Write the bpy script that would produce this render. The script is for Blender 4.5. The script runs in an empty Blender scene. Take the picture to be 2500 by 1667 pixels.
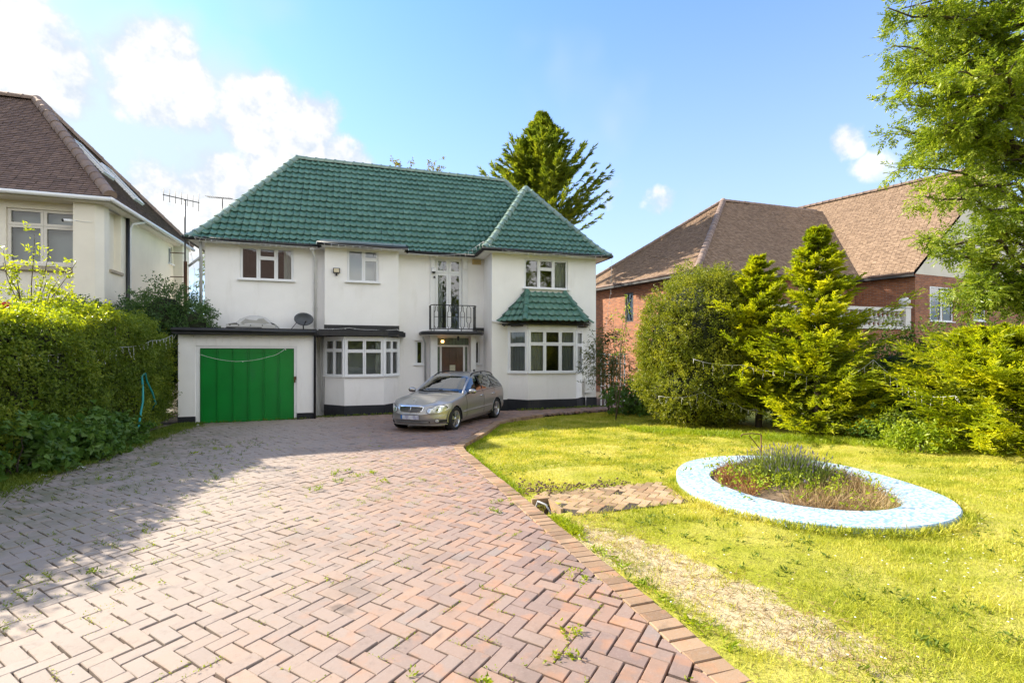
import bpy, math, random
import numpy as np
from mathutils import Matrix, Vector

rng = np.random.default_rng(11)
random.seed(11)
SC = bpy.context.scene
COL = SC.collection
R = math.radians

# ------------------------------------------------------------------ camera
cam_d = bpy.data.cameras.new('camera')
cam = bpy.data.objects.new('camera', cam_d)
COL.objects.link(cam)
cam.location = (0, 0, 1.85)
cam.rotation_euler = (R(90), 0, R(-17.2))
cam_d.sensor_width = 36
cam_d.lens = 17.0
cam_d.shift_y = 0.013
cam_d.clip_start = 0.05
cam_d.clip_end = 6000
SC.camera = cam

# ------------------------------------------------------------------ light
SUN_VEC = Vector((-1.25, 1.0, 1.0)).normalized()
sun_el = math.asin(SUN_VEC.z)
sun_rot = math.atan2(SUN_VEC.x, SUN_VEC.y)
sd = bpy.data.lights.new('sun', 'SUN')
sd.energy = 2.35
sd.angle = R(0.55)
sd.color = (1.0, 0.91, 0.76)
so = bpy.data.objects.new('sun', sd)
COL.objects.link(so)
so.rotation_euler = SUN_VEC.to_track_quat('Z', 'Y').to_euler()

SC.view_settings.view_transform = 'Standard'
SC.view_settings.look = 'None'
SC.view_settings.gamma = 1.0
SC.view_settings.use_curve_mapping = False
SC.view_settings.exposure = 2.38
SC.cycles.max_bounces = 6
SC.cycles.diffuse_bounces = 3
SC.cycles.glossy_bounces = 3
SC.cycles.transmission_bounces = 4
SC.cycles.transparent_max_bounces = 8
SC.cycles.caustics_reflective = False
SC.cycles.caustics_refractive = False
SC.cycles.sample_clamp_indirect = 6.0


class NT:
    """small wrapper to write node trees briefly"""
    def __init__(s, tree):
        s.t = tree
        s.t.nodes.clear()

    def n(s, typ, _props=None, **inp):
        nd = s.t.nodes.new(typ)
        for k, v in (_props or {}).items():
            setattr(nd, k, v)
        for k, v in inp.items():
            key = int(k[1:]) if k[0] == 'i' and k[1:].isdigit() else k.replace('_', ' ')
            s.set(nd, key, v)
        return nd

    def set(s, nd, key, v):
        sock = nd.inputs[key]
        if isinstance(v, bpy.types.NodeSocket):
            s.t.links.new(v, sock)
        elif isinstance(v, bpy.types.Node):
            s.t.links.new(v.outputs[0], sock)
        else:
            if sock.type == 'RGBA' and len(v) == 3:
                v = (*v, 1)
            sock.default_value = v

    def math(s, op, a, b=0.0, c=0.0, clamp=False):
        return s.n('ShaderNodeMath', dict(operation=op, use_clamp=clamp), i0=a, i1=b, i2=c).outputs[0]

    def vmath(s, op, a, b=(0, 0, 0)):
        nd = s.n('ShaderNodeVectorMath', dict(operation=op), i0=a, i1=b)
        return nd.outputs['Value'] if op in ('DOT_PRODUCT', 'LENGTH', 'DISTANCE') else nd.outputs[0]

    def mix(s, fac, a, b, blend='MIX'):
        nd = s.n('ShaderNodeMix', dict(data_type='RGBA', blend_type=blend))
        s.set(nd, 0, fac); s.set(nd, 6, a); s.set(nd, 7, b)
        return nd.outputs[2]

    def sstep(s, x, a, b):
        nd = s.n('ShaderNodeMapRange', dict(interpolation_type='SMOOTHSTEP'), i0=x, i1=a, i2=b)
        return nd.outputs[0]

    def ramp(s, fac, stops, interp='LINEAR'):
        nd = s.n('ShaderNodeValToRGB', i0=fac)
        cr = nd.color_ramp
        cr.interpolation = interp
        while len(cr.elements) < len(stops):
            cr.elements.new(0.5)
        for e, (p, c) in zip(cr.elements, stops):
            e.position = p
            e.color = (*c, 1) if len(c) == 3 else c
        return nd.outputs[0]

    def noise(s, vec, scale, detail=3, rough=.5, dist=0.0, col=False):
        nd = s.n('ShaderNodeTexNoise', None, Vector=vec, Scale=scale, Detail=detail, Roughness=rough, Distortion=dist)
        return nd.outputs[1 if col else 0]


# ------------------------------------------------------------------ sky
wd = bpy.data.worlds.new('World')
SC.world = wd
wd.use_nodes = True
w = NT(wd.node_tree)
sky = w.n('ShaderNodeTexSky', dict(sky_type='NISHITA', sun_disc=False))
sky.sun_elevation = sun_el
sky.sun_rotation = sun_rot
sky.altitude = 50
sky.air_density = 1.0
sky.dust_density = 0.6
sky.ozone_density = 2.5
tc = w.n('ShaderNodeTexCoord')
dirv = w.vmath('NORMALIZE', tc.outputs['Generated'])
sep = w.n('ShaderNodeSeparateXYZ', None, Vector=dirv)
up = sep.outputs[2]


def sky_dir(az, el):
    a, e = R(az), R(el)
    return (math.sin(a) * math.cos(e), math.cos(a) * math.cos(e), math.sin(e))


# cumulus: (azimuth from +Y, elevation, radius deg, weight)
CLOUDS = [(-28.5, 23.5, 5.0, 1.0), (-31, 20, 6, .9), (-18.8, 24.6, 4.2, 1.05), (-10.2, 23.6, 4.2, 1.05), (-5.5, 23.4, 3.6, 1.0), (-7.5, 19.0, 5.5, .95),
          (-2.2, 19.0, 4.0, .8), (-13, 52, 9, 1.1), (2, 60, 8, .8), (-13, 14.5, 5.5, .9), (-18, 13.0, 5.0, .9), (52.6, 21.0, 1.7, .62), (54.4, 17.8, 2.0, .64), (34.4, 16.3, 2.0, .48), (29.3, 18.2, 1.6, .40)]
VEIL = [(-23, 18.5, 11, 1.1), (-12, 17.5, 10, 1.05), (-45, 16, 18, .9)]
warp = w.noise(dirv, 7.0, 3, .6, 0, True)
woff = w.vmath('MULTIPLY', w.vmath('SUBTRACT', warp, (.5, .5, .5)), (.10, .10, .10))
dn = w.vmath('NORMALIZE', w.vmath('ADD', dirv, woff))


def blobs(lst, vec, inner=.15, outer=1.3):
    acc = None
    for az, el, rad, wt in lst:
        dot = w.vmath('DOT_PRODUCT', vec, sky_dir(az, el))
        f = w.n('ShaderNodeMapRange', None, i0=dot, i1=math.cos(R(rad * outer)), i2=math.cos(R(rad * inner)), i3=0.0, i4=wt).outputs[0]
        acc = f if acc is None else w.math('MAXIMUM', acc, f)
    return acc


acc = blobs(CLOUDS, dn)
veil = blobs(VEIL, dn, 0.0, 1.25)
fb = w.noise(dirv, 13.0, 6, .62)
fb2 = w.noise(dirv, 4.0, 3, .55)
# broken cumulus hinted by window reflections, thickened out of view to lift shade fill
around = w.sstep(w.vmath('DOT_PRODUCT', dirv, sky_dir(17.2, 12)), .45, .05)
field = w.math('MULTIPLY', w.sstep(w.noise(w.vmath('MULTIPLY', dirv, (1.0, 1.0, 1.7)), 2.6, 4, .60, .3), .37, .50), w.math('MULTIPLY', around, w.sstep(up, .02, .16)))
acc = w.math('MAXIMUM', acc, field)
dens = w.math('ADD', acc, w.math('MULTIPLY', w.math('SUBTRACT', fb, .5), 1.25))
mask = w.math('MULTIPLY', w.sstep(dens, .22, .66), .95)
vmask = w.math('MULTIPLY', w.sstep(w.math('ADD', veil, w.math('MULTIPLY', w.math('SUBTRACT', fb2, .5), 1.3)), .05, .70), .78)
# brightness of the cumulus: thick parts white, thin undersides soft blue grey
fb3 = w.noise(w.vmath('ADD', dirv, (-.014, .010, .028)), 13.0, 4, .62)
lit = w.sstep(w.math('ADD', w.math('MULTIPLY', w.math('SUBTRACT', fb, fb3), 1.7), w.math('MULTIPLY', dens, .8)), .22, .80)
cl_col = w.mix(lit, (.98, 1.08, 1.21), (1.42, 1.41, 1.385))
# clouds opposite the sun are lit full on, boosted further to fill the shade
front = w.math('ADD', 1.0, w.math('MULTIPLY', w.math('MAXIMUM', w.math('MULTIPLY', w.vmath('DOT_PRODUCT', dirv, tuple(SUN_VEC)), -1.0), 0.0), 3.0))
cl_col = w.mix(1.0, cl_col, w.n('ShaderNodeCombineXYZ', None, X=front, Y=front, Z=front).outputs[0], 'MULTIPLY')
haze_f = w.math('MULTIPLY', w.math('POWER', w.math('SUBTRACT', 1.0, w.math('MAXIMUM', up, 0.0)), 2.0), .95)
sky_c = w.mix(1.0, sky.outputs[0], (.225, .375, .555), 'MULTIPLY')
sky_c = w.mix(haze_f, sky_c, (1.14, 1.23, 1.33))
full = w.mix(vmask, sky_c, (1.02, 1.15, 1.26))
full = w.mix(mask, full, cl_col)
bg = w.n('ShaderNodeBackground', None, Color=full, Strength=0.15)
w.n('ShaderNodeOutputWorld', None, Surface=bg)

# ------------------------------------------------------------------ helpers
INV = {}


def finish(o, parent=None, label=None, cat=None, group=None, kind=None):
    COL.objects.link(o)
    if parent is not None:
        o.parent = parent
        if parent.name in INV:
            o.matrix_parent_inverse = INV[parent.name]
    if label: o['label'] = label
    if cat: o['category'] = cat
    if group: o['group'] = group
    if kind: o['kind'] = kind
    return o


def thing(name, label, cat, loc=(0, 0, 0), group=None, rotz=None):
    """Empty at the thing's base; children keep world coordinates unless rotz is given (then local ones)."""
    o = bpy.data.objects.new(name, None)
    o.empty_display_size = .2
    o.location = loc
    finish(o, None, label, cat, group)
    if rotz is None:
        INV[o.name] = Matrix.Translation(Vector(loc)).inverted()
    else:
        o.rotation_euler = (0, 0, rotz)
    return o


def mesh_np(name, V, F, mat=None, smooth=False):
    """V (n,3), F (m,k) all with the same k"""
    V = np.asarray(V, np.float32); F = np.asarray(F, np.int32)
    me = bpy.data.meshes.new(name)
    k = F.shape[1]
    me.vertices.add(len(V)); me.vertices.foreach_set('co', V.ravel())
    me.loops.add(F.size); me.loops.foreach_set('vertex_index', F.ravel())
    me.polygons.add(len(F))
    me.polygons.foreach_set('loop_start', np.arange(0, F.size, k, dtype=np.int32))
    me.polygons.foreach_set('loop_total', np.full(len(F), k, np.int32))
    me.polygons.foreach_set('use_smooth', np.full(len(F), bool(smooth)))
    me.update(calc_edges=True)
    if mat: me.materials.append(mat)
    return me


def obj_np(name, V, F, mat, parent=None, smooth=False, **kw):
    return finish(bpy.data.objects.new(name, mesh_np(name, V, F, mat, smooth)), parent, **kw)


class MB:
    def __init__(s):
        s.v = []; s.f = []; s.sm = []

    def add(s, V, F, smooth=False):
        b = len(s.v)
        s.v.extend([tuple(float(c) for c in p) for p in V])
        s.f.extend([tuple(int(i) + b for i in f) for f in F])
        s.sm.extend([smooth] * len(F))
        return s

    def box(s, x0, x1, y0, y1, z0, z1):
        V = [(x, y, z) for z in (z0, z1) for y in (y0, y1) for x in (x0, x1)]
        return s.add(V, [(0, 2, 3, 1), (4, 5, 7, 6), (0, 1, 5, 4), (2, 6, 7, 3), (0, 4, 6, 2), (1, 3, 7, 5)])

    def obox(s, c, U, W, N, hu, hw, hn):
        c, U, W, N = (np.array(a, float) for a in (c, U, W, N))
        V = [c + a * U * hu + b * W * hw + d * N * hn for d in (-1, 1) for b in (-1, 1) for a in (-1, 1)]
        return s.add(V, [(0, 2, 3, 1), (4, 5, 7, 6), (0, 1, 5, 4), (2, 6, 7, 3), (0, 4, 6, 2), (1, 3, 7, 5)])

    def poly(s, P):
        return s.add(P, [tuple(range(len(P)))])

    def prism(s, P, z0, z1, caps=True):
        n = len(P)
        V = [(x, y, z0) for x, y in P] + [(x, y, z1) for x, y in P]
        F = [(i, (i + 1) % n, n + (i + 1) % n, n + i) for i in range(n)]
        if caps:
            F += [tuple(range(n, 2 * n)), tuple(range(n - 1, -1, -1))]
        return s.add(V, F)

    def tube(s, P, r, n=6, closed=False, caps=True):
        P = [np.array(p, float) for p in P]
        m = len(P)
        rr = r if hasattr(r, '__len__') else [r] * m
        V = []
        ref = None
        for i in range(m):
            if closed:
                t = P[(i + 1) % m] - P[i - 1]
            else:
                t = P[min(i + 1, m - 1)] - P[max(i - 1, 0)]
            t = t / (np.linalg.norm(t) + 1e-9)
            if ref is None:
                ref = np.array((0, 0, 1.0)) if abs(t[2]) < .9 else np.array((1.0, 0, 0))
            a = np.cross(t, ref); a /= np.linalg.norm(a) + 1e-9
            b = np.cross(a, t)
            ref = b
            for k in range(n):
                th = 2 * math.pi * k / n
                V.append(P[i] + rr[i] * (a * math.cos(th) + b * math.sin(th)))
        F = []
        for i in range(m if closed else m - 1):
            for k in range(n):
                j = (i + 1) % m
                F.append((i * n + k, i * n + (k + 1) % n, j * n + (k + 1) % n, j * n + k))
        if caps and not closed:
            F += [tuple(range(n - 1, -1, -1)), tuple(range((m - 1) * n, m * n))]
        return s.add(V, F, True)

    def lathe(s, prof, c, n=10, axis=None, caps=True):
        """prof [(r, h)], around z at c, or around the given axis"""
        c = np.array(c, float)
        if axis is None:
            A, B, C = np.eye(3)
        else:
            C = np.array(axis, float); C /= np.linalg.norm(C)
            A = np.cross(C, (0, 0, 1.0)) if abs(C[2]) < .9 else np.cross(C, (1.0, 0, 0))
            A /= np.linalg.norm(A); B = np.cross(C, A)
        V = []
        for r, h in prof:
            for k in range(n):
                th = 2 * math.pi * k / n
                V.append(c + r * math.cos(th) * A + r * math.sin(th) * B + h * C)
        F = [(i * n + k, i * n + (k + 1) % n, (i + 1) * n + (k + 1) % n, (i + 1) * n + k)
             for i in range(len(prof) - 1) for k in range(n)]
        if caps:
            F += [tuple(range(n - 1, -1, -1)), tuple(range((len(prof) - 1) * n, len(prof) * n))]
        return s.add(V, F, True)

    def build(s, name, mat, parent=None, **kw):
        me = bpy.data.meshes.new(name)
        me.from_pydata(s.v, [], s.f)
        me.polygons.foreach_set('use_smooth', s.sm)
        me.update()
        if mat: me.materials.append(mat)
        return finish(bpy.data.objects.new(name, me), parent, **kw)


def build_each(mb, name, mat, parent=None):
    """every separate piece of the builder as an object of its own"""
    par = list(range(len(mb.v)))

    def find(a):
        while par[a] != a:
            par[a] = par[par[a]]; a = par[a]
        return a
    for f in mb.f:
        for i in f[1:]: par[find(i)] = find(f[0])
    grp = {}
    for f, sm in zip(mb.f, mb.sm): grp.setdefault(find(f[0]), []).append((f, sm))
    for g in grp.values():
        idx = {}
        m2 = MB()
        for f, sm in g:
            m2.f.append(tuple(idx.setdefault(i, len(idx)) for i in f)); m2.sm.append(sm)
        m2.v = [mb.v[i] for i in idx]
        m2.build(name, mat, parent)


def bevelled(o, width=.01, seg=2):
    m = o.modifiers.new('bevel', 'BEVEL'); m.width = width; m.segments = seg; m.limit_method = 'ANGLE'
    return o


def unit(v):
    return v / (np.linalg.norm(v, axis=-1, keepdims=True) + 1e-9)


def rand_unit(n):
    return unit(rng.normal(size=(n, 3)))


def leaf_cards(P, D, L, Wd, fold=.25, nrm=None, flat=.0):
    """diamond leaves: P base, D axis; returns V, F (quads)"""
    n = len(P)
    L = np.broadcast_to(np.asarray(L, float), (n,))[:, None]
    Wd = np.broadcast_to(np.asarray(Wd, float), (n,))[:, None]
    ref = rand_unit(n) if nrm is None else unit(nrm + .55 * rand_unit(n))
    S = unit(np.cross(D, ref))
    N = unit(np.cross(S, D))
    mid = P + D * L * .45
    V = np.stack([P, mid + S * Wd * .5 + N * Wd * fold, P + D * L - N * L * .10, mid - S * Wd * .5 + N * Wd * fold], 1).reshape(-1, 3)
    F = np.arange(4 * n).reshape(n, 4)
    return V, F


def join_np(parts):
    Vs, Fs, b = [], [], 0
    for V, F in parts:
        Vs.append(V); Fs.append(F + b); b += len(V)
    return np.concatenate(Vs), np.concatenate(Fs)


def gz(x, y):
    """the plot falls gently from the street to the house"""
    return .33 - .0245 * y + .01 * (x - 1)


def lawn_z(x, y):
    s = np.clip((np.asarray(y) - 3.2) / 4.0, 0, 1)
    return gz(x, y) - .015 - .095 * s * s * (3 - 2 * s)


# ------------------------------------------------------------------ materials
def new_mat(name):
    m = bpy.data.materials.new(name)
    m.use_nodes = True
    return m, NT(m.node_tree)


def wpos(t):
    return t.n('ShaderNodeNewGeometry').outputs['Position']


def isl(t):
    """random per piece: works for joined pieces and for single objects"""
    a = t.n('ShaderNodeNewGeometry').outputs['Random Per Island']
    b = t.n('ShaderNodeObjectInfo').outputs['Random']
    return t.math('FRACT', t.math('ADD', a, t.math('MULTIPLY', b, 7.31)))


def plain(name, col, rough=.6, metal=0.0, bump=0.0, bscale=40, var=.12, vscale=3.0, spec=.5, coat=0.0, stain=None):
    m, t = new_mat(name)
    p = wpos(t)
    n1 = t.noise(p, vscale, 5, .6)
    c = t.mix(t.sstep(n1, .3, .75), tuple(x * (1 - var) for x in col), tuple(min(1, x * (1 + var * .6)) for x in col))
    if stain:
        sc, scol, amt = stain
        st = t.noise(t.vmath('MULTIPLY', p, (sc, sc, sc * .22)), 1.0, 6, .65)
        c = t.mix(t.math('MULTIPLY', t.sstep(st, .52, .8), amt), c, scol)
    b = t.n('ShaderNodeBsdfPrincipled', None, Base_Color=c, Roughness=rough, Metallic=metal)
    b.inputs['Specular IOR Level'].default_value = spec
    if coat:
        b.inputs['Coat Weight'].default_value = coat
        b.inputs['Coat Roughness'].default_value = .05
    if bump:
        bn = t.n('ShaderNodeBump', None, Strength=bump, Distance=.02, Height=t.noise(p, bscale, 5, .6))
        t.set(b, 'Normal', bn.outputs[0])
    t.n('ShaderNodeOutputMaterial', None, Surface=b)
    return m


def leaf_mat(name, stops, trans=.35, rough=.5, patch=1.2, amt=.45, tcol=(1.25, 1.25, .55)):
    """stops: colour ramp over (random per leaf + clump noise)"""
    m, t = new_mat(name)
    r = isl(t)
    pn = t.noise(wpos(t), patch, 3, .5)
    f = t.math('ADD', t.math('MULTIPLY', r, 1 - amt), t.math('MULTIPLY', t.sstep(pn, .28, .72), amt))
    c = t.ramp(f, stops)
    d = t.n('ShaderNodeBsdfPrincipled', None, Base_Color=c, Roughness=rough)
    d.inputs['Specular IOR Level'].default_value = .35
    tr = t.n('ShaderNodeBsdfTranslucent', None, Color=t.mix(1.0, c, tcol, 'MULTIPLY'))
    mx = t.n('ShaderNodeMixShader', None, i0=trans, i1=d.outputs[0], i2=tr.outputs[0])
    t.n('ShaderNodeOutputMaterial', None, Surface=mx)
    return m


def glass_mat(name, refl=.055, tint=(.72, .78, .78), gain=1.1):
    m, t = new_mat(name)
    fr = t.n('ShaderNodeFresnel', None, IOR=1.5)
    fac = t.math('ADD', t.math('MULTIPLY', fr.outputs[0], gain), refl, clamp=True)
    # slight waviness of old double glazing
    bn = t.n('ShaderNodeBump', None, Strength=.05, Distance=.02, Height=t.noise(wpos(t), 2.2, 2, .5))
    g = t.n('ShaderNodeBsdfGlossy', None, Color=(1, 1, 1), Roughness=.0, Normal=bn.outputs[0])
    tr = t.n('ShaderNodeBsdfTransparent', None, Color=tint)
    mx = t.n('ShaderNodeMixShader', None, i0=fac, i1=tr.outputs[0], i2=g.outputs[0])
    t.n('ShaderNodeOutputMaterial', None, Surface=mx)
    return m


M = {}
M['render'] = plain('white_render', (.90, .885, .86), .85, bump=.25, bscale=60, var=.035, vscale=1.3, spec=.2, stain=(2.6, (.60, .57, .50), .34))
M['cream'] = plain('cream_render', (.84, .79, .67), .85, bump=.25, bscale=60, var=.05, vscale=1.1, spec=.2, stain=(1.8, (.56, .51, .42), .25))
M['upvc'] = plain('white_frame', (.80, .81, .82), .35, var=.03)
M['upvc_cream'] = plain('cream_frame', (.72, .68, .60), .4, var=.04)
M['white'] = plain('white_paint', (.78, .78, .77), .45, var=.05, stain=(6, (.5, .47, .42), .2))
M['black'] = plain('black_paint', (.018, .019, .022), .42, bump=.15, bscale=30, var=.3, stain=(5, (.07, .07, .07), .4))
M['plinth'] = plain('black_plinth', (.014, .016, .022), .6, bump=.3, bscale=25, var=.3, stain=(3, (.09, .075, .06), .5))
M['iron'] = plain('wrought_iron', (.012, .012, .013), .45, var=.2)
M['felt'] = plain('roofing_felt', (.03, .03, .032), .9, bump=.6, bscale=20, var=.4)
M['grey_pipe'] = plain('grey_plastic', (.42, .43, .43), .5, var=.1)
M['steel'] = plain('galvanised_steel', (.45, .45, .45), .4, .8, var=.15)
M['dark_steel'] = plain('dark_metal', (.06, .06, .06), .5, .5, var=.2)
M['chrome'] = plain('chrome', (.80, .80, .80), .08, 1.0, var=.02)
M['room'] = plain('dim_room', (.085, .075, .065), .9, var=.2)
M['curtain'] = plain('net_curtain', (.62, .60, .55), .9, var=.06)
M['curtain_dark'] = plain('grey_curtain', (.46, .46, .46), .9, var=.1)
M['blind'] = plain('roller_blind', (.50, .50, .48), .8, var=.04)
M['glass'] = glass_mat('window_glass')
M['car_glass'] = glass_mat('car_glass', .10, (.22, .27, .26), 1.6)
M['door_wood'] = plain('brown_door', (.085, .030, .014), .35, bump=.12, bscale=12, var=.3, coat=.3)
M['brass'] = plain('brass', (.75, .55, .22), .25, 1.0)
M['stone'] = plain('pale_stone', (.42, .36, .27), .85, bump=.3, var=.2)
M['white_stone'] = plain('white_cast_stone', (.74, .72, .67), .8, bump=.2, var=.07, stain=(4, (.4, .37, .3), .3))
M['bark'] = plain('bark', (.10, .078, .055), .95, bump=.8, bscale=25, var=.35)
M['twig'] = plain('twig', (.13, .10, .06), .9, var=.3)
M['wire'] = plain('white_wire', (.80, .80, .78), .5, var=.05)
M['hose'] = plain('teal_hose', (.02, .28, .27), .4, var=.15)
M['dish'] = plain('dark_grey_dish', (.055, .062, .072), .5, var=.2)
M['alarm'] = plain('faded_yellow_plastic', (.62, .46, .20), .55, var=.1)
M['rust'] = plain('rusty_iron', (.16, .075, .035), .9, .2, bump=.3, var=.4)
M['cover'] = plain('pale_grey_plastic', (.52, .51, .48), .45, var=.08, stain=(5, (.25, .22, .18), .4))
M['cover_win'] = plain('cloudy_plastic', (.30, .29, .25), .3, var=.1)


def tile_mat(name, stops, rough=.4, chip=None, spec=.5, coat=0.0, lichen=None, bump=.15):
    m, t = new_mat(name)
    p = wpos(t)
    r = isl(t)
    n1 = t.noise(p, 9.0, 5, .6)
    f = t.math('ADD', t.math('MULTIPLY', r, .6), t.math('MULTIPLY', t.sstep(n1, .25, .75), .4))
    c = t.ramp(f, stops)
    if chip:
        cn = t.noise(p, 7.0, 6, .7)
        big = t.noise(p, .55, 3, .5)
        k = t.math('MULTIPLY', t.sstep(cn, .60, .68), t.sstep(big, .42, .62))
        c = t.mix(t.math('MULTIPLY', k, .5), c, chip)
    if lichen:
        ln = t.noise(p, 22.0, 4, .6)
        c = t.mix(t.math('MULTIPLY', t.sstep(ln, .66, .72), .7), c, lichen)
    b = t.n('ShaderNodeBsdfPrincipled', None, Base_Color=c, Roughness=t.math('ADD', rough, t.math('MULTIPLY', n1, .2)))
    b.inputs['Specular IOR Level'].default_value = spec
    b.inputs['Coat Weight'].default_value = coat
    bn = t.n('ShaderNodeBump', None, Strength=bump, Distance=.01, Height=t.noise(p, 45, 4, .6))
    t.set(b, 'Normal', bn.outputs[0])
    t.n('ShaderNodeOutputMaterial', None, Surface=b)
    return m


M['green_tile'] = tile_mat('glazed_green_tile', [(0, (.056, .145, .112)), (.4, (.074, .182, .140)), (.8, (.098, .220, .172)), (1, (.165, .285, .235))], .38,
                           chip=(.14, .40, .30), coat=.2, lichen=(.26, .22, .14))
M['green_hip'] = tile_mat('weathered_green_hip', [(0, (.15, .235, .18)), (.6, (.21, .295, .23)), (1, (.29, .35, .27))], .35, chip=(.22, .20, .13), coat=.15)
M['brown_tile'] = tile_mat('brown_plain_tile', [(0, (.115, .080, .068)), (.5, (.17, .115, .095)), (1, (.24, .165, .13))], .75, lichen=(.36, .34, .30), bump=.5)
M['tan_tile'] = tile_mat('tan_plain_tile', [(0, (.18, .12, .078)), (.4, (.27, .183, .12)), (.8, (.35, .245, .165)), (1, (.43, .31, .215))], .8, lichen=(.40, .36, .28), bump=.5)
M['hip_brown'] = tile_mat('brown_hip_tile', [(0, (.18, .125, .10)), (1, (.29, .21, .16))], .8, lichen=(.35, .30, .22), bump=.5)
M['paver'] = None


# ------------------------------------------------------------------ ground materials
def paver_mat(name, stops, grey, dirt=.35):
    m, t = new_mat(name)
    p = wpos(t)
    r = isl(t)
    c = t.ramp(r, stops)
    big = t.noise(p, .55, 4, .6)
    sx = t.n('ShaderNodeSeparateXYZ', None, Vector=p)
    # worn, greyer bricks towards the hedge side, redder ones by the lawn edge
    side = t.sstep(t.math('ADD', sx.outputs[0], t.math('MULTIPLY', big, 1.5)), 2.6, -1.2)
    c = t.mix(t.math('MULTIPLY', side, .75), c, grey)
    fine = t.noise(p, 60, 4, .65)
    c = t.mix(t.math('MULTIPLY', t.sstep(fine, .5, .72), .35), c, (.36, .30, .26))
    mid = t.noise(p, 16, 5, .7)
    c = t.mix(t.math('MULTIPLY', t.sstep(mid, .5, .8), .32), c, (.11, .075, .062))
    bl = t.noise(p, 8.5, 3, .5)
    c = t.mix(t.math('MULTIPLY', t.math('MULTIPLY', t.sstep(bl, .52, .70), .45), t.math('SUBTRACT', 1.0, side)), c, (.46, .22, .11))
    st = t.noise(p, 1.4, 5, .65)
    c = t.mix(t.math('MULTIPLY', t.sstep(st, .50, .78), dirt), c, (.10, .085, .065))
    # green film in the damp strip by the hedge, a few oily drips in the middle
    mo = t.noise(p, 2.3, 5, .7)
    damp = t.sstep(sx.outputs[0], -1.8, -4.0)
    c = t.mix(t.math('MULTIPLY', t.math('MULTIPLY', t.sstep(mo, .42, .62), damp), .6), c, (.13, .14, .055))
    oil = t.noise(p, 3.1, 3, .5)
    c = t.mix(t.math('MULTIPLY', t.sstep(oil, .68, .76), .5), c, (.06, .05, .045))
    b = t.n('ShaderNodeBsdfPrincipled', None, Base_Color=c, Roughness=.78)
    b.inputs['Specular IOR Level'].default_value = .3
    bn = t.n('ShaderNodeBump', None, Strength=.45, Distance=.006, Height=t.noise(p, 130, 4, .7))
    t.set(b, 'Normal', bn.outputs[0])
    t.n('ShaderNodeOutputMaterial', None, Surface=b)
    return m


M['paver'] = paver_mat('red_block_paving', [(0, (.225, .155, .135)), (.3, (.275, .192, .163)), (.55, (.295, .197, .155)), (.75, (.335, .205, .145)), (.9, (.255, .203, .183)), (1, (.375, .225, .15))], (.385, .325, .27))
M['kerb'] = paver_mat('buff_kerb_brick', [(0, (.22, .14, .085)), (.5, (.31, .20, .12)), (1, (.40, .27, .17))], (.33, .24, .16), .5)
M['path'] = paver_mat('buff_path_brick', [(0, (.27, .175, .095)), (.5, (.37, .25, .14)), (1, (.46, .33, .20))], (.38, .27, .16), .7)


def soil_mat():
    m, t = new_mat('lawn_soil')
    p = wpos(t)
    n1 = t.noise(p, .9, 5, .6)
    n2 = t.noise(p, 24, 5, .7)
    n3 = t.noise(p, 110, 3, .6)
    c = t.mix(t.sstep(n1, .35, .65), (.30, .31, .03), (.50, .44, .11))
    c = t.mix(t.math('MULTIPLY', t.sstep(n2, .5, .7), .6), c, (.07, .055, .03))
    sx = t.n('ShaderNodeSeparateXYZ', None, Vector=p)
    # dry bare strip inside the edging
    u = t.math('SUBTRACT', sx.outputs[0], t.math('MULTIPLY', t.math('SUBTRACT', 3.6, sx.outputs[1]), .18))
    k = t.math('MULTIPLY', t.sstep(t.math('ABSOLUTE', t.math('SUBTRACT', u, 2.08)), .50, .06), t.math('MULTIPLY', t.sstep(sx.outputs[1], 4.6, 3.7), t.sstep(sx.outputs[1], 1.5, 2.3)))
    k = t.sstep(t.math('ADD', k, t.math('MULTIPLY', t.math('SUBTRACT', t.noise(p, 4.5, 6, .7), .5), 2.1)), .34, .58)
    sand = t.mix(t.math('MULTIPLY', n3, t.sstep(n2, .3, .6)), (.37, .29, .15), (.70, .59, .39))
    c = t.mix(k, c, sand)
    b = t.n('ShaderNodeBsdfPrincipled', None, Base_Color=c, Roughness=.95)
    b.inputs['Specular IOR Level'].default_value = .1
    bn = t.n('ShaderNodeBump', None, Strength=.8, Distance=.03, Height=n2)
    t.set(b, 'Normal', bn.outputs[0])
    t.n('ShaderNodeOutputMaterial', None, Surface=b)
    return m


M['soil'] = soil_mat()
M['earth'] = plain('dark_earth', (.055, .043, .030), .95, bump=.8, bscale=18, var=.4)
M['joint'] = plain('dirt_shade_joint', (.016, .012, .009), .95, bump=.6, bscale=40, var=.4)  # joint dirt, taken near black to put the edge shadows into the colour
M['asphalt'] = plain('road_asphalt', (.055, .055, .057), .9, bump=.4, bscale=90, var=.2)
M['verge'] = plain('far_grass', (.06, .085, .025), .95, bump=.6, bscale=14, var=.4)


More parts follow.
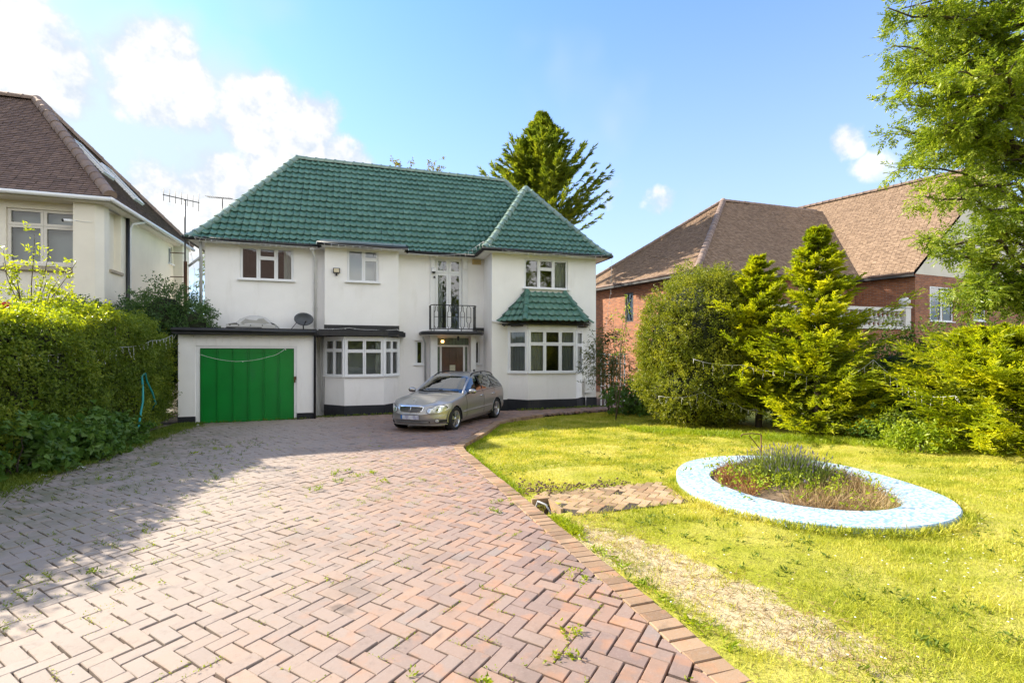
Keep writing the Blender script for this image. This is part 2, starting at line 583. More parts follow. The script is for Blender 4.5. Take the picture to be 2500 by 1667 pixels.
def brick_wall_mat():
    m, t = new_mat('red_brick_wall')
    tcn = t.n('ShaderNodeTexCoord')
    p = wpos(t)
    s = t.n('ShaderNodeSeparateXYZ', None, Vector=p)
    nrm = t.n('ShaderNodeSeparateXYZ', None, Vector=t.n('ShaderNodeNewGeometry').outputs['Normal'])
    # run the courses along whichever way the wall faces
    k = t.math('GREATER_THAN', t.math('ABSOLUTE', nrm.outputs[0]), .6)
    u = t.math('ADD', t.math('MULTIPLY', s.outputs[1], k), t.math('MULTIPLY', s.outputs[0], t.math('SUBTRACT', 1.0, k)))
    v = t.n('ShaderNodeCombineXYZ', None, X=u, Y=s.outputs[2], Z=0.0)
    br = t.n('ShaderNodeTexBrick', dict(offset=.5), Vector=v, Color1=(.28, .105, .052), Color2=(.48, .185, .078), Mortar=(.30, .25, .20), Scale=1.0)
    br.inputs['Mortar Size'].default_value = .007
    br.inputs['Mortar Smooth'].default_value = .1
    br.inputs['Bias'].default_value = -.15
    br.inputs['Brick Width'].default_value = .235
    br.inputs['Row Height'].default_value = .08
    c = t.mix(t.math('MULTIPLY', t.sstep(t.noise(p, 5, 4, .6), .5, .75), .5), br.outputs[0], (.13, .06, .045))
    b = t.n('ShaderNodeBsdfPrincipled', None, Base_Color=c, Roughness=.85)
    bn = t.n('ShaderNodeBump', None, Strength=.8, Distance=.012, Height=t.math('SUBTRACT', 1.0, br.outputs[1]))
    t.set(b, 'Normal', bn.outputs[0])
    t.n('ShaderNodeOutputMaterial', None, Surface=b)
    return m


M['brick'] = brick_wall_mat()


def mosaic_mat():
    m, t = new_mat('blue_mosaic')
    p = wpos(t)
    rot = t.n('ShaderNodeVectorRotate', dict(rotation_type='Z_AXIS'), Vector=p, Angle=R(32))
    sc = t.vmath('MULTIPLY', rot.outputs[0], (40, 40, 40))
    cell = t.vmath('FLOOR', sc)
    wn = t.n('ShaderNodeTexWhiteNoise', dict(noise_dimensions='3D'), Vector=cell)
    c = t.ramp(wn.outputs[0], [(0, (.13, .30, .47)), (.25, (.24, .42, .57)), (.5, (.39, .53, .63)), (.75, (.51, .61, .67)), (1, (.59, .65, .69))])
    fr = t.vmath('FRACTION', sc)
    fs = t.n('ShaderNodeSeparateXYZ', None, Vector=fr)
    def edge(o): return t.math('MULTIPLY', t.sstep(o, .02, .10), t.sstep(o, .98, .90))
    g = t.math('MULTIPLY', edge(fs.outputs[0]), edge(fs.outputs[1]))
    c = t.mix(g, (.36, .38, .38), c)
    d = t.noise(p, 3, 5, .6)
    c = t.mix(t.math('MULTIPLY', t.sstep(d, .55, .8), .35), c, (.35, .34, .28))
    b = t.n('ShaderNodeBsdfPrincipled', None, Base_Color=c, Roughness=.45)
    b.inputs['Specular IOR Level'].default_value = .25
    bn = t.n('ShaderNodeBump', None, Strength=.4, Distance=.003, Height=g)
    t.set(b, 'Normal', bn.outputs[0])
    t.n('ShaderNodeOutputMaterial', None, Surface=b)
    return m


M['mosaic'] = mosaic_mat()

# ------------------------------------------------------------------ foliage materials
M['grass'] = leaf_mat('lawn_blades', [(0, (.13, .18, .012)), (.22, (.27, .32, .020)), (.5, (.45, .45, .042)), (.78, (.61, .55, .11)), (1, (.74, .63, .27))], .35, .6, 1.6, .55)
M['weed'] = leaf_mat('weeds', [(0, (.16, .25, .012)), (.5, (.30, .38, .018)), (1, (.44, .46, .03))], .4, .5)
M['moss'] = leaf_mat('moss_weeds', [(0, (.07, .12, .012)), (.5, (.14, .20, .02)), (1, (.24, .28, .035))], .35, .6)
M['hedge'] = leaf_mat('privet', [(0, (.085, .135, .018)), (.4, (.165, .235, .026)), (.75, (.26, .32, .034)), (1, (.40, .41, .06))], .45, .42, .9, .5)
M['border'] = leaf_mat('border_shrubs', [(0, (.050, .095, .016)), (.4, (.105, .175, .024)), (.75, (.18, .25, .03)), (1, (.32, .36, .05))], .4, .45)
M['hedge_gold'] = leaf_mat('golden_leaves', [(0, (.27, .34, .016)), (.5, (.44, .49, .02)), (1, (.62, .60, .03))], .48, .42)
M['laurel'] = leaf_mat('dark_evergreen', [(0, (.026, .066, .018)), (.5, (.058, .125, .030)), (1, (.115, .20, .045))], .28, .35)
M['broad'] = leaf_mat('broad_leaves', [(0, (.060, .13, .024)), (.5, (.11, .21, .038)), (1, (.19, .30, .06))], .38, .4)
M['yew'] = leaf_mat('small_leaf_shrub', [(0, (.075, .11, .012)), (.4, (.19, .225, .018)), (.75, (.34, .35, .03)), (1, (.48, .46, .05))], .44, .42, 2.2, .5)
M['gold'] = leaf_mat('golden_cypress', [(0, (.13, .19, .010)), (.35, (.31, .37, .012)), (.7, (.52, .53, .014)), (1, (.72, .66, .03))], .50, .5, 1.7, .55)
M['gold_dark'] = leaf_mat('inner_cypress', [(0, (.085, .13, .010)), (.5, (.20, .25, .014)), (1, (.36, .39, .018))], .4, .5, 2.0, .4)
M['ash'] = leaf_mat('ash_leaves', [(0, (.115, .18, .02)), (.4, (.23, .31, .03)), (.75, (.37, .43, .045)), (1, (.56, .58, .14))], .5, .36, 1.3, .4)
M['conifer'] = leaf_mat('tall_conifer', [(0, (.07, .115, .016)), (.4, (.17, .225, .022)), (.75, (.31, .345, .028)), (1, (.48, .47, .04))], .44, .5, 1.0, .5)
M['autumn'] = leaf_mat('yellow_tree_top', [(0, (.12, .12, .010)), (.6, (.24, .20, .015)), (1, (.32, .24, .02))], .4, .5)
M['willow'] = leaf_mat('weeping_foliage', [(0, (.05, .08, .012)), (.6, (.12, .16, .02)), (1, (.22, .24, .03))], .4, .5)
M['bamboo'] = leaf_mat('narrow_leaves', [(0, (.035, .060, .014)), (.5, (.080, .105, .020)), (.9, (.15, .16, .035)), (1, (.30, .12, .03))], .35, .45)
M['lavender'] = leaf_mat('lavender_stems', [(0, (.075, .11, .025)), (.6, (.15, .19, .045)), (1, (.25, .28, .08))], .3, .6)
M['lav_flower'] = leaf_mat('lavender_flowers', [(0, (.14, .115, .20)), (.6, (.22, .19, .29)), (1, (.32, .30, .34))], .25, .7, tcol=(1, 1, 1))
M['straw'] = leaf_mat('dry_straw', [(0, (.22, .125, .055)), (.5, (.36, .25, .12)), (1, (.52, .41, .24))], .3, .7, tcol=(1.1, 1, .7))
M['reddry'] = leaf_mat('red_brown_weeds', [(0, (.16, .055, .022)), (.5, (.28, .125, .045)), (1, (.38, .24, .10))], .3, .7, tcol=(1.1, 1, .7))
M['petal'] = plain('white_petal', (.82, .82, .80), .7, var=.02)
M['red_flower'] = plain('red_petal', (.55, .02, .02), .6, var=.1)

# ================================================================== SETTING
# base ground to the horizon, lower than the built-up plot
mb = MB()
mb.add([(-3000, -3000, -1.1), (3000, -3000, -1.1), (3000, 3000, -1.1), (-3000, 3000, -1.1)], [(0, 1, 2, 3)])
mb.build('ground', M['verge'], kind='structure')

# plot earth under paving and beds
def sheet(name, x0, x1, y0, y1, off, mat, nx=30, ny=40, fn=gz, kind='structure', rough=0.0):
    xs = np.linspace(x0, x1, nx); ys = np.linspace(y0, y1, ny)
    X, Y = np.meshgrid(xs, ys)
    Z = fn(X, Y) + off
    if rough:
        Z = Z + rng.normal(size=Z.shape) * rough
    V = np.stack([X, Y, Z], -1).reshape(-1, 3)
    i = np.arange(ny - 1)[:, None] * nx + np.arange(nx - 1)[None]
    F = np.stack([i, i + 1, i + nx + 1, i + nx], -1).reshape(-1, 4)
    return obj_np(name, V, F, mat, None, True, kind=kind)


sheet('plot_soil', -40, 60, -9, 60, -.2, M['earth'], 60, 60, fn=lambda x, y: gz(x, np.minimum(y, 18)))
# street behind the viewer, seen only in window reflections
sheet('road', -60, 70, -20, -9, .06, M['asphalt'], 4, 4, fn=lambda x, y: gz(0, -9) * np.ones_like(x))
sheet('far_verge', -80, 90, -120, -20, .16, M['verge'], 4, 4, fn=lambda x, y: gz(0, -9) * np.ones_like(x))

# lawn sheet follows the kerb line
KERB = [(1.70, -2.0), (1.70, 2.0), (1.70, 4.0), (1.70, 6.0), (1.70, 8.55), (1.74, 9.0), (1.88, 9.42), (2.14, 9.86), (2.72, 10.95), (3.45, 12.5), (4.1, 13.2), (5.2, 13.85), (6.6, 14.15), (7.6, 14.4), (8.7, 14.6)]


def kerb_x(y):
    ky = [p[1] for p in KERB]; kx = [p[0] for p in KERB]
    return np.interp(y, ky, kx)


ny, nx = 140, 90
ys = np.linspace(-2, 14.6, ny)
tt = np.linspace(0, 1, nx) ** 1.3
X = kerb_x(ys)[:, None] + .02 + (16 - kerb_x(ys)[:, None]) * tt[None]
Y = np.repeat(ys[:, None], nx, 1)
Zl = lawn_z(X, Y) + .012 * np.sin(X * 2.3 + 1) * np.cos(Y * 1.9) + rng.normal(size=X.shape) * .004
i = np.arange(ny - 1)[:, None] * nx + np.arange(nx - 1)[None]
LF = np.stack([i, i + 1, i + nx + 1, i + nx], -1).reshape(-1, 4)
LV = np.stack([X, Y, Zl], -1).reshape(-1, 3)
LC = LV[LF].mean(1)
LF = LF[~((LC[:, 0] < 2.02) & (LC[:, 1] > 4.74) & (LC[:, 1] < 5.10))]     # open drain pit
obj_np('lawn', LV, LF, M['soil'], None, True, kind='structure')

# ------------------------------------------------------------------ block paving drive, 45 degree herringbone
dny, dnx = 90, 40
dys = np.linspace(-1.0, 17.2, dny)
dkx = np.where(dys > 14.5, 8.7, kerb_x(dys) - .08)
DX = -5.7 + (dkx[:, None] + 5.7) * np.linspace(0, 1, dnx)[None]
DY = np.repeat(dys[:, None], dnx, 1)
i = np.arange(dny - 1)[:, None] * dnx + np.arange(dnx - 1)[None]
drive = obj_np('driveway', np.stack([DX, DY, gz(DX, DY) - .05], -1).reshape(-1, 3), np.stack([i, i + 1, i + dnx + 1, i + dnx], -1).reshape(-1, 4), M['joint'], None, True, kind='structure')


def paver_base(L, Wd, h=.06, c=.0035):
    a, b = L / 2, Wd / 2
    V = [(x * a, y * b, -h) for y in (-1, 1) for x in (-1, 1)]
    V += [(x * a, y * b, -c) for y in (-1, 1) for x in (-1, 1)]
    V += [(x * (a - c), y * (b - c), 0) for y in (-1, 1) for x in (-1, 1)]
    F = [(0, 1, 5, 4), (2, 6, 7, 3), (0, 4, 6, 2), (1, 3, 7, 5), (4, 5, 9, 8), (6, 10, 11, 7), (4, 8, 10, 6), (5, 7, 11, 9), (8, 9, 11, 10)]
    return np.array(V), np.array(F)


PIT = .1025
bumps = [(rng.uniform(-4.5, 1.5), rng.uniform(1.5, 12), rng.uniform(.4, 1.1), rng.uniform(-.016, .014)) for _ in range(70)]


def drive_wave(x, y):
    z = 0 * x
    for bx, by, br, bh in bumps:
        z = z + bh * np.exp(-((x - bx) ** 2 + (y - by) ** 2) / br ** 2)
    return z


def in_drive(x, y):
    if y > 17.0 or y < .9 or x < -5.5:
        return False
    if y > 15.85 and x < -1.35: return False
    if 16.2 < y and x < 1.2: return False
    if y > 15.45 and x > 4.2: return False
    return x < kerb_x(y) - (-.10 if y < 9.5 else .12) if y < 14.5 else x < 8.6


AZ = R(48.5)
PA = (math.sin(AZ), math.cos(AZ)); QA = (math.cos(AZ), -math.sin(AZ))
bricks = []
for i in range(-100, 240):
    for j in range(-240, 150):
        k = (i - j) % 4
        if k == 0: cp, cq, rot = (i + 1) * PIT, (j + .5) * PIT, 0
        elif k == 3: cp, cq, rot = (i + .5) * PIT, (j + 1) * PIT, 1
        else: continue
        # p axis 46 deg right of +Y, q axis perpendicular
        x = cp * PA[0] + cq * QA[0] + .03
        y = cp * PA[1] + cq * QA[1] + 3.0
        if in_drive(x, y):
            bricks.append((x, y, R(90) - AZ - (R(90) if rot else 0)))
bricks = np.array(bricks)
nb = len(bricks)
PV, PF = paver_base(2 * PIT - .0095, PIT - .0095)
hz = gz(bricks[:, 0], bricks[:, 1]) + drive_wave(bricks[:, 0], bricks[:, 1]) + rng.normal(size=nb) * .0030
lift = rng.random(nb) < .03
hz[lift] += rng.uniform(.003, .009, lift.sum())
tx = rng.normal(size=nb) * .010; ty = rng.normal(size=nb) * .010
tx[lift] *= 1.8; ty[lift] *= 1.8
yawj = rng.normal(size=nb) * .012
dcam = np.hypot(bricks[:, 0] * .9, bricks[:, 1])
vis = np.abs(np.arctan2(bricks[:, 0], bricks[:, 1]) - R(17.2)) < R(46)
vis &= bricks[:, 1] * .955 + bricks[:, 0] * .296 > 2.15
order = np.argsort(np.where(vis, dcam, 99))
near = set(order[:300].tolist())
near_ok = [q for q in near if bricks[q, 0] < 1.47]
pav_me = mesh_np('paver', PV, PF, M['paver'])
Vall, Fall = [], []
cutmb = MB()


def cut_bricks(V, lim):
    """brick sawn off along the kerb"""
    top = V[[8, 9, 11, 10]]
    out = []
    for a, b in zip(top, np.roll(top, -1, 0)):
        if a[0] <= lim: out.append(a)
        if (a[0] <= lim) != (b[0] <= lim): out.append(a + (b - a) * (lim - a[0]) / (b[0] - a[0]))
    if len(out) < 3: return
    n_ = len(out)
    lo = [p - np.array((0, 0, .06)) for p in out]
    cutmb.add(out + lo, [tuple(range(n_))] + [(i, n_ + i, n_ + (i + 1) % n_, (i + 1) % n_) for i in range(n_)])


near_ok = set(near_ok)
for q in range(nb):
    x, y, a = bricks[q]
    a += yawj[q]
    Mx = Matrix.Translation((x, y, hz[q])) @ Matrix.Rotation(a, 4, 'Z') @ Matrix.Rotation(tx[q], 4, 'X') @ Matrix.Rotation(ty[q], 4, 'Y')
    if q in near_ok:
        o = bpy.data.objects.new('paver', pav_me)
        finish(o, drive)
        o.matrix_basis = Mx
    else:
        m3 = np.array(Mx.to_3x3())
        V = PV @ m3.T + np.array((x, y, hz[q]))
        if y < 9.6:
            if V[:, 0].min() > kerb_x(y) - .115: continue
            lim = float(kerb_x(y)) - .098
            if V[:, 0].max() > lim:
                cut_bricks(V, lim); continue
        Vall.append(V); Fall.append(PF + 12 * len(Fall))
cutmb.build('cut_pavers', M['paver'], drive, kind='stuff')
obj_np('paver_field', np.concatenate(Vall), np.concatenate(Fall), M['paver'], drive, kind='stuff')

# ------------------------------------------------------------------ kerb: header bricks along the lawn edge
kerb = sheet('kerb', 1.60, 1.80, .6, 8.4, -.10, M['joint'], 3, 30)
pts = np.array([(1.70, .7), (1.70, 8.55), (1.74, 9.0), (1.88, 9.42), (2.14, 9.86), (2.72, 10.95), (3.45, 12.5), (4.1, 13.2), (5.2, 13.85)])
seg = np.hypot(*np.diff(pts, axis=0).T); cum = np.concatenate([[0], np.cumsum(seg)])
KV, KF = paver_base(.176, .094, .17, .005)
kme = mesh_np('kerb_brick', KV, KF, M['kerb'])
d = 0.0
while d < cum[-1]:
    x = np.interp(d, cum, pts[:, 0]); y = np.interp(d, cum, pts[:, 1])
    x2 = np.interp(d + .05, cum, pts[:, 0]); y2 = np.interp(d + .05, cum, pts[:, 1])
    a = math.atan2(y2 - y, x2 - x) - R(90)
    if not (3.24 < y < 3.33 or 5.88 < y < 5.96):
        o = finish(bpy.data.objects.new('kerb_brick', kme), kerb)
        o.matrix_basis = Matrix.Translation((x - .005, y, gz(x, y) + .004 + rng.normal() * .003)) @ Matrix.Rotation(a + rng.normal() * .02, 4, 'Z') @ Matrix.Rotation(rng.normal() * .02, 4, 'X')
    d += .1015
# two little recessed metal covers in the edging
for k, (yy, lab) in enumerate(((3.285, 'small silver light cover set in the kerb nearest the viewer'), (5.92, 'small silver light cover set in the kerb beside the brick path'))):
    mb = MB().box(1.62, 1.80, yy - .035, yy + .035, gz(1.7, yy) - .05, gz(1.7, yy) - .012)
    mb.box(1.65, 1.77, yy - .02, yy + .02, gz(1.7, yy) - .012, gz(1.7, yy) - .006)
    mb.build('light_cover', M['steel'], label=lab, cat='light cover', group='covers in the kerb')

# ------------------------------------------------------------------ brick garden path between kerb and flower bed
path = sheet('garden_path', 2.02, 3.75, 4.58, 5.62, .004, plain('path_dirt', (.06, .043, .027), .95, bump=.6, bscale=30, var=.4), 14, 10, fn=lawn_z)
SV, SF = paver_base(.194, .092, .05, .004)
pme = mesh_np('path_brick', SV, SF, M['path'])
for i in range(-60, 80):
    for j in range(-60, 80):
        k = (i - j) % 4
        if k not in (0, 3): continue
        cp, cq = ((i + 1) * .102, (j + .5) * .102) if k == 0 else ((i + .5) * .102, (j + 1) * .102)
        x = cp * math.sin(R(47)) + cq * math.cos(R(47)) + 1.0
        y = cp * math.cos(R(47)) - cq * math.sin(R(47)) + 5.0
        if not (2.06 < x < 3.75 and 4.66 < y < 5.60) or (x < 2.14 and y < 5.14) or math.hypot(x - 5.05, y - 4.6) < 1.42: continue
        if rng.random() < .03: continue
        o = finish(bpy.data.objects.new('path_brick', pme), path)
        o.matrix_basis = Matrix.Translation((x, y, float(lawn_z(x, y)) + .012 + rng.normal() * .002)) @ Matrix.Rotation(R(43) - (R(90) if k == 3 else 0) + rng.normal() * .02, 4, 'Z') @ Matrix.Rotation(rng.normal() * .012, 4, 'X')
# open pit beside the kerb, with its brick lining
mb = MB()
mb.box(1.815, 2.02, 5.10, 5.13, -.15, .235)
mb.box(2.0, 2.03, 4.72, 5.10, -.15, .225)
mb.box(1.815, 2.0, 4.72, 5.10, -.04, .0)
mb.build('drain_pit', M['path'], label='open rectangular drain pit between kerb and brick path', cat='drain')
mb = MB().tube([(1.83, 5.02, .02), (1.83, 5.03, .16), (1.85, 5.01, .235), (1.91, 4.92, .22), (1.96, 4.84, .10)], .011, 8)
mb.build('cable_duct', M['grey_pipe'], label='short curved grey cable duct in the drain pit', cat='pipe')


# ================================================================== ROOF TILING
def pantile(w, L, A=.05, nu=8):
    """one interlocking clay tile: concave pan, roll on the right, lower edge proud of the course below"""
    us = np.linspace(0, 1, nu + 1)
    h = A * np.abs(2 * us - 1) ** 1.7
    h = h + .010 * np.exp(-((us - 1.0) / .10) ** 2)
    V, F = [], []
    for v, dz in ((-.03, .062), (L * .5, .032), (L * 1.12, .002)):
        for u, hh in zip(us, h):
            V.append((u * w, v, hh + dz))
    for u, hh in zip(us, h):
        V.append((u * w, -.028, hh + .062 - .018))
    n = nu + 1
    for r in range(2):
        for k in range(nu):
            F.append((r * n + k, r * n + k + 1, (r + 1) * n + k + 1, (r + 1) * n + k))
    for k in range(nu):
        F.append((3 * n + k, 3 * n + k + 1, k + 1, k))
    return np.array(V, float), np.array(F)


def plaintile(w, L, t=.024):
    V = [(0.003, -.012, t + .006), (w - .003, -.012, t + .006), (w - .003, L * 1.3, .0), (.003, L * 1.3, .0), (.003, -.012, .002), (w - .003, -.012, .002)]
    F = [(0, 1, 2, 3), (4, 5, 1, 0)]
    return np.array(V, float), np.array(F)


class Slope:
    """planar roof slope: eave e0->e1 seen from outside left to right, top edge t0->t1 (may coincide)"""
    def __init__(s, e0, e1, t0, t1, bell=0.0, bell_len=.9):
        s.e0, s.e1, s.t0, s.t1 = (np.array(p, float) for p in (e0, e1, t0, t1))
        s.U = unit(s.e1 - s.e0)
        nrm = np.cross(s.U, s.t0 - s.e0) if np.linalg.norm(s.t0 - s.e0) > .01 else np.cross(s.U, s.t1 - s.e0)
        s.N = unit(nrm)
        if s.N[2] < 0: s.N = -s.N
        s.W = np.cross(s.N, s.U)
        if s.W[2] < 0: s.W = -s.W
        s.H = float((s.t0 - s.e0) @ s.W)
        s.uL = (0.0, float((s.t0 - s.e0) @ s.U))
        s.uR = (float((s.e1 - s.e0) @ s.U), float((s.t1 - s.e0) @ s.U))
        s.bell, s.bl = bell, bell_len

    def bnd(s, v):
        f = np.clip(v / s.H, -.2, 1.2)
        return s.uL[0] + (s.uL[1] - s.uL[0]) * f, s.uR[0] + (s.uR[1] - s.uR[0]) * f

    def lift(s, v):
        return s.bell * np.clip(1 - v / s.bl, 0, 1.3) ** 2 if s.bell else 0 * np.asarray(v)

    def point(s, u, v, n=0.0):
        u, v, n = np.broadcast_arrays(np.asarray(u, float), np.asarray(v, float), np.asarray(n, float))
        P = s.e0 + u[..., None] * s.U + v[..., None] * s.W + n[..., None] * s.N
        P[..., 2] += s.lift(v)
        return P


def tile_slope(sl, w, g, base, cut_pad=.0, jitter=.004, skip=None):
    """returns list of (kind, V, M): whole tiles carry a matrix too"""
    BV, BF = base
    out = []
    rows = int(sl.H / g) + 1
    for r in range(rows):
        v0 = r * g
        if v0 > sl.H - g * .25: break
        l0, r0 = sl.bnd(v0); l1, r1 = sl.bnd(v0 + g)
        lo, hi = min(l0, l1), max(r0, r1)
        k0 = int(math.floor((lo) / w)) - 1; k1 = int(math.ceil(hi / w)) + 1
        for k in range(k0, k1):
            u0 = k * w
            mid = u0 + w / 2
            la, ra = sl.bnd(v0 + g * .4)
            if mid < la - w * .45 or mid > ra + w * .45: continue
            if skip and skip(mid, v0): continue
            du, dn = rng.normal(size=2) * jitter
            u = BV[:, 0] + u0 + du; v = BV[:, 1] + v0; n = BV[:, 2] + dn * .7
            v = np.minimum(v, sl.H)
            bl, br = sl.bnd(v)
            whole = (u > bl - .01).all() and (u < br + .01).all() and not (BV[:, 1] + v0 > sl.H).any()
            uc = np.clip(u, bl - cut_pad, br + cut_pad)
            out.append((whole, sl.point(uc, v, n), u0 + du, v0, dn * .7))
    return out


def lay_tiles(name, parent, slopes, w, g, base, mat, n_single, stuff_name, key=None, smooth=True, skip=None, jitter=.004):
    """tiles of several slopes: the n_single most visible as own objects, the rest joined"""
    BV, BF = base
    allt = []
    for si, sl in enumerate(slopes):
        for t in tile_slope(sl, w, g, base, skip=skip[si] if skip else None, jitter=jitter):
            allt.append((sl, t))
    if key and n_single:
        idx = sorted([q for q in range(len(allt)) if allt[q][1][0] and allt[q][0].bell * np.clip(1 - allt[q][1][3] / allt[q][0].bl, 0, 1) == 0], key=lambda q: key(allt[q][1][1].mean(0)))
        single = set(idx[:n_single])
    else:
        single = set()
    me = mesh_np(name, BV, BF, mat, smooth)
    Vs, Fs, b = [], [], 0
    for q, (sl, (whole, V, u0, v0, dn)) in enumerate(allt):
        if q in single:
            o = finish(bpy.data.objects.new(name, me), parent)
            P = sl.point(u0, v0, dn)
            m = Matrix((tuple(sl.U) + (0,), tuple(sl.W) + (0,), tuple(sl.N) + (0,), (0, 0, 0, 1))).transposed()
            m.translation = Vector(P)
            o.matrix_basis = m
        else:
            Vs.append(V); Fs.append(BF + b); b += len(V)
    if Vs:
        obj_np(stuff_name, np.concatenate(Vs), np.concatenate(Fs), mat, parent, smooth, kind='stuff')
    return len(allt)


def half_round(name, parent, p0, p1, r, pitch, mat, up=(0, 0, 1), bell=0.0, bell_len=1.2, flare=1.14, sink=.03):
    """row of half-round ridge or hip tiles from p0 (low) to p1; each one a piece"""
    p0, p1 = np.array(p0, float), np.array(p1, float)
    Lt = np.linalg.norm(p1 - p0)
    n = max(1, int(round(Lt / pitch)))
    T = (p1 - p0) / Lt
    S = unit(np.cross(T, up)); Nn = np.cross(S, T)
    if Nn[2] < 0: Nn = -Nn
    k = 9
    ring = [(math.cos(a), math.sin(a)) for a in np.linspace(-.25, math.pi + .25, k)]
    V = []
    st = Lt / n
    for t, rr in ((-.03, r * flare), (.045, r * flare), (.05, r), (st + .01, r * .96)):
        for c, s_ in ring:
            V.append((c * rr, t, s_ * rr))
    F = [(i * k + j, (i + 1) * k + j, (i + 1) * k + j + 1, i * k + j + 1) for i in range(3) for j in range(k - 1)]
    F.append(tuple(range(k))[::-1])
    me = bpy.data.meshes.new(name); me.from_pydata(V, [], F)
    me.polygons.foreach_set('use_smooth', [True] * (len(F) - 1) + [False]); me.update(); me.materials.append(mat)
    for i in range(n):
        a = p0 + T * (i * st)
        dz = bell * max(0, 1 - (i * st) / bell_len) ** 2
        dz2 = bell * max(0, 1 - ((i + 1) * st) / bell_len) ** 2
        tt = unit(T * st + np.array((0, 0, dz2 - dz)))
        nn = np.cross(S, tt)
        if nn[2] < 0: nn = -nn
        o = finish(bpy.data.objects.new(name, me), parent)
        m = Matrix((tuple(S), tuple(tt), tuple(nn))).transposed().to_4x4()
        m.translation = Vector(a + np.array((0, 0, dz)) - nn * sink + rng.normal(size=3) * .003)
        o.matrix_basis = m


# ================================================================== WINDOWS AND WALLS
class Face:
    """wall plane: P(u, d, z): u along the wall, d outwards"""
    def __init__(s, p0, p1):
        s.p0 = np.array((p0[0], p0[1], 0.0)); p1 = np.array((p1[0], p1[1], 0.0))
        s.w = float(np.linalg.norm(p1 - s.p0))
        s.U = (p1 - s.p0) / s.w
        s.N = np.array((s.U[1], -s.U[0], 0.0))
        s.Z = np.array((0, 0, 1.0))

    def P(s, u, d, z):
        return s.p0 + s.U * u + s.N * d + s.Z * z

    def box(s, mb, u0, u1, d0, d1, z0, z1):
        mb.obox(s.P((u0 + u1) / 2, (d0 + d1) / 2, (z0 + z1) / 2), s.U, s.N, s.Z, abs(u1 - u0) / 2, abs(d1 - d0) / 2, abs(z1 - z0) / 2)


def wall(mb, fc, u0, u1, z0, z1, holes=(), depth=.12):
    us = sorted({u0, u1, *[h[0] for h in holes], *[h[1] for h in holes]})
    zs = sorted({z0, z1, *[h[2] for h in holes], *[h[3] for h in holes]})
    us = [u for u in us if u0 <= u <= u1]; zs = [z for z in zs if z0 <= z <= z1]
    for a, b in zip(us, us[1:]):
        for c, d in zip(zs, zs[1:]):
            m = ((a + b) / 2, (c + d) / 2)
            if any(h[0] < m[0] < h[1] and h[2] < m[1] < h[3] for h in holes): continue
            mb.poly([fc.P(a, 0, c), fc.P(b, 0, c), fc.P(b, 0, d), fc.P(a, 0, d)])
    for (a, b, c, d) in holes:
        mb.poly([fc.P(a, 0, c), fc.P(a, -depth, c), fc.P(a, -depth, d), fc.P(a, 0, d)])
        mb.poly([fc.P(b, 0, c), fc.P(b, 0, d), fc.P(b, -depth, d), fc.P(b, -depth, c)])
        mb.poly([fc.P(a, 0, c), fc.P(b, 0, c), fc.P(b, -depth, c), fc.P(a, -depth, c)])
        mb.poly([fc.P(a, 0, d), fc.P(a, -depth, d), fc.P(b, -depth, d), fc.P(b, 0, d)])


def wavy(mb, fc, u0, u1, d, z0, z1, amp=.025, per=.11):
    n = max(6, int((u1 - u0) / per * 6))
    us = np.linspace(u0, u1, n)
    off = amp * np.sin(us / per * 2 * math.pi + 1.3 * np.sin(us * 5))
    V = [fc.P(u, d + o, z0) for u, o in zip(us, off)] + [fc.P(u, d + o * .6, z1) for u, o in zip(us, off)]
    mb.add(V, [(i, i + 1, n + i + 1, n + i) for i in range(n - 1)], True)


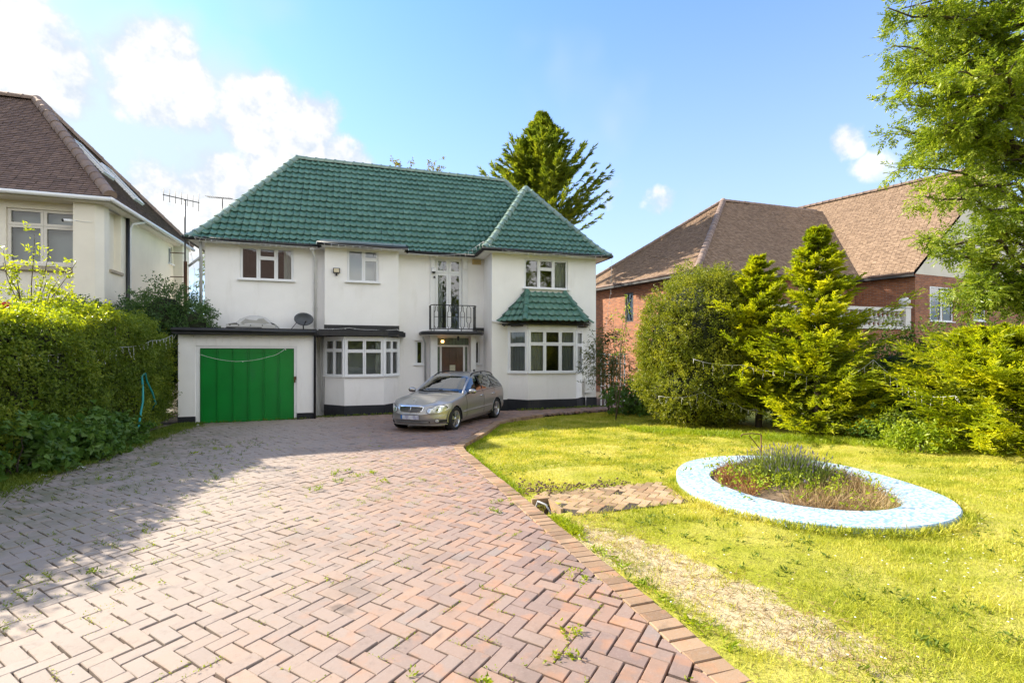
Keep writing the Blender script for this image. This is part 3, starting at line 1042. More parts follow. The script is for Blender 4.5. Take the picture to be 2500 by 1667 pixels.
def window(parent, fc, u0, u1, z0, z1, cells, rec=.05, fw=.055, mat='upvc', glass='glass', sill=.10, room=1.4, curtain=None, sill_mat=None, sill_over=.06, sill_t=.04, cmat='curtain', roomdepth=True):
    """cells: (ua, ub, za, zb) fractions of the window; each a sash with its own frame and pane"""
    W, H = u1 - u0, z1 - z0
    mb = MB()
    o_ = .03
    fc.box(mb, u0, u0 + o_, -rec - .07, -rec + .002, z0, z1); fc.box(mb, u1 - o_, u1, -rec - .07, -rec + .002, z0, z1)
    fc.box(mb, u0 + o_, u1 - o_, -rec - .07, -rec + .001, z1 - o_, z1); fc.box(mb, u0 + o_, u1 - o_, -rec - .07, -rec + .001, z0, z0 + o_)
    panes = []
    for cc in cells:
        a, b, c, d = cc[:4]
        ua, ub = u0 + a * W, u0 + b * W
        za, zb = z0 + c * H, z0 + d * H
        if a == 0: ua += o_ * .5
        if b == 1: ub -= o_ * .5
        f = fw
        D0, D1 = -rec - .06, -rec + .018
        fc.box(mb, ua + .003, ua + f, D0, D1, za + .003, zb - .003); fc.box(mb, ub - f, ub - .003, D0, D1, za + .003, zb - .003)
        fc.box(mb, ua + f, ub - f, D0, D1 - .001, za + .003, za + f); fc.box(mb, ua + f, ub - f, D0, D1 - .001, zb - f, zb - .003)
        panes.append((ua + f, ub - f, za + f, zb - f))
    win = mb.build('window', M[mat], parent)
    for (a, b, c, d) in panes:
        pm = MB()
        pm.poly([fc.P(a - .004, -rec - .02, c - .004), fc.P(b + .004, -rec - .02, c - .004), fc.P(b + .004, -rec - .02, d + .004), fc.P(a - .004, -rec - .02, d + .004)])
        pm.build('pane', M[glass], win)
    if sill:
        sm = MB()
        fc.box(sm, u0 - sill_over, u1 + sill_over, -rec, sill, z0 - sill_t, z0 - .001)
        sm.build('sill', M[sill_mat or mat], win)
    if curtain:
        for (a, b) in curtain:
            cm = MB()
            wavy(cm, fc, u0 + a * W, u0 + b * W, -rec - .16, z0, z1)
            cm.build('curtain', M[cmat], win)
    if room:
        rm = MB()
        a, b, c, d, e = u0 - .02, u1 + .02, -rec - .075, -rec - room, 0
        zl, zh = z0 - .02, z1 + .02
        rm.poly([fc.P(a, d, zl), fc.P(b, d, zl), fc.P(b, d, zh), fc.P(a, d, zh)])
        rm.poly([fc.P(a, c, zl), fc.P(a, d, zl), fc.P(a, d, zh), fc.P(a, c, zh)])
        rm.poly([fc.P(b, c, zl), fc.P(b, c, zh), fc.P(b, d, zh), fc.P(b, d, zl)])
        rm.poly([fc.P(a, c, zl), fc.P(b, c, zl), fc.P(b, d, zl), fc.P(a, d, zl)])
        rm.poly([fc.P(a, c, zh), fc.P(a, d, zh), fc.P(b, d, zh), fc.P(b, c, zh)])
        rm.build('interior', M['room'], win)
    return win


# ================================================================== THE WHITE HOUSE
house = thing('house', 'white rendered two storey house with glazed green tiled hipped roof', 'house', (1.8, 17.3, -.1))
ZE = 5.38      # soffit level
F1 = Face((-4.71, 17.3), (4.26, 17.3))          # main wall: u = X + 4.71
F2 = Face((-1.17, 16.85), (1.18, 16.85))        # projecting first floor above the left bay
F4 = Face((4.26, 16.1), (8.22, 16.1))           # right wing
FS = Face((4.26, 17.3), (4.26, 16.1))           # wing's left return
FR = Face((8.22, 16.1), (8.22, 22.6))
FL = Face((-4.71, 22.6), (-4.71, 17.3))

def h1(x0, x1, z0, z1): return (x0 + 4.71, x1 + 4.71, z0, z1)
W1a = h1(-3.73, -2.16, 4.27, 5.31)
FD = h1(2.49, 3.46, 2.72, 5.30)
SL = h1(1.80, 2.06, 1.52, 2.34); SR = h1(3.90, 4.12, 1.52, 2.34)
PD = h1(2.52, 3.72, -.1, 2.48)
mb = MB()
wall(mb, F1, 0, 8.97, -.3, ZE + .1, [W1a, FD, SL, SR, PD], .14)
mb.build('wall', M['render'], house)
mb = MB()
W2a = (-.48 + 1.17, .52 + 1.17, 4.27, 5.33)
wall(mb, F2, 0, 2.35, 2.5, ZE + .1, [W2a])
for fc_ in (Face((-1.17, 17.3), (-1.17, 16.85)), Face((1.18, 16.85), (1.18, 17.3))):
    wall(mb, fc_, 0, .45, -.3, ZE + .1)
mb.build('wall', M['render'], house)
mb = MB()
W4a = (5.43 - 4.26, 7.10 - 4.26, 4.20, 5.23)
wall(mb, F4, 0, 3.96, .30, ZE + .1, [W4a, (.95, 3.05, 1.0, 2.72)])
wall(mb, FS, 0, 1.2, .30, ZE + .1)
wall(mb, FR, 0, 6.5, .30, ZE + .1)
wall(mb, FL, 0, 5.3, -.3, ZE + .1)
wall(mb, Face((8.22, 22.6), (-4.71, 22.6)), 0, 12.93, -.3, ZE + .1)
mb.build('wall', M['render'], house)
mb = MB()
F4.box(mb, -.02, 3.98, -.1, .025, -.3, .30); FS.box(mb, 0, 1.2, -.1, .024, -.3, .30); FR.box(mb, 0, 6.5, -.1, .022, -.3, .30)
build_each(mb, 'plinth', M['plinth'], house)

three = [(0, .335, 0, 1), (.335, .665, 0, .68), (.335, .665, .68, 1), (.665, 1, 0, 1)]
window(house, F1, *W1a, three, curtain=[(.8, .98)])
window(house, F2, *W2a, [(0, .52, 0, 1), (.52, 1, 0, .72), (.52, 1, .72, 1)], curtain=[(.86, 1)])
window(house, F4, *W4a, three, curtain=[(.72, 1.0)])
# french window on the balcony
fd_w = window(house, F1, *FD, [(0, .5, 0, .80), (.5, 1, 0, .80), (0, .5, .80, 1), (.5, 1, .80, 1)], fw=.085, sill=0, curtain=[(.05, .3)], cmat='curtain_dark')
mb = MB()
F1.box(mb, 2.97 + 4.71, 3.07 + 4.71, -.03, .02, 3.62, 3.65)
mb.build('handle', M['upvc'], fd_w)
mb = MB()
for x0, x1 in ((2.30, 2.49), (3.46, 3.66)):
    F1.box(mb, x0 + 4.71, x1 + 4.71, -.02, .035, 2.72, 5.36)
    F1.box(mb, x0 + 4.71 - .01, x1 + 4.71 + .01, .0, .09, 5.22, 5.36)
    F1.box(mb, x0 + 4.71 + .03, x1 + 4.71 - .03, .0, .075, 4.95, 5.22)
build_each(mb, 'pilaster', M['white'], house)
for hh in (SL, SR):
    window(house, F1, *hh, [(0, 1, 0, 1)], fw=.045, sill=.08, room=.8)
    mb = MB(); F1.box(mb, hh[0] - .07, hh[1] + .07, -.02, .05, hh[3] + .01, hh[3] + .05); mb.build('hood_mould', M['render'], house)

# --- left canted bay
BL = [(-1.17, 16.85), (-.54, 16.15), (.67, 16.15), (1.18, 16.85)]
for k in range(3):
    fc_ = Face(BL[k], BL[k + 1])
    mb = MB(); wall(mb, fc_, 0, fc_.w, .24, 1.15); mb.build('bay_wall', M['render'], house)
    mb = MB(); fc_.box(mb, -.01, fc_.w + .01, -.1, .024 - .002 * k, -.3, .24); mb.build('plinth', M['plinth'], house)
    if k == 1:
        cells = [(0, .5, 0, .68), (.5, 1, 0, .68), (0, .5, .68, 1), (.5, 1, .68, 1)]
    else:
        cells = [(0, .5, 0, .70), (.5, 1, 0, .70), (0, .5, .70, 1), (.5, 1, .70, 1)]
    window(house, fc_, .035, fc_.w - .035, 1.18, 2.34, cells, rec=.0, fw=.05, sill=.07, sill_over=.03, room=0,
           curtain=[(.02, .45)] if k == 0 else ([(.80, .98)] if k == 1 else [(.05, .9)]), cmat='curtain_dark' if k != 1 else 'curtain')
    mb = MB(); fc_.box(mb, 0, fc_.w, -.06, .03, 2.34, 2.43); mb.build('head_board', M['white'], house)
    mb = MB()
    for uu in (0.0, fc_.w):
        fc_.box(mb, uu - .045, uu + .045, -.05, .012 + .001 * k, 1.17, 2.34)
    build_each(mb, 'corner_post', M['upvc'], house)
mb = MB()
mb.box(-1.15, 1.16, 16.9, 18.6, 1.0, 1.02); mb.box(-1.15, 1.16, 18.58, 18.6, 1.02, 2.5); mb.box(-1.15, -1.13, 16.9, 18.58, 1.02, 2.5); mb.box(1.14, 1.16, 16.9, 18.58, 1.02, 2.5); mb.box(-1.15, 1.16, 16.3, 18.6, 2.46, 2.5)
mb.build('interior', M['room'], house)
mb = MB().prism([(-1.33, 15.93), (.78, 15.93), (1.40, 16.75), (1.40, 17.26), (-1.33, 17.26)], 2.455, 2.60)
mb.build('bay_roof', M['black'], house)
mb = MB().prism([(-1.30, 15.99), (.74, 15.99), (1.34, 16.78), (1.34, 17.25), (-1.30, 17.25)], 2.60, 2.64); mb.build('felt', M['felt'], house)
mb = MB(); F2.box(mb, -.02, 2.37, 0, .03, 2.64, 2.83); mb.build('flashing', M['black'], house)

# --- right canted bay with its own little tiled roof
BR = [(4.84, 16.1), (5.36, 15.5), (7.15, 15.5), (7.67, 16.1)]
for k in range(3):
    fc_ = Face(BR[k], BR[k + 1])
    mb = MB(); wall(mb, fc_, 0, fc_.w, .32, 1.22); mb.build('bay_wall', M['render'], house)
    mb = MB(); fc_.box(mb, -.01, fc_.w + .01, -.1, .030 - .002 * k, -.2, .32); mb.build('plinth', M['plinth'], house)
    cells = [(i / 3, (i + 1) / 3, a, b) for i in range(3) for a, b in ((0, .68), (.68, 1))] if k == 1 else [(0, 1, 0, .66), (0, 1, .66, 1)]
    window(house, fc_, .035, fc_.w - .035, 1.25, 2.68, cells, rec=.0, fw=.055, sill=.07, sill_over=.03, room=0,
           curtain=[(.02, .98)] if k != 1 else [(.02, .40), (.66, .98)], cmat='curtain_dark')
    mb = MB(); fc_.box(mb, 0, fc_.w, -.06, .03, 2.68, 2.86); mb.build('head_board', M['white'], house)
    mb = MB()
    for uu in (0.0, fc_.w):
        fc_.box(mb, uu - .05, uu + .05, -.05, .012 + .001 * k, 1.24, 2.68)
    build_each(mb, 'corner_post', M['upvc'], house)
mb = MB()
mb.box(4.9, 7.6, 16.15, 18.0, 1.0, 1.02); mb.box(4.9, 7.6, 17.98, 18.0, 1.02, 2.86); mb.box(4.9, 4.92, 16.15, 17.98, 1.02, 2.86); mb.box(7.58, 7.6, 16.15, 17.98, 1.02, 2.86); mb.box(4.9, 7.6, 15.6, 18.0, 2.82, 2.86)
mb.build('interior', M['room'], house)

# --- main roof
roof = MB()
ZT = 5.27      # straight-line eave level below the bell-cast
ex0, ex1, ey, zr, yr = -5.12, 8.62, 16.92, 9.28, 20.0
rx0, rx1 = -2.38, 5.85
wy, wxa, wxb, wap = 15.72, 3.86, 8.62, (6.24, 18.3, 8.46)
main_s = Slope((ex0, ey, ZT), (ex1, ey, ZT), (rx0, yr, zr), (rx1, yr, zr), .12)
left_s = Slope((ex0, 23.08, ZT), (ex0, ey, ZT), (rx0, yr, zr), (rx0, yr, zr), .12)
right_s = Slope((ex1, ey, ZT), (ex1, 23.08, ZT), (rx1, yr, zr), (rx1, yr, zr), .12)
back_s = Slope((ex1, 23.08, ZT), (ex0, 23.08, ZT), (rx1, yr, zr), (rx0, yr, zr), .12)
wing_f = Slope((wxa, wy, ZT), (wxb, wy, ZT), wap, wap, .12)
wing_l = Slope((wxa, 19.4, ZT), (wxa, wy, ZT), (6.24, 19.4, 8.46), wap, .12)
wing_r = Slope((wxb, wy, ZT), (wxb, 19.4, ZT), wap, (6.24, 19.4, 8.46), .12)
# underlay surfaces just below the tiles
for sl in (main_s, left_s, right_s, back_s, wing_f, wing_l, wing_r):
    vs = [0, .2, .45, .7, .9, sl.H]
    n = 5
    V = []
    for v in vs:
        a, b = sl.bnd(v)
        V += [sl.point(a + (b - a) * q / n, v, -.012) for q in range(n + 1)]
    roof.add(V, [(r * (n + 1) + q, r * (n + 1) + q + 1, (r + 1) * (n + 1) + q + 1, (r + 1) * (n + 1) + q) for r in range(len(vs) - 1) for q in range(n)])
roof_o = roof.build('roof', M['felt'], house)
GT = pantile(.206, .318)


def skip_main(u, v):
    P = main_s.point(u, v)
    x, y = P[0], P[1]
    if -1.25 < x < 1.35 and v < .30: return True      # cut back above the projecting bay: lead apron there
    # hidden under the wing roof
    if x > 6.24 - (8.46 - P[2]) / 3.2 * 2.38 + .12 and P[2] < 8.46: return True
    return False


def vis_key(P):
    return (P[0] ** 2 + P[1] ** 2)


lay_tiles('roof_tile', roof_o, [main_s, wing_f, wing_l], .206, .318, GT, M['green_tile'], 262, 'roof_tiles_upper', vis_key, skip=[skip_main, None, None])
lay_tiles('roof_tile', roof_o, [left_s, right_s], .206, .318, GT, M['green_tile'], 0, 'roof_tiles_side', None)
half_round('ridge_tile', roof_o, (rx0, yr, zr + .05), (rx1, yr, zr + .05), .12, .34, M['green_hip'])
half_round('hip_tile', roof_o, (ex0 + .05, ey + .03, ZT + .05), (rx0, yr, zr + .06), .12, .34, M['green_hip'], bell=.12)
half_round('hip_tile', roof_o, (ex1 - .9, ey + 1.05, ZT + 1.35), (rx1, yr, zr + .06), .12, .34, M['green_hip'])
half_round('hip_tile', roof_o, (wxa + .03, wy + .03, ZT + .05), (wap[0], wap[1], wap[2] + .06), .12, .33, M['green_hip'], bell=.12)
half_round('hip_tile', roof_o, (wxb - .03, wy + .03, ZT + .05), (wap[0], wap[1], wap[2] + .06), .12, .33, M['green_hip'], bell=.12)
half_round('ridge_tile', roof_o, (6.24, 18.3, 8.50), (6.24, 19.4, 8.50), .12, .34, M['green_hip'])
# lead-grey apron over the projecting bay
AP = Slope((-1.30, 16.46, 5.42), (1.42, 16.46, 5.42), (-1.30, 17.06, 5.66), (1.42, 17.06, 5.66))
mb = MB()
mb.poly([AP.point(0, 0), AP.point(2.72, 0), AP.point(2.72, AP.H), AP.point(0, AP.H)])
mb.poly([(-1.30, 16.46, 5.38), (1.42, 16.46, 5.38), (1.42, 16.46, 5.42), (-1.30, 16.46, 5.42)])
apron = mb.build('lead_apron', plain('lead_sheet', (.20, .25, .22), .5, var=.2, stain=(4, (.32, .36, .33), .5)), house)
for u in (.55, 1.15, 1.75, 2.3):
    mb = MB().tube([AP.point(u, .0, .012), AP.point(u, AP.H, .012)], .018, 6); mb.build('roll', apron.data.materials[0], apron)
# bay roof tiles
bz0, bz1 = 2.93, 4.06
bf = Slope((5.14, 15.16, bz0), (7.40, 15.16, bz0), (5.50, 16.06, bz1), (6.95, 16.06, bz1), .05, .5)
bl_ = Slope((4.46, 16.06, bz0), (5.14, 15.16, bz0), (5.50, 16.06, bz1), (5.50, 16.06, bz1), .05, .5)
br_ = Slope((7.40, 15.16, bz0), (8.02, 16.06, bz0), (6.95, 16.06, bz1), (6.95, 16.06, bz1), .05, .5)
mb = MB()
for sl in (bf, bl_, br_):
    a, b = sl.bnd(0); c, d = sl.bnd(sl.H)
    mb.poly([sl.point(a, 0, -.01), sl.point(b, 0, -.01), sl.point(d, sl.H, -.01), sl.point(c, sl.H, -.01)])
mb.poly([(4.46, 16.06, bz0 - .02), (5.14, 15.16, bz0 - .02), (7.40, 15.16, bz0 - .02), (8.02, 16.06, bz0 - .02)])
broof = mb.build('bay_roof', M['felt'], house)
lay_tiles('roof_tile', broof, [bf], .225, .30, pantile(.225, .30), M['green_tile'], 60, 'cut_tiles', vis_key)
lay_tiles('roof_tile', broof, [bl_, br_], .225, .30, pantile(.225, .30), M['green_tile'], 0, 'cut_tiles', None)
half_round('hip_tile', broof, (5.15, 15.18, bz0 + .07), (5.50, 16.03, bz1 + .05), .095, .33, M['green_tile'], bell=.03, bell_len=.5)
half_round('hip_tile', broof, (7.39, 15.18, bz0 + .07), (6.95, 16.03, bz1 + .05), .095, .33, M['green_tile'], bell=.03, bell_len=.5)
mb = MB().prism([(4.62, 16.08), (5.22, 15.30), (7.32, 15.30), (7.88, 16.08)], 2.86, 2.925); mb.build('bay_soffit', M['black'], house)

# fascia, soffit, gutters
mb = MB()
mb.prism([(ex0 + .06, 17.28), (ex0 + .06, ey + .04), (-1.25, ey + .04), (-1.25, 16.52), (1.36, 16.52), (1.36, ey + .04), (wxa + .06, ey + .04), (wxa + .06, wy + .05), (wxb - .06, wy + .05), (wxb - .06, 22.9), (ex0 + .06, 22.9)], ZE - .03, ZE + .0)
mb.build('soffit', M['white'], house)
mb = MB()
gl = [(ex0, 22.9), (ex0, ey), (-1.30, ey), (-1.30, 16.47), (1.42, 16.47), (1.42, ey), (wxa, ey), (wxa, wy), (wxb, wy), (wxb, 22.9)]
for a, b in zip(gl, gl[1:]):
    fcg = Face(a, b)
    fcg.box(mb, -.002, fcg.w + .002, -.05, -.03, ZE - .02, ZE + .05)
build_each(mb, 'fascia', M['black'], house)
mb = MB()
mb.tube([(ex0 - .03, 22.9, ZE + .03), (ex0 - .03, ey - .03, ZE + .03), (-1.33, ey - .03, ZE + .005)], .062, 8)
mb.tube([(-1.36, 16.43, ZE + .015), (1.46, 16.43, ZE + .015)], .062, 8)
mb.tube([(1.45, ey - .03, ZE + .0), (wxa - .03, ey - .03, ZE + .0), (wxa - .03, wy - .03, ZE + .015), (wxb + .03, wy - .03, ZE + .03), (wxb + .03, 22.9, ZE + .03)], .062, 8)
build_each(mb, 'gutter', M['black'], house)
mb = MB()
mb.tube([(-1.55, 16.98, ZE - .01), (-1.55, 17.0, 5.24), (-1.49, 17.22, 5.06), (-1.49, 17.23, 2.66)], .045, 8)
mb.box(-1.62, -1.48, 16.90, 17.04, 5.26, 5.37)
for z in (5.0, 4.2, 3.4): mb.box(-1.56, -1.42, 17.20, 17.30, z, z + .03)
mb.build('downpipe', M['white'], house)
mb = MB().tube([(-1.22, 17.1, 2.45), (-1.22, 17.1, .0)], .04, 8); mb.tube([(-1.30, 17.15, 2.45), (-1.30, 17.15, 1.9), (-1.28, 17.15, .0)], .03, 8); build_each(mb, 'downpipe', M['white'], house)
mb = MB().tube([(2.02, 17.0, 2.45), (2.12, 17.22, 2.25), (2.14, 17.24, .0)], .035, 8); mb.build('downpipe', M['grey_pipe'], house)
mb = MB().tube([(-4.78, 17.1, ZE), (-4.80, 17.25, 4.9), (-4.80, 17.25, 2.6)], .045, 8); mb.tube([(-4.80, 17.25, 4.9), (-5.15, 17.3, 4.6)], .04, 8); mb.build('downpipe', M['grey_pipe'], house)
mb = MB().tube([(4.24, 16.04, 3.0), (4.6, 16.0, 2.95), (4.9, 15.85, 2.9)], .03, 6); mb.build('overflow_pipe', M['white'], house)

# --- porch, canopy and balcony
mb = MB()
cp = [(1.96, 17.3), (1.96, 16.72), (2.12, 16.50), (2.35, 16.42), (3.70, 16.42), (3.92, 16.50), (4.06, 16.72), (4.06, 17.3)]
mb.prism(cp, 2.53, 2.64)
canopy = mb.build('porch_canopy', M['white'], house)
mb = MB().tube([(x, y - .02, 2.60) for x, y in cp], .062, 8); mb.build('edge_roll', M['black'], canopy)
mb = MB(); F1.box(mb, 3.86 + 4.71, 4.24 + 4.71, .0, .12, 2.72, 2.83); mb.build('upstand', M['black'], canopy)
for x0, x1 in ((2.28, 2.52), (3.72, 3.90)):
    mb = MB().box(x0, x1, 16.98, 17.32, -.1, 2.53); mb.build('porch_post', M['white'], house)
FP = Face((2.52, 17.36), (3.72, 17.36))
mb = MB()
FP.box(mb, 0, 1.2, -.08, .0, 2.14, 2.20); FP.box(mb, 0, 1.2, -.08, .0, 2.46, 2.53)
FP.box(mb, 0, .05, -.08, .0, -.1, 2.14); FP.box(mb, 1.15, 1.2, -.08, .0, -.1, 2.14)
FP.box(mb, .14, .21, -.08, .0, -.1, 2.14); FP.box(mb, .99, 1.06, -.08, .0, -.1, 2.14)
dfr = mb.build('door_frame', M['white'], house)
lead_m = plain('green_leaded_glass', (.16, .20, .15), .2, var=.25, vscale=9)
mb = MB(); FP.box(mb, 0, 1.2, -.05, -.04, 2.20, 2.46); mb.build('transom_light', lead_m, dfr)
mb = MB()
for u in np.linspace(.12, 1.08, 9): FP.box(mb, u - .005, u + .005, -.04, -.03, 2.20, 2.46)
for z in (.5, .9, 1.3, 1.7): FP.box(mb, .05, .14, -.04, -.031, z, z + .01); FP.box(mb, 1.06, 1.15, -.04, -.031, z, z + .01)
build_each(mb, 'lead_strip', M['dark_steel'], dfr)
for u0, u1 in ((.05, .14), (1.06, 1.15)):
    mb = MB(); FP.box(mb, u0, u1, -.05, -.04, -.1, 2.14); mb.build('side_light', lead_m, dfr)
mb = MB(); FP.box(mb, .21, .99, -.07, -.03, -.05, 2.14)
door = mb.build('front_door', M['door_wood'], house)
mb = MB()
for (u0, u1, z0, z1) in ((.27, .46, 1.25, 2.04), (.49, .71, 1.62, 2.06), (.74, .93, 1.25, 2.04), (.27, .46, .1, 1.12), (.74, .93, .1, 1.12), (.49, .71, .1, .95)):
    FP.box(mb, u0, u1, -.03, -.008, z0, z1)
build_each(mb, 'door_panel', M['door_wood'], door)
mb = MB(); FP.box(mb, .50, .70, -.03, -.004, 1.14, 1.48); mb.build('viewing_pane', plain('obscure_glass', (.55, .52, .38), .25, var=.3, vscale=30), door)
mb = MB().lathe([(.0, -.02), (.03, -.02), (.03, .02), (.0, .03)], FP.P(.94, .0, 1.08), 8, axis=FP.N); mb.build('door_knob', M['brass'], door)
# lamp over the door, lit
m_l, t_l = new_mat('warm_lamp_glow')
em = t_l.n('ShaderNodeEmission', None, Color=(1.0, .45, .15), Strength=1.6); t_l.n('ShaderNodeOutputMaterial', None, Surface=em)
mb = MB().lathe([(.0, -.05), (.045, -.04), (.055, 0), (.04, .04), (.0, .05)], (2.76, 17.38, 2.33), 10); mb.build('hall_lamp', m_l, label='small warm lamp glowing behind the transom over the front door', cat='lamp')
# balcony rail of bent iron
rail = thing('balcony_rail', 'black wrought iron balcony rail above the front door', 'railing', (3.05, 16.6, 2.66))
yb = 16.55
mb = MB()
for z in (2.74, 3.56): mb.tube([(2.26, 17.2, z), (2.26, yb + .15, z), (2.34, yb, z), (3.76, yb, z), (3.84, yb + .15, z), (3.84, 17.2, z)], .017, 6)
build_each(mb, 'rail_bar', M['iron'], rail)
mb = MB()
for x, y in ((2.34, yb), (2.82, yb), (3.28, yb), (3.76, yb), (2.26, yb + .15), (3.84, yb + .15)):
    mb.tube([(x, y, 2.62), (x, y, 2.74)], .015, 6)
for x in (2.34, 3.76): mb.tube([(x, yb, 2.74), (x, yb, 3.56)], .014, 6)
build_each(mb, 'foot', M['iron'], rail)
for k in range(6):
    x = 2.42 + k * .225
    a = .075
    P = [(x - a, yb, 3.15), (x - a, yb, 3.0), (x - a * .4, yb, 2.93), (x - a * .4, yb, 2.80), (x, yb, 2.755), (x + a * .4, yb, 2.80), (x + a * .4, yb, 2.93), (x + a, yb, 3.0), (x + a, yb, 3.15)] if k % 2 else \
        [(x - a, yb, 3.15), (x - a, yb, 3.3), (x - a * .4, yb, 3.37), (x - a * .4, yb, 3.5), (x, yb, 3.545), (x + a * .4, yb, 3.5), (x + a * .4, yb, 3.37), (x + a, yb, 3.3), (x + a, yb, 3.15)]
    mb = MB().tube(P, .0115, 5)
    Q = [(x - a, yb, 3.15), (x - a, yb, 2.85), (x - a * .3, yb, 2.76)] if not k % 2 else [(x - a, yb, 3.15), (x - a, yb, 3.45), (x - a * .3, yb, 3.54)]
    mb.tube(Q, .0105, 5); mb.tube([(2 * x - p[0], p[1], p[2]) for p in Q], .0105, 5)
    mb.tube([(x - a, yb, 3.15), (x + a, yb, 3.15)], .0105, 5)
    mb.build('scroll', M['iron'], rail)
for sx_ in (2.26, 3.84):
    mb = MB()
    for yy in (16.78, 16.90, 17.02, 17.14):
        mb.tube([(sx_, yy, 2.74), (sx_, yy, 3.56)], .012, 5)
    mb.tube([(sx_, 16.75, 3.15), (sx_, 17.16, 3.15)], .012, 5)
    build_each(mb, 'side_bar', M['iron'], rail)

# ================================================================== GARAGE
garage = thing('garage', 'flat roofed white garage with green door left of the white house', 'garage', (-3.2, 15.8, -.12))
FG = Face((-4.96, 15.8), (-1.42, 15.8))
gu = lambda x: x + 4.96
mb = MB()
wall(mb, FG, 0, 3.54, .10, 2.42, [(gu(-4.54), gu(-1.88), -.2, 2.11)], .15)
wall(mb, Face((-1.42, 15.8), (-1.42, 17.3)), 0, 1.5, -.2, 2.42)
wall(mb, Face((-4.96, 17.3), (-4.96, 15.8)), 0, 1.5, -.2, 2.42)
mb.build('wall', M['render'], garage)
mb = MB(); FG.box(mb, -.01, gu(-4.54), -.1, .02, -.25, .10); FG.box(mb, gu(-1.88), 3.55, -.1, .02, -.25, .07); build_each(mb, 'plinth', M['plinth'], garage)
mb = MB()
FG.box(mb, gu(-4.54), gu(-4.44), -.13, -.03, -.2, 2.11); FG.box(mb, gu(-1.96), gu(-1.88), -.13, -.03, -.2, 2.11); FG.box(mb, gu(-4.44), gu(-1.96), -.13, -.03, 2.04, 2.11)
mb.build('door_frame', M['white'], garage)
m_gd = plain('green_gloss_paint', (.003, .21, .028), .35, bump=.1, bscale=8, var=.12, vscale=1.5, stain=(4, (.02, .15, .05), .5))
mb = MB(); FG.box(mb, gu(-4.44), gu(-1.96), -.11, -.085, -.14, 2.04)
gd = mb.build('garage_door', m_gd, garage)
n = 6
pw = (4.44 - 1.96 - .06) / n
for k in range(n):
    a = gu(-4.41) + k * pw
    mb = MB(); FG.box(mb, a + .004, a + .022, -.085, -.04, -.10, 2.01); mb.build('rib', m_gd, gd)
    mb = MB(); FG.box(mb, a + .03, a + pw - .02, -.085, -.058, 1.92, 1.98); FG.box(mb, a + .03, a + pw - .02, -.085, -.058, -.10, -.04); build_each(mb, 'panel_rail', m_gd, gd)
mb = MB(); FG.box(mb, gu(-1.955), gu(-1.92), -.06, .03, 1.02, 1.10); FG.box(mb, gu(-1.96), gu(-1.90), -.03, .02, 1.10, 1.2); mb.build('hasp', M['rust'], gd)
mb = MB(); mb.box(-5.02, -1.32, 15.50, 17.28, 2.44, 2.585); mb.build('roof_edge', M['black'], garage)
mb = MB(); mb.box(-4.98, -1.34, 15.58, 17.27, 2.585, 2.62); mb.build('felt', M['felt'], garage)
mb = MB(); mb.tube([(-5.02, 15.47, 2.55), (-1.32, 15.47, 2.52)], .05, 8); mb.build('gutter', M['black'], garage)
mb = MB(); mb.tube([(-1.36, 15.60, 2.5), (-1.37, 15.74, 2.38), (-1.375, 15.74, -.15)], .036, 8); mb.build('downpipe', M['black'], garage)

# pale hard cover on the garage roof
cov = thing('hardtop_cover', 'pale grey car hardtop lying on the garage roof', 'hardtop', (-3.2, 16.6, 2.62))
prof = [(-.68, .0), (-.66, .09), (-.60, .15), (-.40, .18), (-.30, .30), (-.05, .40), (.2, .41), (.40, .36), (.58, .20), (.70, .15), (.80, .04), (.82, 0)]
V, F = [], []
for yy, s_ in ((-.30, .97), (-.24, 1.0), (.30, .95), (.42, .85)):
    V += [(-3.22 + x * s_, 16.55 + yy, 2.63 + z * (s_ if yy > 0 else (1.0 if yy > -.28 else .42 if z > .2 else 1))) for x, z in prof]
k = len(prof)
F = [(r * k + i, r * k + i + 1, (r + 1) * k + i + 1, (r + 1) * k + i) for r in range(3) for i in range(k - 1)]
MB().add(V, F, True).build('shell', M['cover'], cov)
mb = MB(); mb.poly([(-3.50, 16.235, 2.80), (-2.68, 16.235, 2.79), (-2.88, 16.30, 2.96), (-3.12, 16.30, 2.985), (-3.34, 16.30, 2.965)]); mb.build('rear_screen', M['cover_win'], cov)
mb = MB(); mb.box(-3.86, -2.52, 16.18, 16.30, 2.66, 2.76); mb.build('edge_trim', M['cover'], cov)
mb = MB()
for x in (-3.75, -3.52, -3.2, -2.88): mb.lathe([(.018, 0), (.018, .01)], (x, 16.18, 2.735), 8, axis=(0, -1, 0))
mb.box(-3.85, -2.9, 16.17, 16.2, 2.655, 2.685)
build_each(mb, 'fixing', M['dark_steel'], cov)

# satellite dish
dish = thing('satellite_dish', 'dark grey oval satellite dish on the garage roof', 'satellite dish', (-1.8, 16.9, 2.62))
ax = unit(np.array((.30, -1.0, .18)))
A_ = unit(np.cross(ax, (0, 0, 1.0))); B_ = np.cross(A_, ax)
c0 = np.array((-1.80, 16.88, 3.0))
V, F = [], []
nr, na = 5, 20
for side in (0, 1):
    for r in range(nr + 1):
        q = r / nr
        for a in range(na):
            th = 2 * math.pi * a / na
            V.append(c0 + A_ * .295 * q * math.cos(th) + B_ * .215 * q * math.sin(th) - ax * (.07 * (1 - q * q)) - ax * .012 * side)
for side in (0, 1):
    o_ = side * (nr + 1) * na
    F += [(o_ + r * na + a, o_ + r * na + (a + 1) % na, o_ + (r + 1) * na + (a + 1) % na, o_ + (r + 1) * na + a) for r in range(nr) for a in range(na)]
F += [(nr * na + a, nr * na + (a + 1) % na, (2 * nr + 1) * na + (a + 1) % na, (2 * nr + 1) * na + a) for a in range(na)]
MB().add(V, F, True).build('reflector', M['dish'], dish)
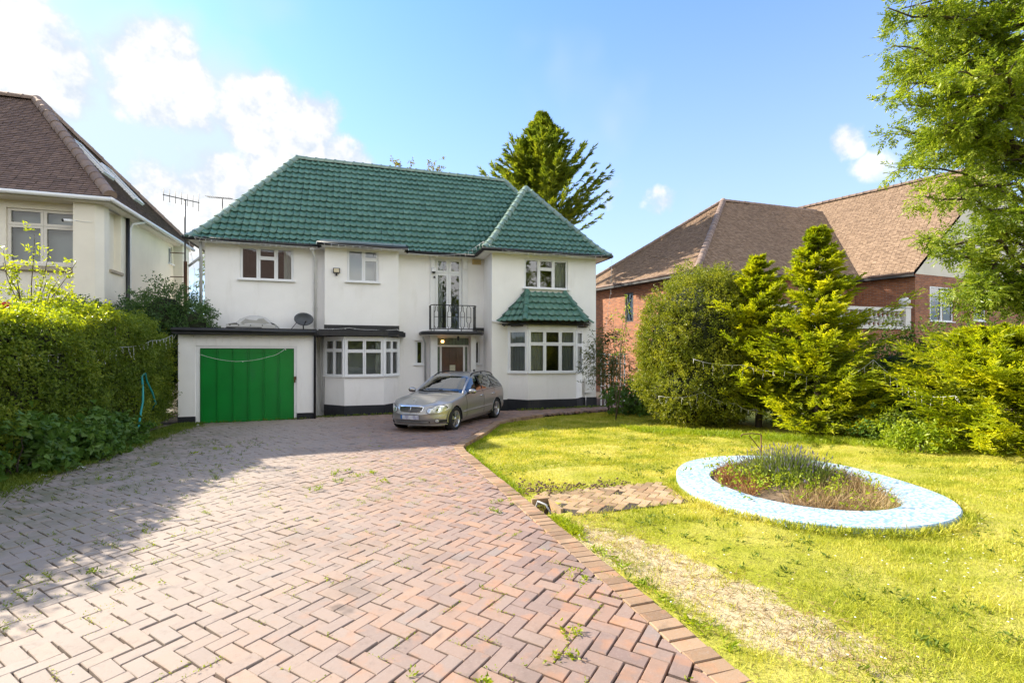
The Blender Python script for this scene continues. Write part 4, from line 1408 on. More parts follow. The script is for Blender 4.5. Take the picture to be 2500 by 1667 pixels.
mb = MB().tube([c0 - B_ * .2, c0 + ax * .26 - B_ * .15], .012, 6); mb.lathe([(.0, 0), (.03, 0), (.03, .07), (0, .07)], c0 + ax * .25 - B_ * .15, 8, axis=ax); mb.build('receiver_arm', M['dark_steel'], dish)
mb = MB().tube([c0 - ax * .08, c0 - ax * .12 + np.array((0, 0, -.1)), (-1.82, 16.95, 2.62)], .02, 6); mb.tube([(-2.02, 16.9, 2.88), (-2.2, 16.85, 2.63)], .012, 6); mb.build('bracket', M['dark_steel'], dish)

# fixings on the front wall
fl = thing('floodlight', 'black square floodlight with sensor on the first floor wall', 'floodlight', (-.81, 16.85, 4.5))
mb = MB(); F2.box(mb, .26, .47, .03, .09, 4.52, 4.68); mb.build('housing', M['black'], fl)
mb = MB(); F2.box(mb, .285, .445, .09, .095, 4.54, 4.66); mb.build('lens', plain('floodlight_lens', (.60, .52, .34), .2, var=.1), fl)
mb = MB().lathe([(0, -.05), (.03, -.04), (.03, .0), (.02, .03)], F2.P(.365, .07, 4.47), 8); F2.box(mb, .345, .385, .0, .06, 4.47, 4.52); mb.build('sensor', M['black'], fl)
al = thing('alarm_box', 'faded yellow burglar alarm box under the eaves by the wing', 'alarm', (4.0, 17.28, 5.16))
mb = MB(); F1.box(mb, 3.83 + 4.71, 4.15 + 4.71, .002, .07, 5.15, 5.31); mb.build('case', M['alarm'], al)
mb = MB()
for z, a in ((5.26, .10), (5.225, .13), (5.19, .12)): F1.box(mb, 3.99 + 4.71 - a, 3.99 + 4.71 + a, .07, .072, z, z + .012)
mb.build('faded_print', plain('brown_print', (.30, .20, .09), .6), al)
cc = thing('dome_camera', 'white dome security camera beside the balcony window', 'camera', (2.42, 17.25, 4.72))
mb = MB(); F1.box(mb, 2.35 + 4.71, 2.49 + 4.71, .036, .13, 4.80, 4.92); mb.build('bracket', M['upvc'], cc)
mb = MB().lathe([(0, -.075), (.04, -.06), (.06, -.02), (.062, 0)], (2.42, 17.21, 4.80), 10); mb.build('dome', plain('smoked_dome', (.02, .02, .022), .1), cc)
mb = MB(); F1.box(mb, 2.42 + 4.71, 2.48 + 4.71, .036, .07, 4.58, 4.64); mb.build('junction_box', M['black'], cc)
bc = thing('bullet_camera', 'small black camera under the right bay roof', 'camera', (4.7, 15.9, 2.84))
mb = MB().tube([(4.66, 15.82, 2.87), (4.58, 15.70, 2.84)], .035, 8); mb.build('body', M['black'], bc)
mb = MB().tube([(4.70, 15.9, 2.92), (4.66, 15.82, 2.87)], .012, 6); mb.build('mount', M['black'], bc)
pl = thing('porch_lantern', 'small black lantern hanging under the porch canopy', 'lantern', (3.20, 16.7, 2.36))
mb = MB().lathe([(0, -.10), (.03, -.09), (.05, -.02), (.045, .03), (.015, .06), (.0, .07)], (3.20, 16.7, 2.44), 8); mb.build('lamp', M['black'], pl)
mb = MB().tube([(3.2, 16.7, 2.5), (3.2, 16.7, 2.53)], .008, 5); mb.build('hook', M['black'], pl)
mt = thing('meter_box', 'white meter cabinet on the wall right of the bay', 'meter box', (7.6, 16.1, .42))
mb = MB(); F4.box(mb, 7.73 - 4.26, 8.0 - 4.26, .002, .12, .46, .98); bevelled(mb.build('case', M['white'], mt), .02)
mb = MB().tube([F4.P(3.52, .05, .46), F4.P(3.52, .05, .0)], .018, 6); mb.build('conduit', M['white'], mt)
db = MB(); db.box(3.80, 3.86, 16.965, 16.98, 1.2, 1.33); db.build('door_bell', M['black'], label='black doorbell on the right porch post', cat='doorbell')

# ================================================================== LEFT NEIGHBOUR
nl = thing('neighbour_house', 'cream rendered house with brown plain tiled hipped roof at the left', 'house', (-10, 19, -.3))
gx, gy0, gy1, gzv = -6.58, 15.9, 22.6, 6.12
FN = Face((-14.5, 16.45), (-7.55, 16.45)); nu = lambda x: x + 14.5
mb = MB()
NW = (nu(-9.16), nu(-7.56), 4.34, 5.82)
wall(mb, FN, 0, 6.95, -.4, gzv + .05, [NW], .14)
mb.build('wall', M['cream'], nl)
# corner pier with chamfer, side niche and side wall
mb = MB().prism([(-7.56, 16.45), (-7.56, 16.18), (-7.06, 16.18), (-6.92, 16.36), (-6.92, 16.62), (-7.1, 16.62)], -.4, gzv + .03)
mb.build('corner_pier', M['cream'], nl)
FNS = Face((-6.92, 16.62), (-6.92, 22.3))
mb = MB()
wall(mb, FNS, 0, 5.68, -.4, gzv + .05, [(.02, .72, 4.30, 6.02), (4.45, 4.8, 5.28, 5.92)], .18)
mb.poly([FNS.P(.02, -.18, 4.3), FNS.P(.72, -.18, 4.3), FNS.P(.72, -.18, 6.02), FNS.P(.02, -.18, 6.02)])
mb.build('wall', M['cream'], nl)
mb = MB(); FNS.box(mb, 4.95, 5.68, .0, .30, -.4, gzv); mb.build('chimney_breast', M['cream'], nl)
mb = MB(); FNS.box(mb, 0, .76, -.1, .06, 4.22, 4.30); FN.box(mb, nu(-9.3), nu(-7.57), -.05, .12, 4.14, 4.22); build_each(mb, 'stone_sill', M['stone'], nl)
window(nl, FN, *NW, [(0, .5, 0, .70), (0, .5, .70, 1), (.5, 1, 0, .70), (.5, 1, .70, 1)], rec=.06, fw=.07, mat='upvc_cream', sill=.06, sill_over=0.0, room=1.4, sill_t=.07)
mb = MB(); FN.box(mb, NW[0], NW[1], -.33, -.31, 4.34, 5.82); mb.build('roller_blind', M['blind'], nl)
window(nl, FNS, 4.45, 4.8, 5.28, 5.92, [(0, 1, 0, 1)], rec=.05, fw=.05, sill=.08, room=.6)
EL = (-14.6, 15.9)
ap = (-9.93, 19.25, 9.95)
n_f = Slope((-14.6, 15.9, gzv + .06), (gx, 15.9, gzv + .06), (-14.6, 19.25, 9.95), ap)
n_s = Slope((gx, 15.9, gzv + .06), (gx, 22.6, gzv + .06), ap, ap)
mb = MB()
for sl in (n_f, n_s):
    a, b = sl.bnd(0); c, d = sl.bnd(sl.H)
    mb.poly([sl.point(a, 0, -.01), sl.point(b, 0, -.01), sl.point(d, sl.H, -.01), sl.point(c, sl.H, -.01)])
mb.poly([(-14.6, 22.6, gzv + .05), (gx, 22.6, gzv + .05), ap, (-14.6, 19.25, 9.95)][::-1])
nroof = mb.build('roof', M['felt'], nl)
PT = plaintile(.165, .10)
lay_tiles('roof_tile', nroof, [n_f], .165, .10, PT, M['brown_tile'], 280, 'roof_tiles_joined', lambda P: P[0] ** 2 + P[1] ** 2 if P[0] > -9.4 else 9e9, smooth=False, jitter=.003)
lay_tiles('roof_tile', nroof, [n_s], .165, .10, PT, M['brown_tile'], 0, 'roof_tiles_joined', None, smooth=False, jitter=.003)
half_round('hip_tile', nroof, (gx - .02, 15.92, gzv + .13), (ap[0], ap[1], ap[2] + .07), .15, .36, M['hip_brown'], flare=1.04)
half_round('hip_tile', nroof, (gx - .02, 22.55, gzv + .13), (ap[0], ap[1], ap[2] + .07), .13, .36, M['hip_brown'], flare=1.04)
half_round('ridge_tile', nroof, (ap[0], ap[1], ap[2] + .06), (-14.6, ap[1], ap[2] + .06), .13, .36, M['hip_brown'], flare=1.04)
for k, (u0, u1, v0, v1) in enumerate(((2.25, 2.95, 1.75, 3.1), (3.35, 4.05, 1.15, 2.6))):
    mb = MB()
    for (a, b, c, d) in ((u0, u0 + .07, v0, v1), (u1 - .07, u1, v0, v1), (u0 + .07, u1 - .07, v0, v0 + .07), (u0 + .07, u1 - .07, v1 - .07, v1)):
        P = n_s.point((a + b) / 2, (c + d) / 2, .05)
        mb.obox(P, n_s.U, n_s.W, n_s.N, (b - a) / 2, (d - c) / 2, .055)
    rl = mb.build('roof_light', M['upvc'], nl)
    mb = MB(); mb.poly([n_s.point(u0 + .06, v0 + .06, .07), n_s.point(u1 - .06, v0 + .06, .07), n_s.point(u1 - .06, v1 - .06, .07), n_s.point(u0 + .06, v1 - .06, .07)])
    mb.build('pane', plain('dark_rooflight', (.03, .04, .05), .05, var=.05), rl)
mb = MB(); mb.prism([(-14.6, 16.5), (-14.6, 15.97), (gx - .07, 15.97), (gx - .07, 22.6), (gx - .4, 22.6), (gx - .4, 16.5)], gzv - .10, gzv - .02); mb.build('soffit', M['upvc_cream'], nl)
mb = MB(); mb.tube([(-14.6, 15.88, gzv + .0), (gx + .0, 15.88, gzv - .02)], .06, 8); mb.tube([(gx + .02, 15.86, gzv - .02), (gx + .02, 22.65, gzv - .02)], .06, 8); build_each(mb, 'gutter', M['upvc'], nl)
mb = MB(); mb.tube([(gx + .0, 18.05, gzv - .08), (-6.80, 17.80, gzv - .22), (-6.86, 17.78, gzv - .4), (-6.86, 17.78, .0)], .042, 8); mb.build('downpipe', M['white'], nl)
mb = MB(); mb.tube([(-6.87, 17.66, gzv - .1), (-6.87, 17.66, .0)], .05, 8); mb.build('downpipe', M['black'], nl)
cm_ = thing('wall_camera', 'white bullet security camera on the cream corner pier', 'camera', (-7.57, 16.1, 5.5))
mb = MB().tube([(-7.58, 16.22, 5.52), (-7.72, 16.06, 5.48)], .045, 10); mb.build('body', M['upvc'], cm_)
mb = MB().tube([(-7.72, 16.06, 5.48), (-7.735, 16.045, 5.477)], .04, 10); mb.build('lens', M['black'], cm_)
mb = MB().tube([(-7.50, 16.2, 5.53), (-7.58, 16.22, 5.52)], .03, 8); mb.tube([(-7.5, 16.17, 5.52), (-7.3, 16.17, 5.50), (-7.12, 16.17, 5.505)], .006, 5); mb.build('bracket', M['upvc'], cm_)


# aerials
def aerial(loc, ztop, zbot, yaw, label, elements, boom, mast_r=.022):
    t = thing('tv_aerial', label, 'aerial', (loc[0], loc[1], zbot), 'roof aerials')
    mb = MB().tube([(loc[0], loc[1], zbot), (loc[0], loc[1], ztop)], mast_r, 6); mb.build('mast', M['dark_steel'], t)
    d_ = np.array((math.cos(yaw), math.sin(yaw), .10)); s_ = np.array((-math.sin(yaw), math.cos(yaw), 0))
    c_ = np.array((loc[0], loc[1], ztop))
    mb = MB().tube([c_ - d_ * boom * .4, c_ + d_ * boom * .6], .016, 5); mb.build('boom', M['dark_steel'], t)
    mb = MB()
    for e in np.linspace(-.38, .58, elements):
        p = c_ + d_ * boom * e
        L = .19 if e > -.3 else .28
        v = np.array((0, 0, 1.0)) if elements < 9 else s_
        mb.tube([p - v * L, p + v * L], .008, 4)
    build_each(mb, 'element', M['dark_steel'], t)


aerial((-5.35, 17.65), 6.75, 4.0, R(195), 'tall mast aerial in the gap between cream and white houses', 7, .95)
aerial((-6.1, 25.0), 9.0, 6.3, R(160), 'distant aerial showing behind the green roof hip', 11, 1.2)
mb = MB().tube([(-5.35, 17.68, 4.8), (-5.35, 17.68, 3.0), (-5.2, 17.68, 2.6)], .05, 8); mb.tube([(-5.35, 17.65, 5.05), (-5.75, 17.65, 5.05)], .016, 5); mb.tube([(-5.35, 17.65, 4.3), (-5.75, 17.65, 4.3)], .016, 5)
mb.build('mast_bracket', M['rust'], label='rusty stand-off bracket and pipe holding the tall aerial mast', cat='bracket')

# ================================================================== RIGHT NEIGHBOUR
nr_ = thing('neighbour_house', 'red brick house with tan tiled roofs behind the conifers at the right', 'house', (19, 19, -.3))
EZ = 5.5
A0, B0, C0 = (13.8, 17.6), (11.75, 26.0), (23.4, 17.2)
APX, RE = (19.5, 22.6, 10.50), (26.0, 22.6, 10.58)
d_l = unit(np.array((B0[0] - A0[0], B0[1] - A0[1], 0)))
r_l = Slope((*B0, EZ), (*A0, EZ), APX, APX)
r_f = Slope((*A0, EZ), (24.6, 17.15, EZ), APX, (26.5, 22.6, 10.5))
D1, D3 = (22.45, 18.35), (23.45, 15.3)
wd_ = np.array((.312, -.95))
P0 = np.array((26.54, 24.0)); P1 = P0 + wd_ * 9.2
w_l = Slope((D1[0] - .312 * 6, D1[1] + .95 * 6, EZ), (*D3, EZ), (P0[0] - .312 * 2, P0[1] + .95 * 2, 11.1), (P1[0], P1[1], 11.1))
mb = MB()
for sl in (r_l, r_f, w_l):
    a, b = sl.bnd(0); c, d = sl.bnd(sl.H)
    mb.poly([sl.point(a, 0, -.01), sl.point(b, 0, -.01), sl.point(d, sl.H, -.01), sl.point(c, sl.H, -.01)])
er = (P1[0] + (P1[0] - D3[0]), P1[1] + 1.0)
mb.poly([(er[0], er[1], EZ), (er[0] - .312 * 8, er[1] + 7.6, EZ), (P0[0], P0[1], 11.1), (P1[0], P1[1], 11.1)])
mb.poly([(*B0, EZ), APX, (26.0, 28.0, EZ)][::-1])
rroof = mb.build('roof', M['felt'], nr_)
PT2 = plaintile(.165, .105)
lay_tiles('roof_tile', rroof, [r_l, r_f, w_l], .165, .105, PT2, M['tan_tile'], 0, 'roof_tiles_joined', None, smooth=False, jitter=.004)
half_round('hip_tile', rroof, (A0[0] + .05, A0[1] + .05, EZ + .08), (APX[0], APX[1], APX[2] + .08), .16, .36, M['hip_brown'], flare=1.03)
half_round('hip_tile', rroof, (B0[0], B0[1], EZ + .08), (APX[0], APX[1], APX[2] + .08), .12, .36, M['hip_brown'], flare=1.03)
half_round('ridge_tile', rroof, (APX[0], APX[1], APX[2] + .06), (26.3, 22.6, 10.56), .13, .36, M['hip_brown'], flare=1.03)
half_round('ridge_tile', rroof, (P0[0], P0[1], 11.16), (P1[0], P1[1], 11.16), .13, .36, M['hip_brown'], flare=1.03)
mb = MB()
fl_ = Face((B0[0] + .5, B0[1] - .3), (A0[0] + .4, A0[1] + .35)); ff_ = Face((A0[0] + .4, A0[1] + .35), (23.0, 17.6))
wall(mb, fl_, 0, fl_.w, -.4, EZ, [(fl_.w - 4.55, fl_.w - 3.95, 3.55, 5.05)], .1)
wall(mb, ff_, 0, ff_.w, -.4, EZ, [(3.1, 3.6, 4.4, 5.2), (5.7, 6.9, 3.2, 5.0)], .1)
fw_ = Face((D1[0] + .35, D1[1]), (D3[0] + .35, D3[1] + .15))
wall(mb, fw_, 0, fw_.w, -.4, EZ)
fe_ = Face((D3[0] + .35, D3[1] + .15), (er[0] - .3, er[1] + .1))
wall(mb, fe_, 0, fe_.w, -.4, EZ, [(1.1, 2.9, 3.4, 5.0), (4.6, 5.6, 3.5, 5.0)], .1)
mb.build('wall', M['brick'], nr_)
mb = MB(); mb.poly([fe_.P(0, .01, EZ), fe_.P(fe_.w, .01, EZ), (P1[0], P1[1] + .02, 11.0)]); mb.build('gable', M['cream'], nr_)
window(nr_, fl_, fl_.w - 4.55, fl_.w - 3.95, 3.55, 5.05, [(0, 1, 0, 1)], rec=.03, fw=.06, mat='dark_steel', sill=0, room=.6)
window(nr_, ff_, 3.1, 3.6, 4.4, 5.2, [(0, 1, 0, 1)], rec=.03, fw=.05, mat='dark_steel', sill=0, room=.6)
window(nr_, ff_, 5.7, 6.9, 3.2, 5.0, [(0, .5, 0, 1), (.5, 1, 0, 1)], rec=.03, fw=.06, mat='upvc', sill=.08, room=.6, cmat='curtain', curtain=[(0, 1)])
window(nr_, fe_, 1.1, 2.9, 3.4, 5.0, [(0, .5, 0, 1), (.5, 1, 0, 1)], rec=.03, fw=.06, mat='upvc', sill=.08, room=.8)
window(nr_, fe_, 4.6, 5.6, 3.5, 5.0, [(0, 1, 0, 1)], rec=.03, fw=.06, mat='upvc', sill=.08, room=.8)
mb = MB()
for a, b in ((B0, A0), (A0, (22.9, 17.2)), (D1, D3)):
    fx = Face(a, b)
    fx.box(mb, -.02, fx.w + .02, .0, .02, EZ - .14, EZ + .02); fx.box(mb, -.02, fx.w + .02, -.42, -.0, EZ - .14, EZ - .12)
build_each(mb, 'fascia', M['dark_steel'], nr_)
mb = MB()
for a, b in ((B0, A0), (A0, (22.8, 17.2)), (D1, D3)):
    mb.tube([(a[0], a[1], EZ + .02), (b[0], b[1], EZ + .0)], .055, 6)
build_each(mb, 'gutter', plain('brown_gutter', (.16, .10, .075), .6, var=.2), nr_)
# terrace with balustrade
mb = MB().box(15.2, 23.5, 15.45, 17.6, -.4, 2.98); mb.build('terrace', M['brick'], nr_)
bal = MB(); bal.box(15.1, 23.4, 15.36, 15.62, 2.98, 3.10); bal.box(15.1, 23.4, 15.36, 15.62, 3.78, 3.92)
balo = bal.build('balustrade', M['white_stone'], nr_)
bp = [(.075, 0), (.075, .05), (.045, .07), (.05, .12), (.10, .24), (.095, .34), (.05, .48), (.045, .56), (.075, .60), (.075, .68)]
bmb = MB().lathe(bp, (0, 0, 0), 10)
bme = bpy.data.meshes.new('baluster'); bme.from_pydata(bmb.v, [], bmb.f); bme.polygons.foreach_set('use_smooth', bmb.sm); bme.update(); bme.materials.append(M['white_stone'])
x = 15.5
while x < 22.9:
    o = finish(bpy.data.objects.new('baluster', bme), balo); o.location = (x, 15.49, 3.10); x += .27
for xp in (23.2, 19.2):
    mb = MB().box(xp - .16, xp + .16, 15.33, 15.65, 2.99, 3.95); mb.box(xp - .2, xp + .2, 15.30, 15.68, 3.93, 4.0)
    mb.lathe([(.06, 0), (.08, .03), (.19, .12), (.22, .22), (.19, .33), (.1, .41), (0, .43)], (xp, 15.49, 4.0), 12); mb.build('pier', M['white_stone'], balo)
# outside stair with iron rail by its left wall
mb = MB()
for k in range(8):
    mb.box(12.7, 13.9, 17.4 - .28 * k, 17.68 - .28 * k, -.3, 2.1 - .22 * k)
mb.build('stair', M['white_stone'], nr_)
rl_ = MB()
for k in range(14):
    yy = 18.6 - k * .26; zz = 2.2 if yy > 17.5 else 2.2 - (17.5 - yy) * .78
    rl_.tube([(12.75, yy, zz - .1), (12.75, yy, zz + 1.0)], .016, 5)
srl = MB().tube([(12.75, 18.7, 3.2), (12.75, 17.5, 3.2), (12.75, 15.2, 1.4)], .02, 5).build('stair_rail', M['iron'], nr_)
build_each(rl_, 'baluster', M['iron'], srl)

# ================================================================== THE PARKED ESTATE CAR
CS = .935
car = thing('parked_car', 'silver grey estate car parked before the front door', 'car', (2.36, 13.06, float(gz(2.36, 13.06))), rotz=math.atan2(-.788, -.615))
car.scale = (CS, CS, CS)
m_c, t_c = new_mat('metallic_taupe_paint')
b_ = t_c.n('ShaderNodeBsdfPrincipled', None, Base_Color=(.40, .385, .365), Metallic=.65, Roughness=.30)
b_.inputs['Coat Weight'].default_value = .6; b_.inputs['Coat Roughness'].default_value = .04
t_c.n('ShaderNodeOutputMaterial', None, Surface=b_)
M['car'] = m_c
M['tyre'] = plain('tyre_rubber', (.014, .014, .015), .85, var=.2)
M['alloy'] = plain('alloy_wheel', (.62, .63, .64), .28, .9, var=.04)
M['trim'] = plain('black_trim', (.012, .012, .013), .45, var=.1)
M['cabin'] = plain('dark_cabin', (.035, .034, .036), .8, var=.2)
m_h, t_h = new_mat('headlamp_lens')
b_ = t_h.n('ShaderNodeBsdfPrincipled', None, Base_Color=(.62, .62, .60), Roughness=.12, Metallic=.55); b_.inputs['Coat Weight'].default_value = 1.0
t_h.n('ShaderNodeOutputMaterial', None, Surface=b_)
M['lamp'] = m_h


def pc(xs, pts):
    """smooth interpolation through points"""
    px = np.array([p[0] for p in pts], float); py = np.array([p[1] for p in pts], float)
    h = np.diff(px); dl = np.diff(py) / h
    mm = np.zeros(len(px)); mm[0] = dl[0]; mm[-1] = dl[-1]
    for i in range(1, len(px) - 1):
        mm[i] = 0 if dl[i - 1] * dl[i] <= 0 else 2 / (1 / dl[i - 1] + 1 / dl[i])
    xs = np.clip(np.asarray(xs, float), px[0], px[-1])
    k = np.clip(np.searchsorted(px, xs, 'right') - 1, 0, len(px) - 2)
    t = (xs - px[k]) / h[k]
    return (2 * t ** 3 - 3 * t ** 2 + 1) * py[k] + (t ** 3 - 2 * t ** 2 + t) * h[k] * mm[k] + (-2 * t ** 3 + 3 * t ** 2) * py[k + 1] + (t ** 3 - t ** 2) * h[k] * mm[k + 1]


LEN, HW = 4.54, .865
def plan_w(s):
    s = np.asarray(s, float)
    f = HW * np.clip((s - .0) / .62, 0, 1) ** (1 / 3.4)
    r = HW * np.clip((LEN - s) / .50, 0, 1) ** (1 / 4.0)
    return np.minimum(f, r)


def z_top(s): return pc(s, [(0, .60), (.06, .66), (.14, .715), (.35, .775), (.7, .845), (1.1, .905), (1.38, .945), (1.55, 1.045), (1.8, 1.19), (2.05, 1.325), (2.25, 1.40), (2.5, 1.44), (3.0, 1.45), (3.5, 1.425), (3.9, 1.37), (4.12, 1.30), (4.28, 1.10), (4.42, .90), (4.50, .78), (4.54, .66)])
def z_belt(s): return pc(s, [(0, .575), (.15, .66), (.5, .745), (1.0, .83), (1.4, .885), (2.0, .915), (3.0, .945), (4.0, .975), (4.3, .95), (4.45, .84), (4.54, .62)])
def w_up(s): return pc(s, [(0, .02), (.1, .42), (.4, .60), (.9, .70), (1.38, .735), (1.8, .655), (2.1, .60), (2.4, .575), (3.2, .565), (3.8, .545), (4.1, .53), (4.3, .60), (4.45, .55), (4.54, .05)])
def z_up(s):
    zt, zb = z_top(s), z_belt(s)
    return np.where(s < 1.38, zt - .035 * np.clip(s / .4, 0, 1), np.where(s > 4.2, zt - .03, zt - .055))
def z_low(s): return pc(s, [(0, .24), (.2, .185), (.6, .17), (1.2, .19), (3.4, .20), (4.1, .25), (4.54, .36)])


q = np.linspace(0, 1, 34)
st_s = np.concatenate([.62 * q ** 3.0, np.linspace(.65, 4.0, 130), 4.04 + .5 * (1 - (1 - np.linspace(0, 1, 30)) ** 2.6)])
st_s = np.clip(st_s, 1e-9, LEN - 1e-9)
NS = len(st_s)
segs = (6, 10, 5, 3, 14, 8, 8)
rings = []
for s in st_s:
    w_ = float(plan_w(s)); zl, zb, zt = float(z_low(s)), float(z_belt(s)), float(z_top(s))
    wu, zu = min(float(w_up(s)), w_ * .985), float(z_up(s))
    zu = max(zu, zb + .002)
    wb = max(w_ - .045, w_ * .93)
    K = [(w_ * .90, zl), (w_ * .985, zl + .10), (w_ * 1.0, .48 + .1 * (zb - .6)), (w_ * .992, zb - .10), (wb, zb), (wu, zu), (wu * .55, zt - .008), (0, zt)]
    ring = []
    for i, ns in enumerate(segs):
        for k in range(ns):
            f = k / ns
            y0, z0 = K[i]; y1, z1 = K[i + 1]
            # slight outward crown on the flanks and the roof edge
            bul = .012 * math.sin(math.pi * f) if i in (1, 2) else (.016 * math.sin(math.pi * f) if i == 4 and s > 1.6 else 0)
            zc = .012 * math.sin(math.pi * f) if i == 5 else 0
            ring.append((y0 + (y1 - y0) * f + bul * min(1, w_ / .6), z0 + (z1 - z0) * f + zc))
    ring.append(K[-1])
    rings.append(ring)
NRG = len(rings[0])
G = np.zeros((NS, NRG, 3))
for i in range(NS):
    for j in range(NRG):
        y, z = rings[i][j]
        lean = .10 * max(0, (z - .50)) / .25 * max(0, 1 - st_s[i] / .5) if z > .5 else .06 * max(0, (.36 - z)) / .16 * max(0, 1 - st_s[i] / .4)
        G[i, j] = (2.27 - st_s[i] - lean, y, z)
i4, i5, i6 = sum(segs[:4]), sum(segs[:5]), sum(segs[:6])
WF, WR, WRAD = .80, 3.515, .345
wz = .315
kindmap = {}
for i in range(NS - 1):
    s = (st_s[i] + st_s[i + 1]) / 2
    for j in range(NRG - 1):
        c = (G[i, j] + G[i + 1, j + 1]) / 2
        kd = 'body'
        if j < i4 and (math.hypot(s - WF, c[2] - wz) < WRAD or math.hypot(s - WR, c[2] - wz) < WRAD): kd = None
        elif i4 + 1 <= j < i5 - 1 and 1.50 < s < 4.12:
            top = z_up(s); bot = z_belt(s)
            # door glass outline
            if s < 1.62 + .02: kd = 'body' if top - bot < .12 else 'glass_a'
            elif s < 2.50: kd = 'glass_a'
            elif s < 2.58: kd = 'pillar'
            elif s < 3.30: kd = 'glass_b'
            elif s < 3.38: kd = 'pillar'
            elif s < 4.12 - .35 * max(0, (c[2] - bot) / (top - bot + 1e-6)): kd = 'glass_c'
        elif j >= i5 + 1 and 1.42 < s < 2.10: kd = 'screen'
        elif j >= i5 + 1 and 4.16 < s < 4.36: kd = 'rear'
        if kd: kindmap.setdefault(kd, []).append((i, j))


def grid_part(keys, sides=(1, -1), off=0.0):
    V, F, idx = [], [], {}
    for sd in sides:
        for (i, j) in keys:
            f = []
            for (a, b) in ((i, j), (i + 1, j), (i + 1, j + 1), (i, j + 1)):
                kk = (sd if b < NRG - 1 else 0, a, b)
                if kk not in idx:
                    idx[kk] = len(V); p = G[a, b]; V.append((p[0], p[1] * sd, p[2]))
                f.append(idx[kk])
            f = list(dict.fromkeys(f))
            F.append(f if sd == 1 else f[::-1])
    return V, F


body = MB().add(*grid_part(kindmap['body']), True).build('body', M['car'], car)
for kd, nm in (('glass_a', 'side_window'), ('glass_b', 'side_window'), ('glass_c', 'side_window')):
    for sd in (1, -1):
        MB().add(*grid_part(kindmap[kd], (sd,)), True).build(nm, M['car_glass'], car)
MB().add(*grid_part(kindmap['screen']), True).build('windscreen', glass_mat('windscreen_glass', .08, (.45, .50, .49), 1.5), car)
MB().add(*grid_part(kindmap['rear']), True).build('rear_window', M['car_glass'], car)
build_each(MB().add(*grid_part(kindmap['pillar']), True), 'pillar', M['trim'], car)
# cabin: floor pan, dash, seats, wheel
mb = MB(); mb.box(-2.0, 1.9, -.70, .70, .20, .30); mb.box(.55, .95, -.68, .68, .3, .90); mb.box(1.0, 1.95, -.55, .55, .3, .62); mb.box(-1.95, -1.2, -.66, .66, .3, .80)
mb.build('floor_pan', M['cabin'], car)
for y in (.36, -.36):
    mb = MB(); mb.obox((-.25, y, .78), (.97, 0, -.22), (0, 1, 0), (.22, 0, .97), .06, .24, .33); mb.obox((-.36, y, 1.20), (.97, 0, -.22), (0, 1, 0), (.22, 0, .97), .045, .12, .09); mb.box(-.2, .3, y - .24, y + .24, .35, .55)
    bevelled(mb.build('seat', M['cabin'], car), .03)
mb = MB(); mb.box(-1.25, -1.08, -.62, .62, .4, 1.0); bevelled(mb.build('rear_seat', M['cabin'], car), .03)
mb = MB().tube([(.45 + .05 * math.cos(a), -.36 + .18 * math.sin(a), .93 + .18 * math.cos(a)) for a in np.linspace(0, 2 * math.pi, 16)[:-1]], .016, 6, closed=True); mb.build('steering_wheel', M['trim'], car)
mb = MB(); mb.obox((.58, .28, .935), (1, 0, 0), (0, 1, 0), (0, 0, 1), .16, .22, .006); mb.build('papers', plain('white_paper', (.75, .75, .72), .7), car)


def front_x(y, z):
    s = .62 * (abs(y) / HW) ** 3.4
    lean = .10 * max(0, (z - .50)) / .25 * max(0, 1 - s / .5) if z > .5 else .06 * max(0, (.36 - z)) / .16 * max(0, 1 - s / .4)
    return 2.27 - s - lean


def patch(outline, off, mat, name, parent=None, n=7):
    """thin panel lying on the nose: outline function(theta)->(y,z), filled by rings"""
    m_ = 28
    c = np.mean([outline(t) for t in np.linspace(0, 2 * math.pi, 60)], 0)
    V = [(front_x(*c) + off, c[0], c[1])]
    for r in range(1, n + 1):
        for k in range(m_):
            p = np.array(outline(2 * math.pi * k / m_))
            yz = c + (p - c) * r / n
            e = off if r < n else off - .012
            V.append((front_x(*yz) + e, yz[0], yz[1]))
    F = [(0, 1 + k, 1 + (k + 1) % m_) for k in range(m_)]
    F += [(1 + (r - 1) * m_ + k, 1 + r * m_ + k, 1 + r * m_ + (k + 1) % m_, 1 + (r - 1) * m_ + (k + 1) % m_) for r in range(1, n) for k in range(m_)]
    return MB().add(V, F, True).build(name, mat, parent or car)


def rect_out(y0, y1, z0, z1, ex=6.0):
    def f(t):
        c, s = math.cos(t), math.sin(t)
        return ((y0 + y1) / 2 + (y1 - y0) / 2 * math.copysign(abs(c) ** (2 / ex), c), (z0 + z1) / 2 + (z1 - z0) / 2 * math.copysign(abs(s) ** (2 / ex), s))
    return f


def ell_out(cy, cz, a, b, rot=0):
    def f(t):
        y, z = a * math.cos(t), b * math.sin(t)
        return (cy + y * math.cos(rot) - z * math.sin(rot), cz + y * math.sin(rot) + z * math.cos(rot))
    return f


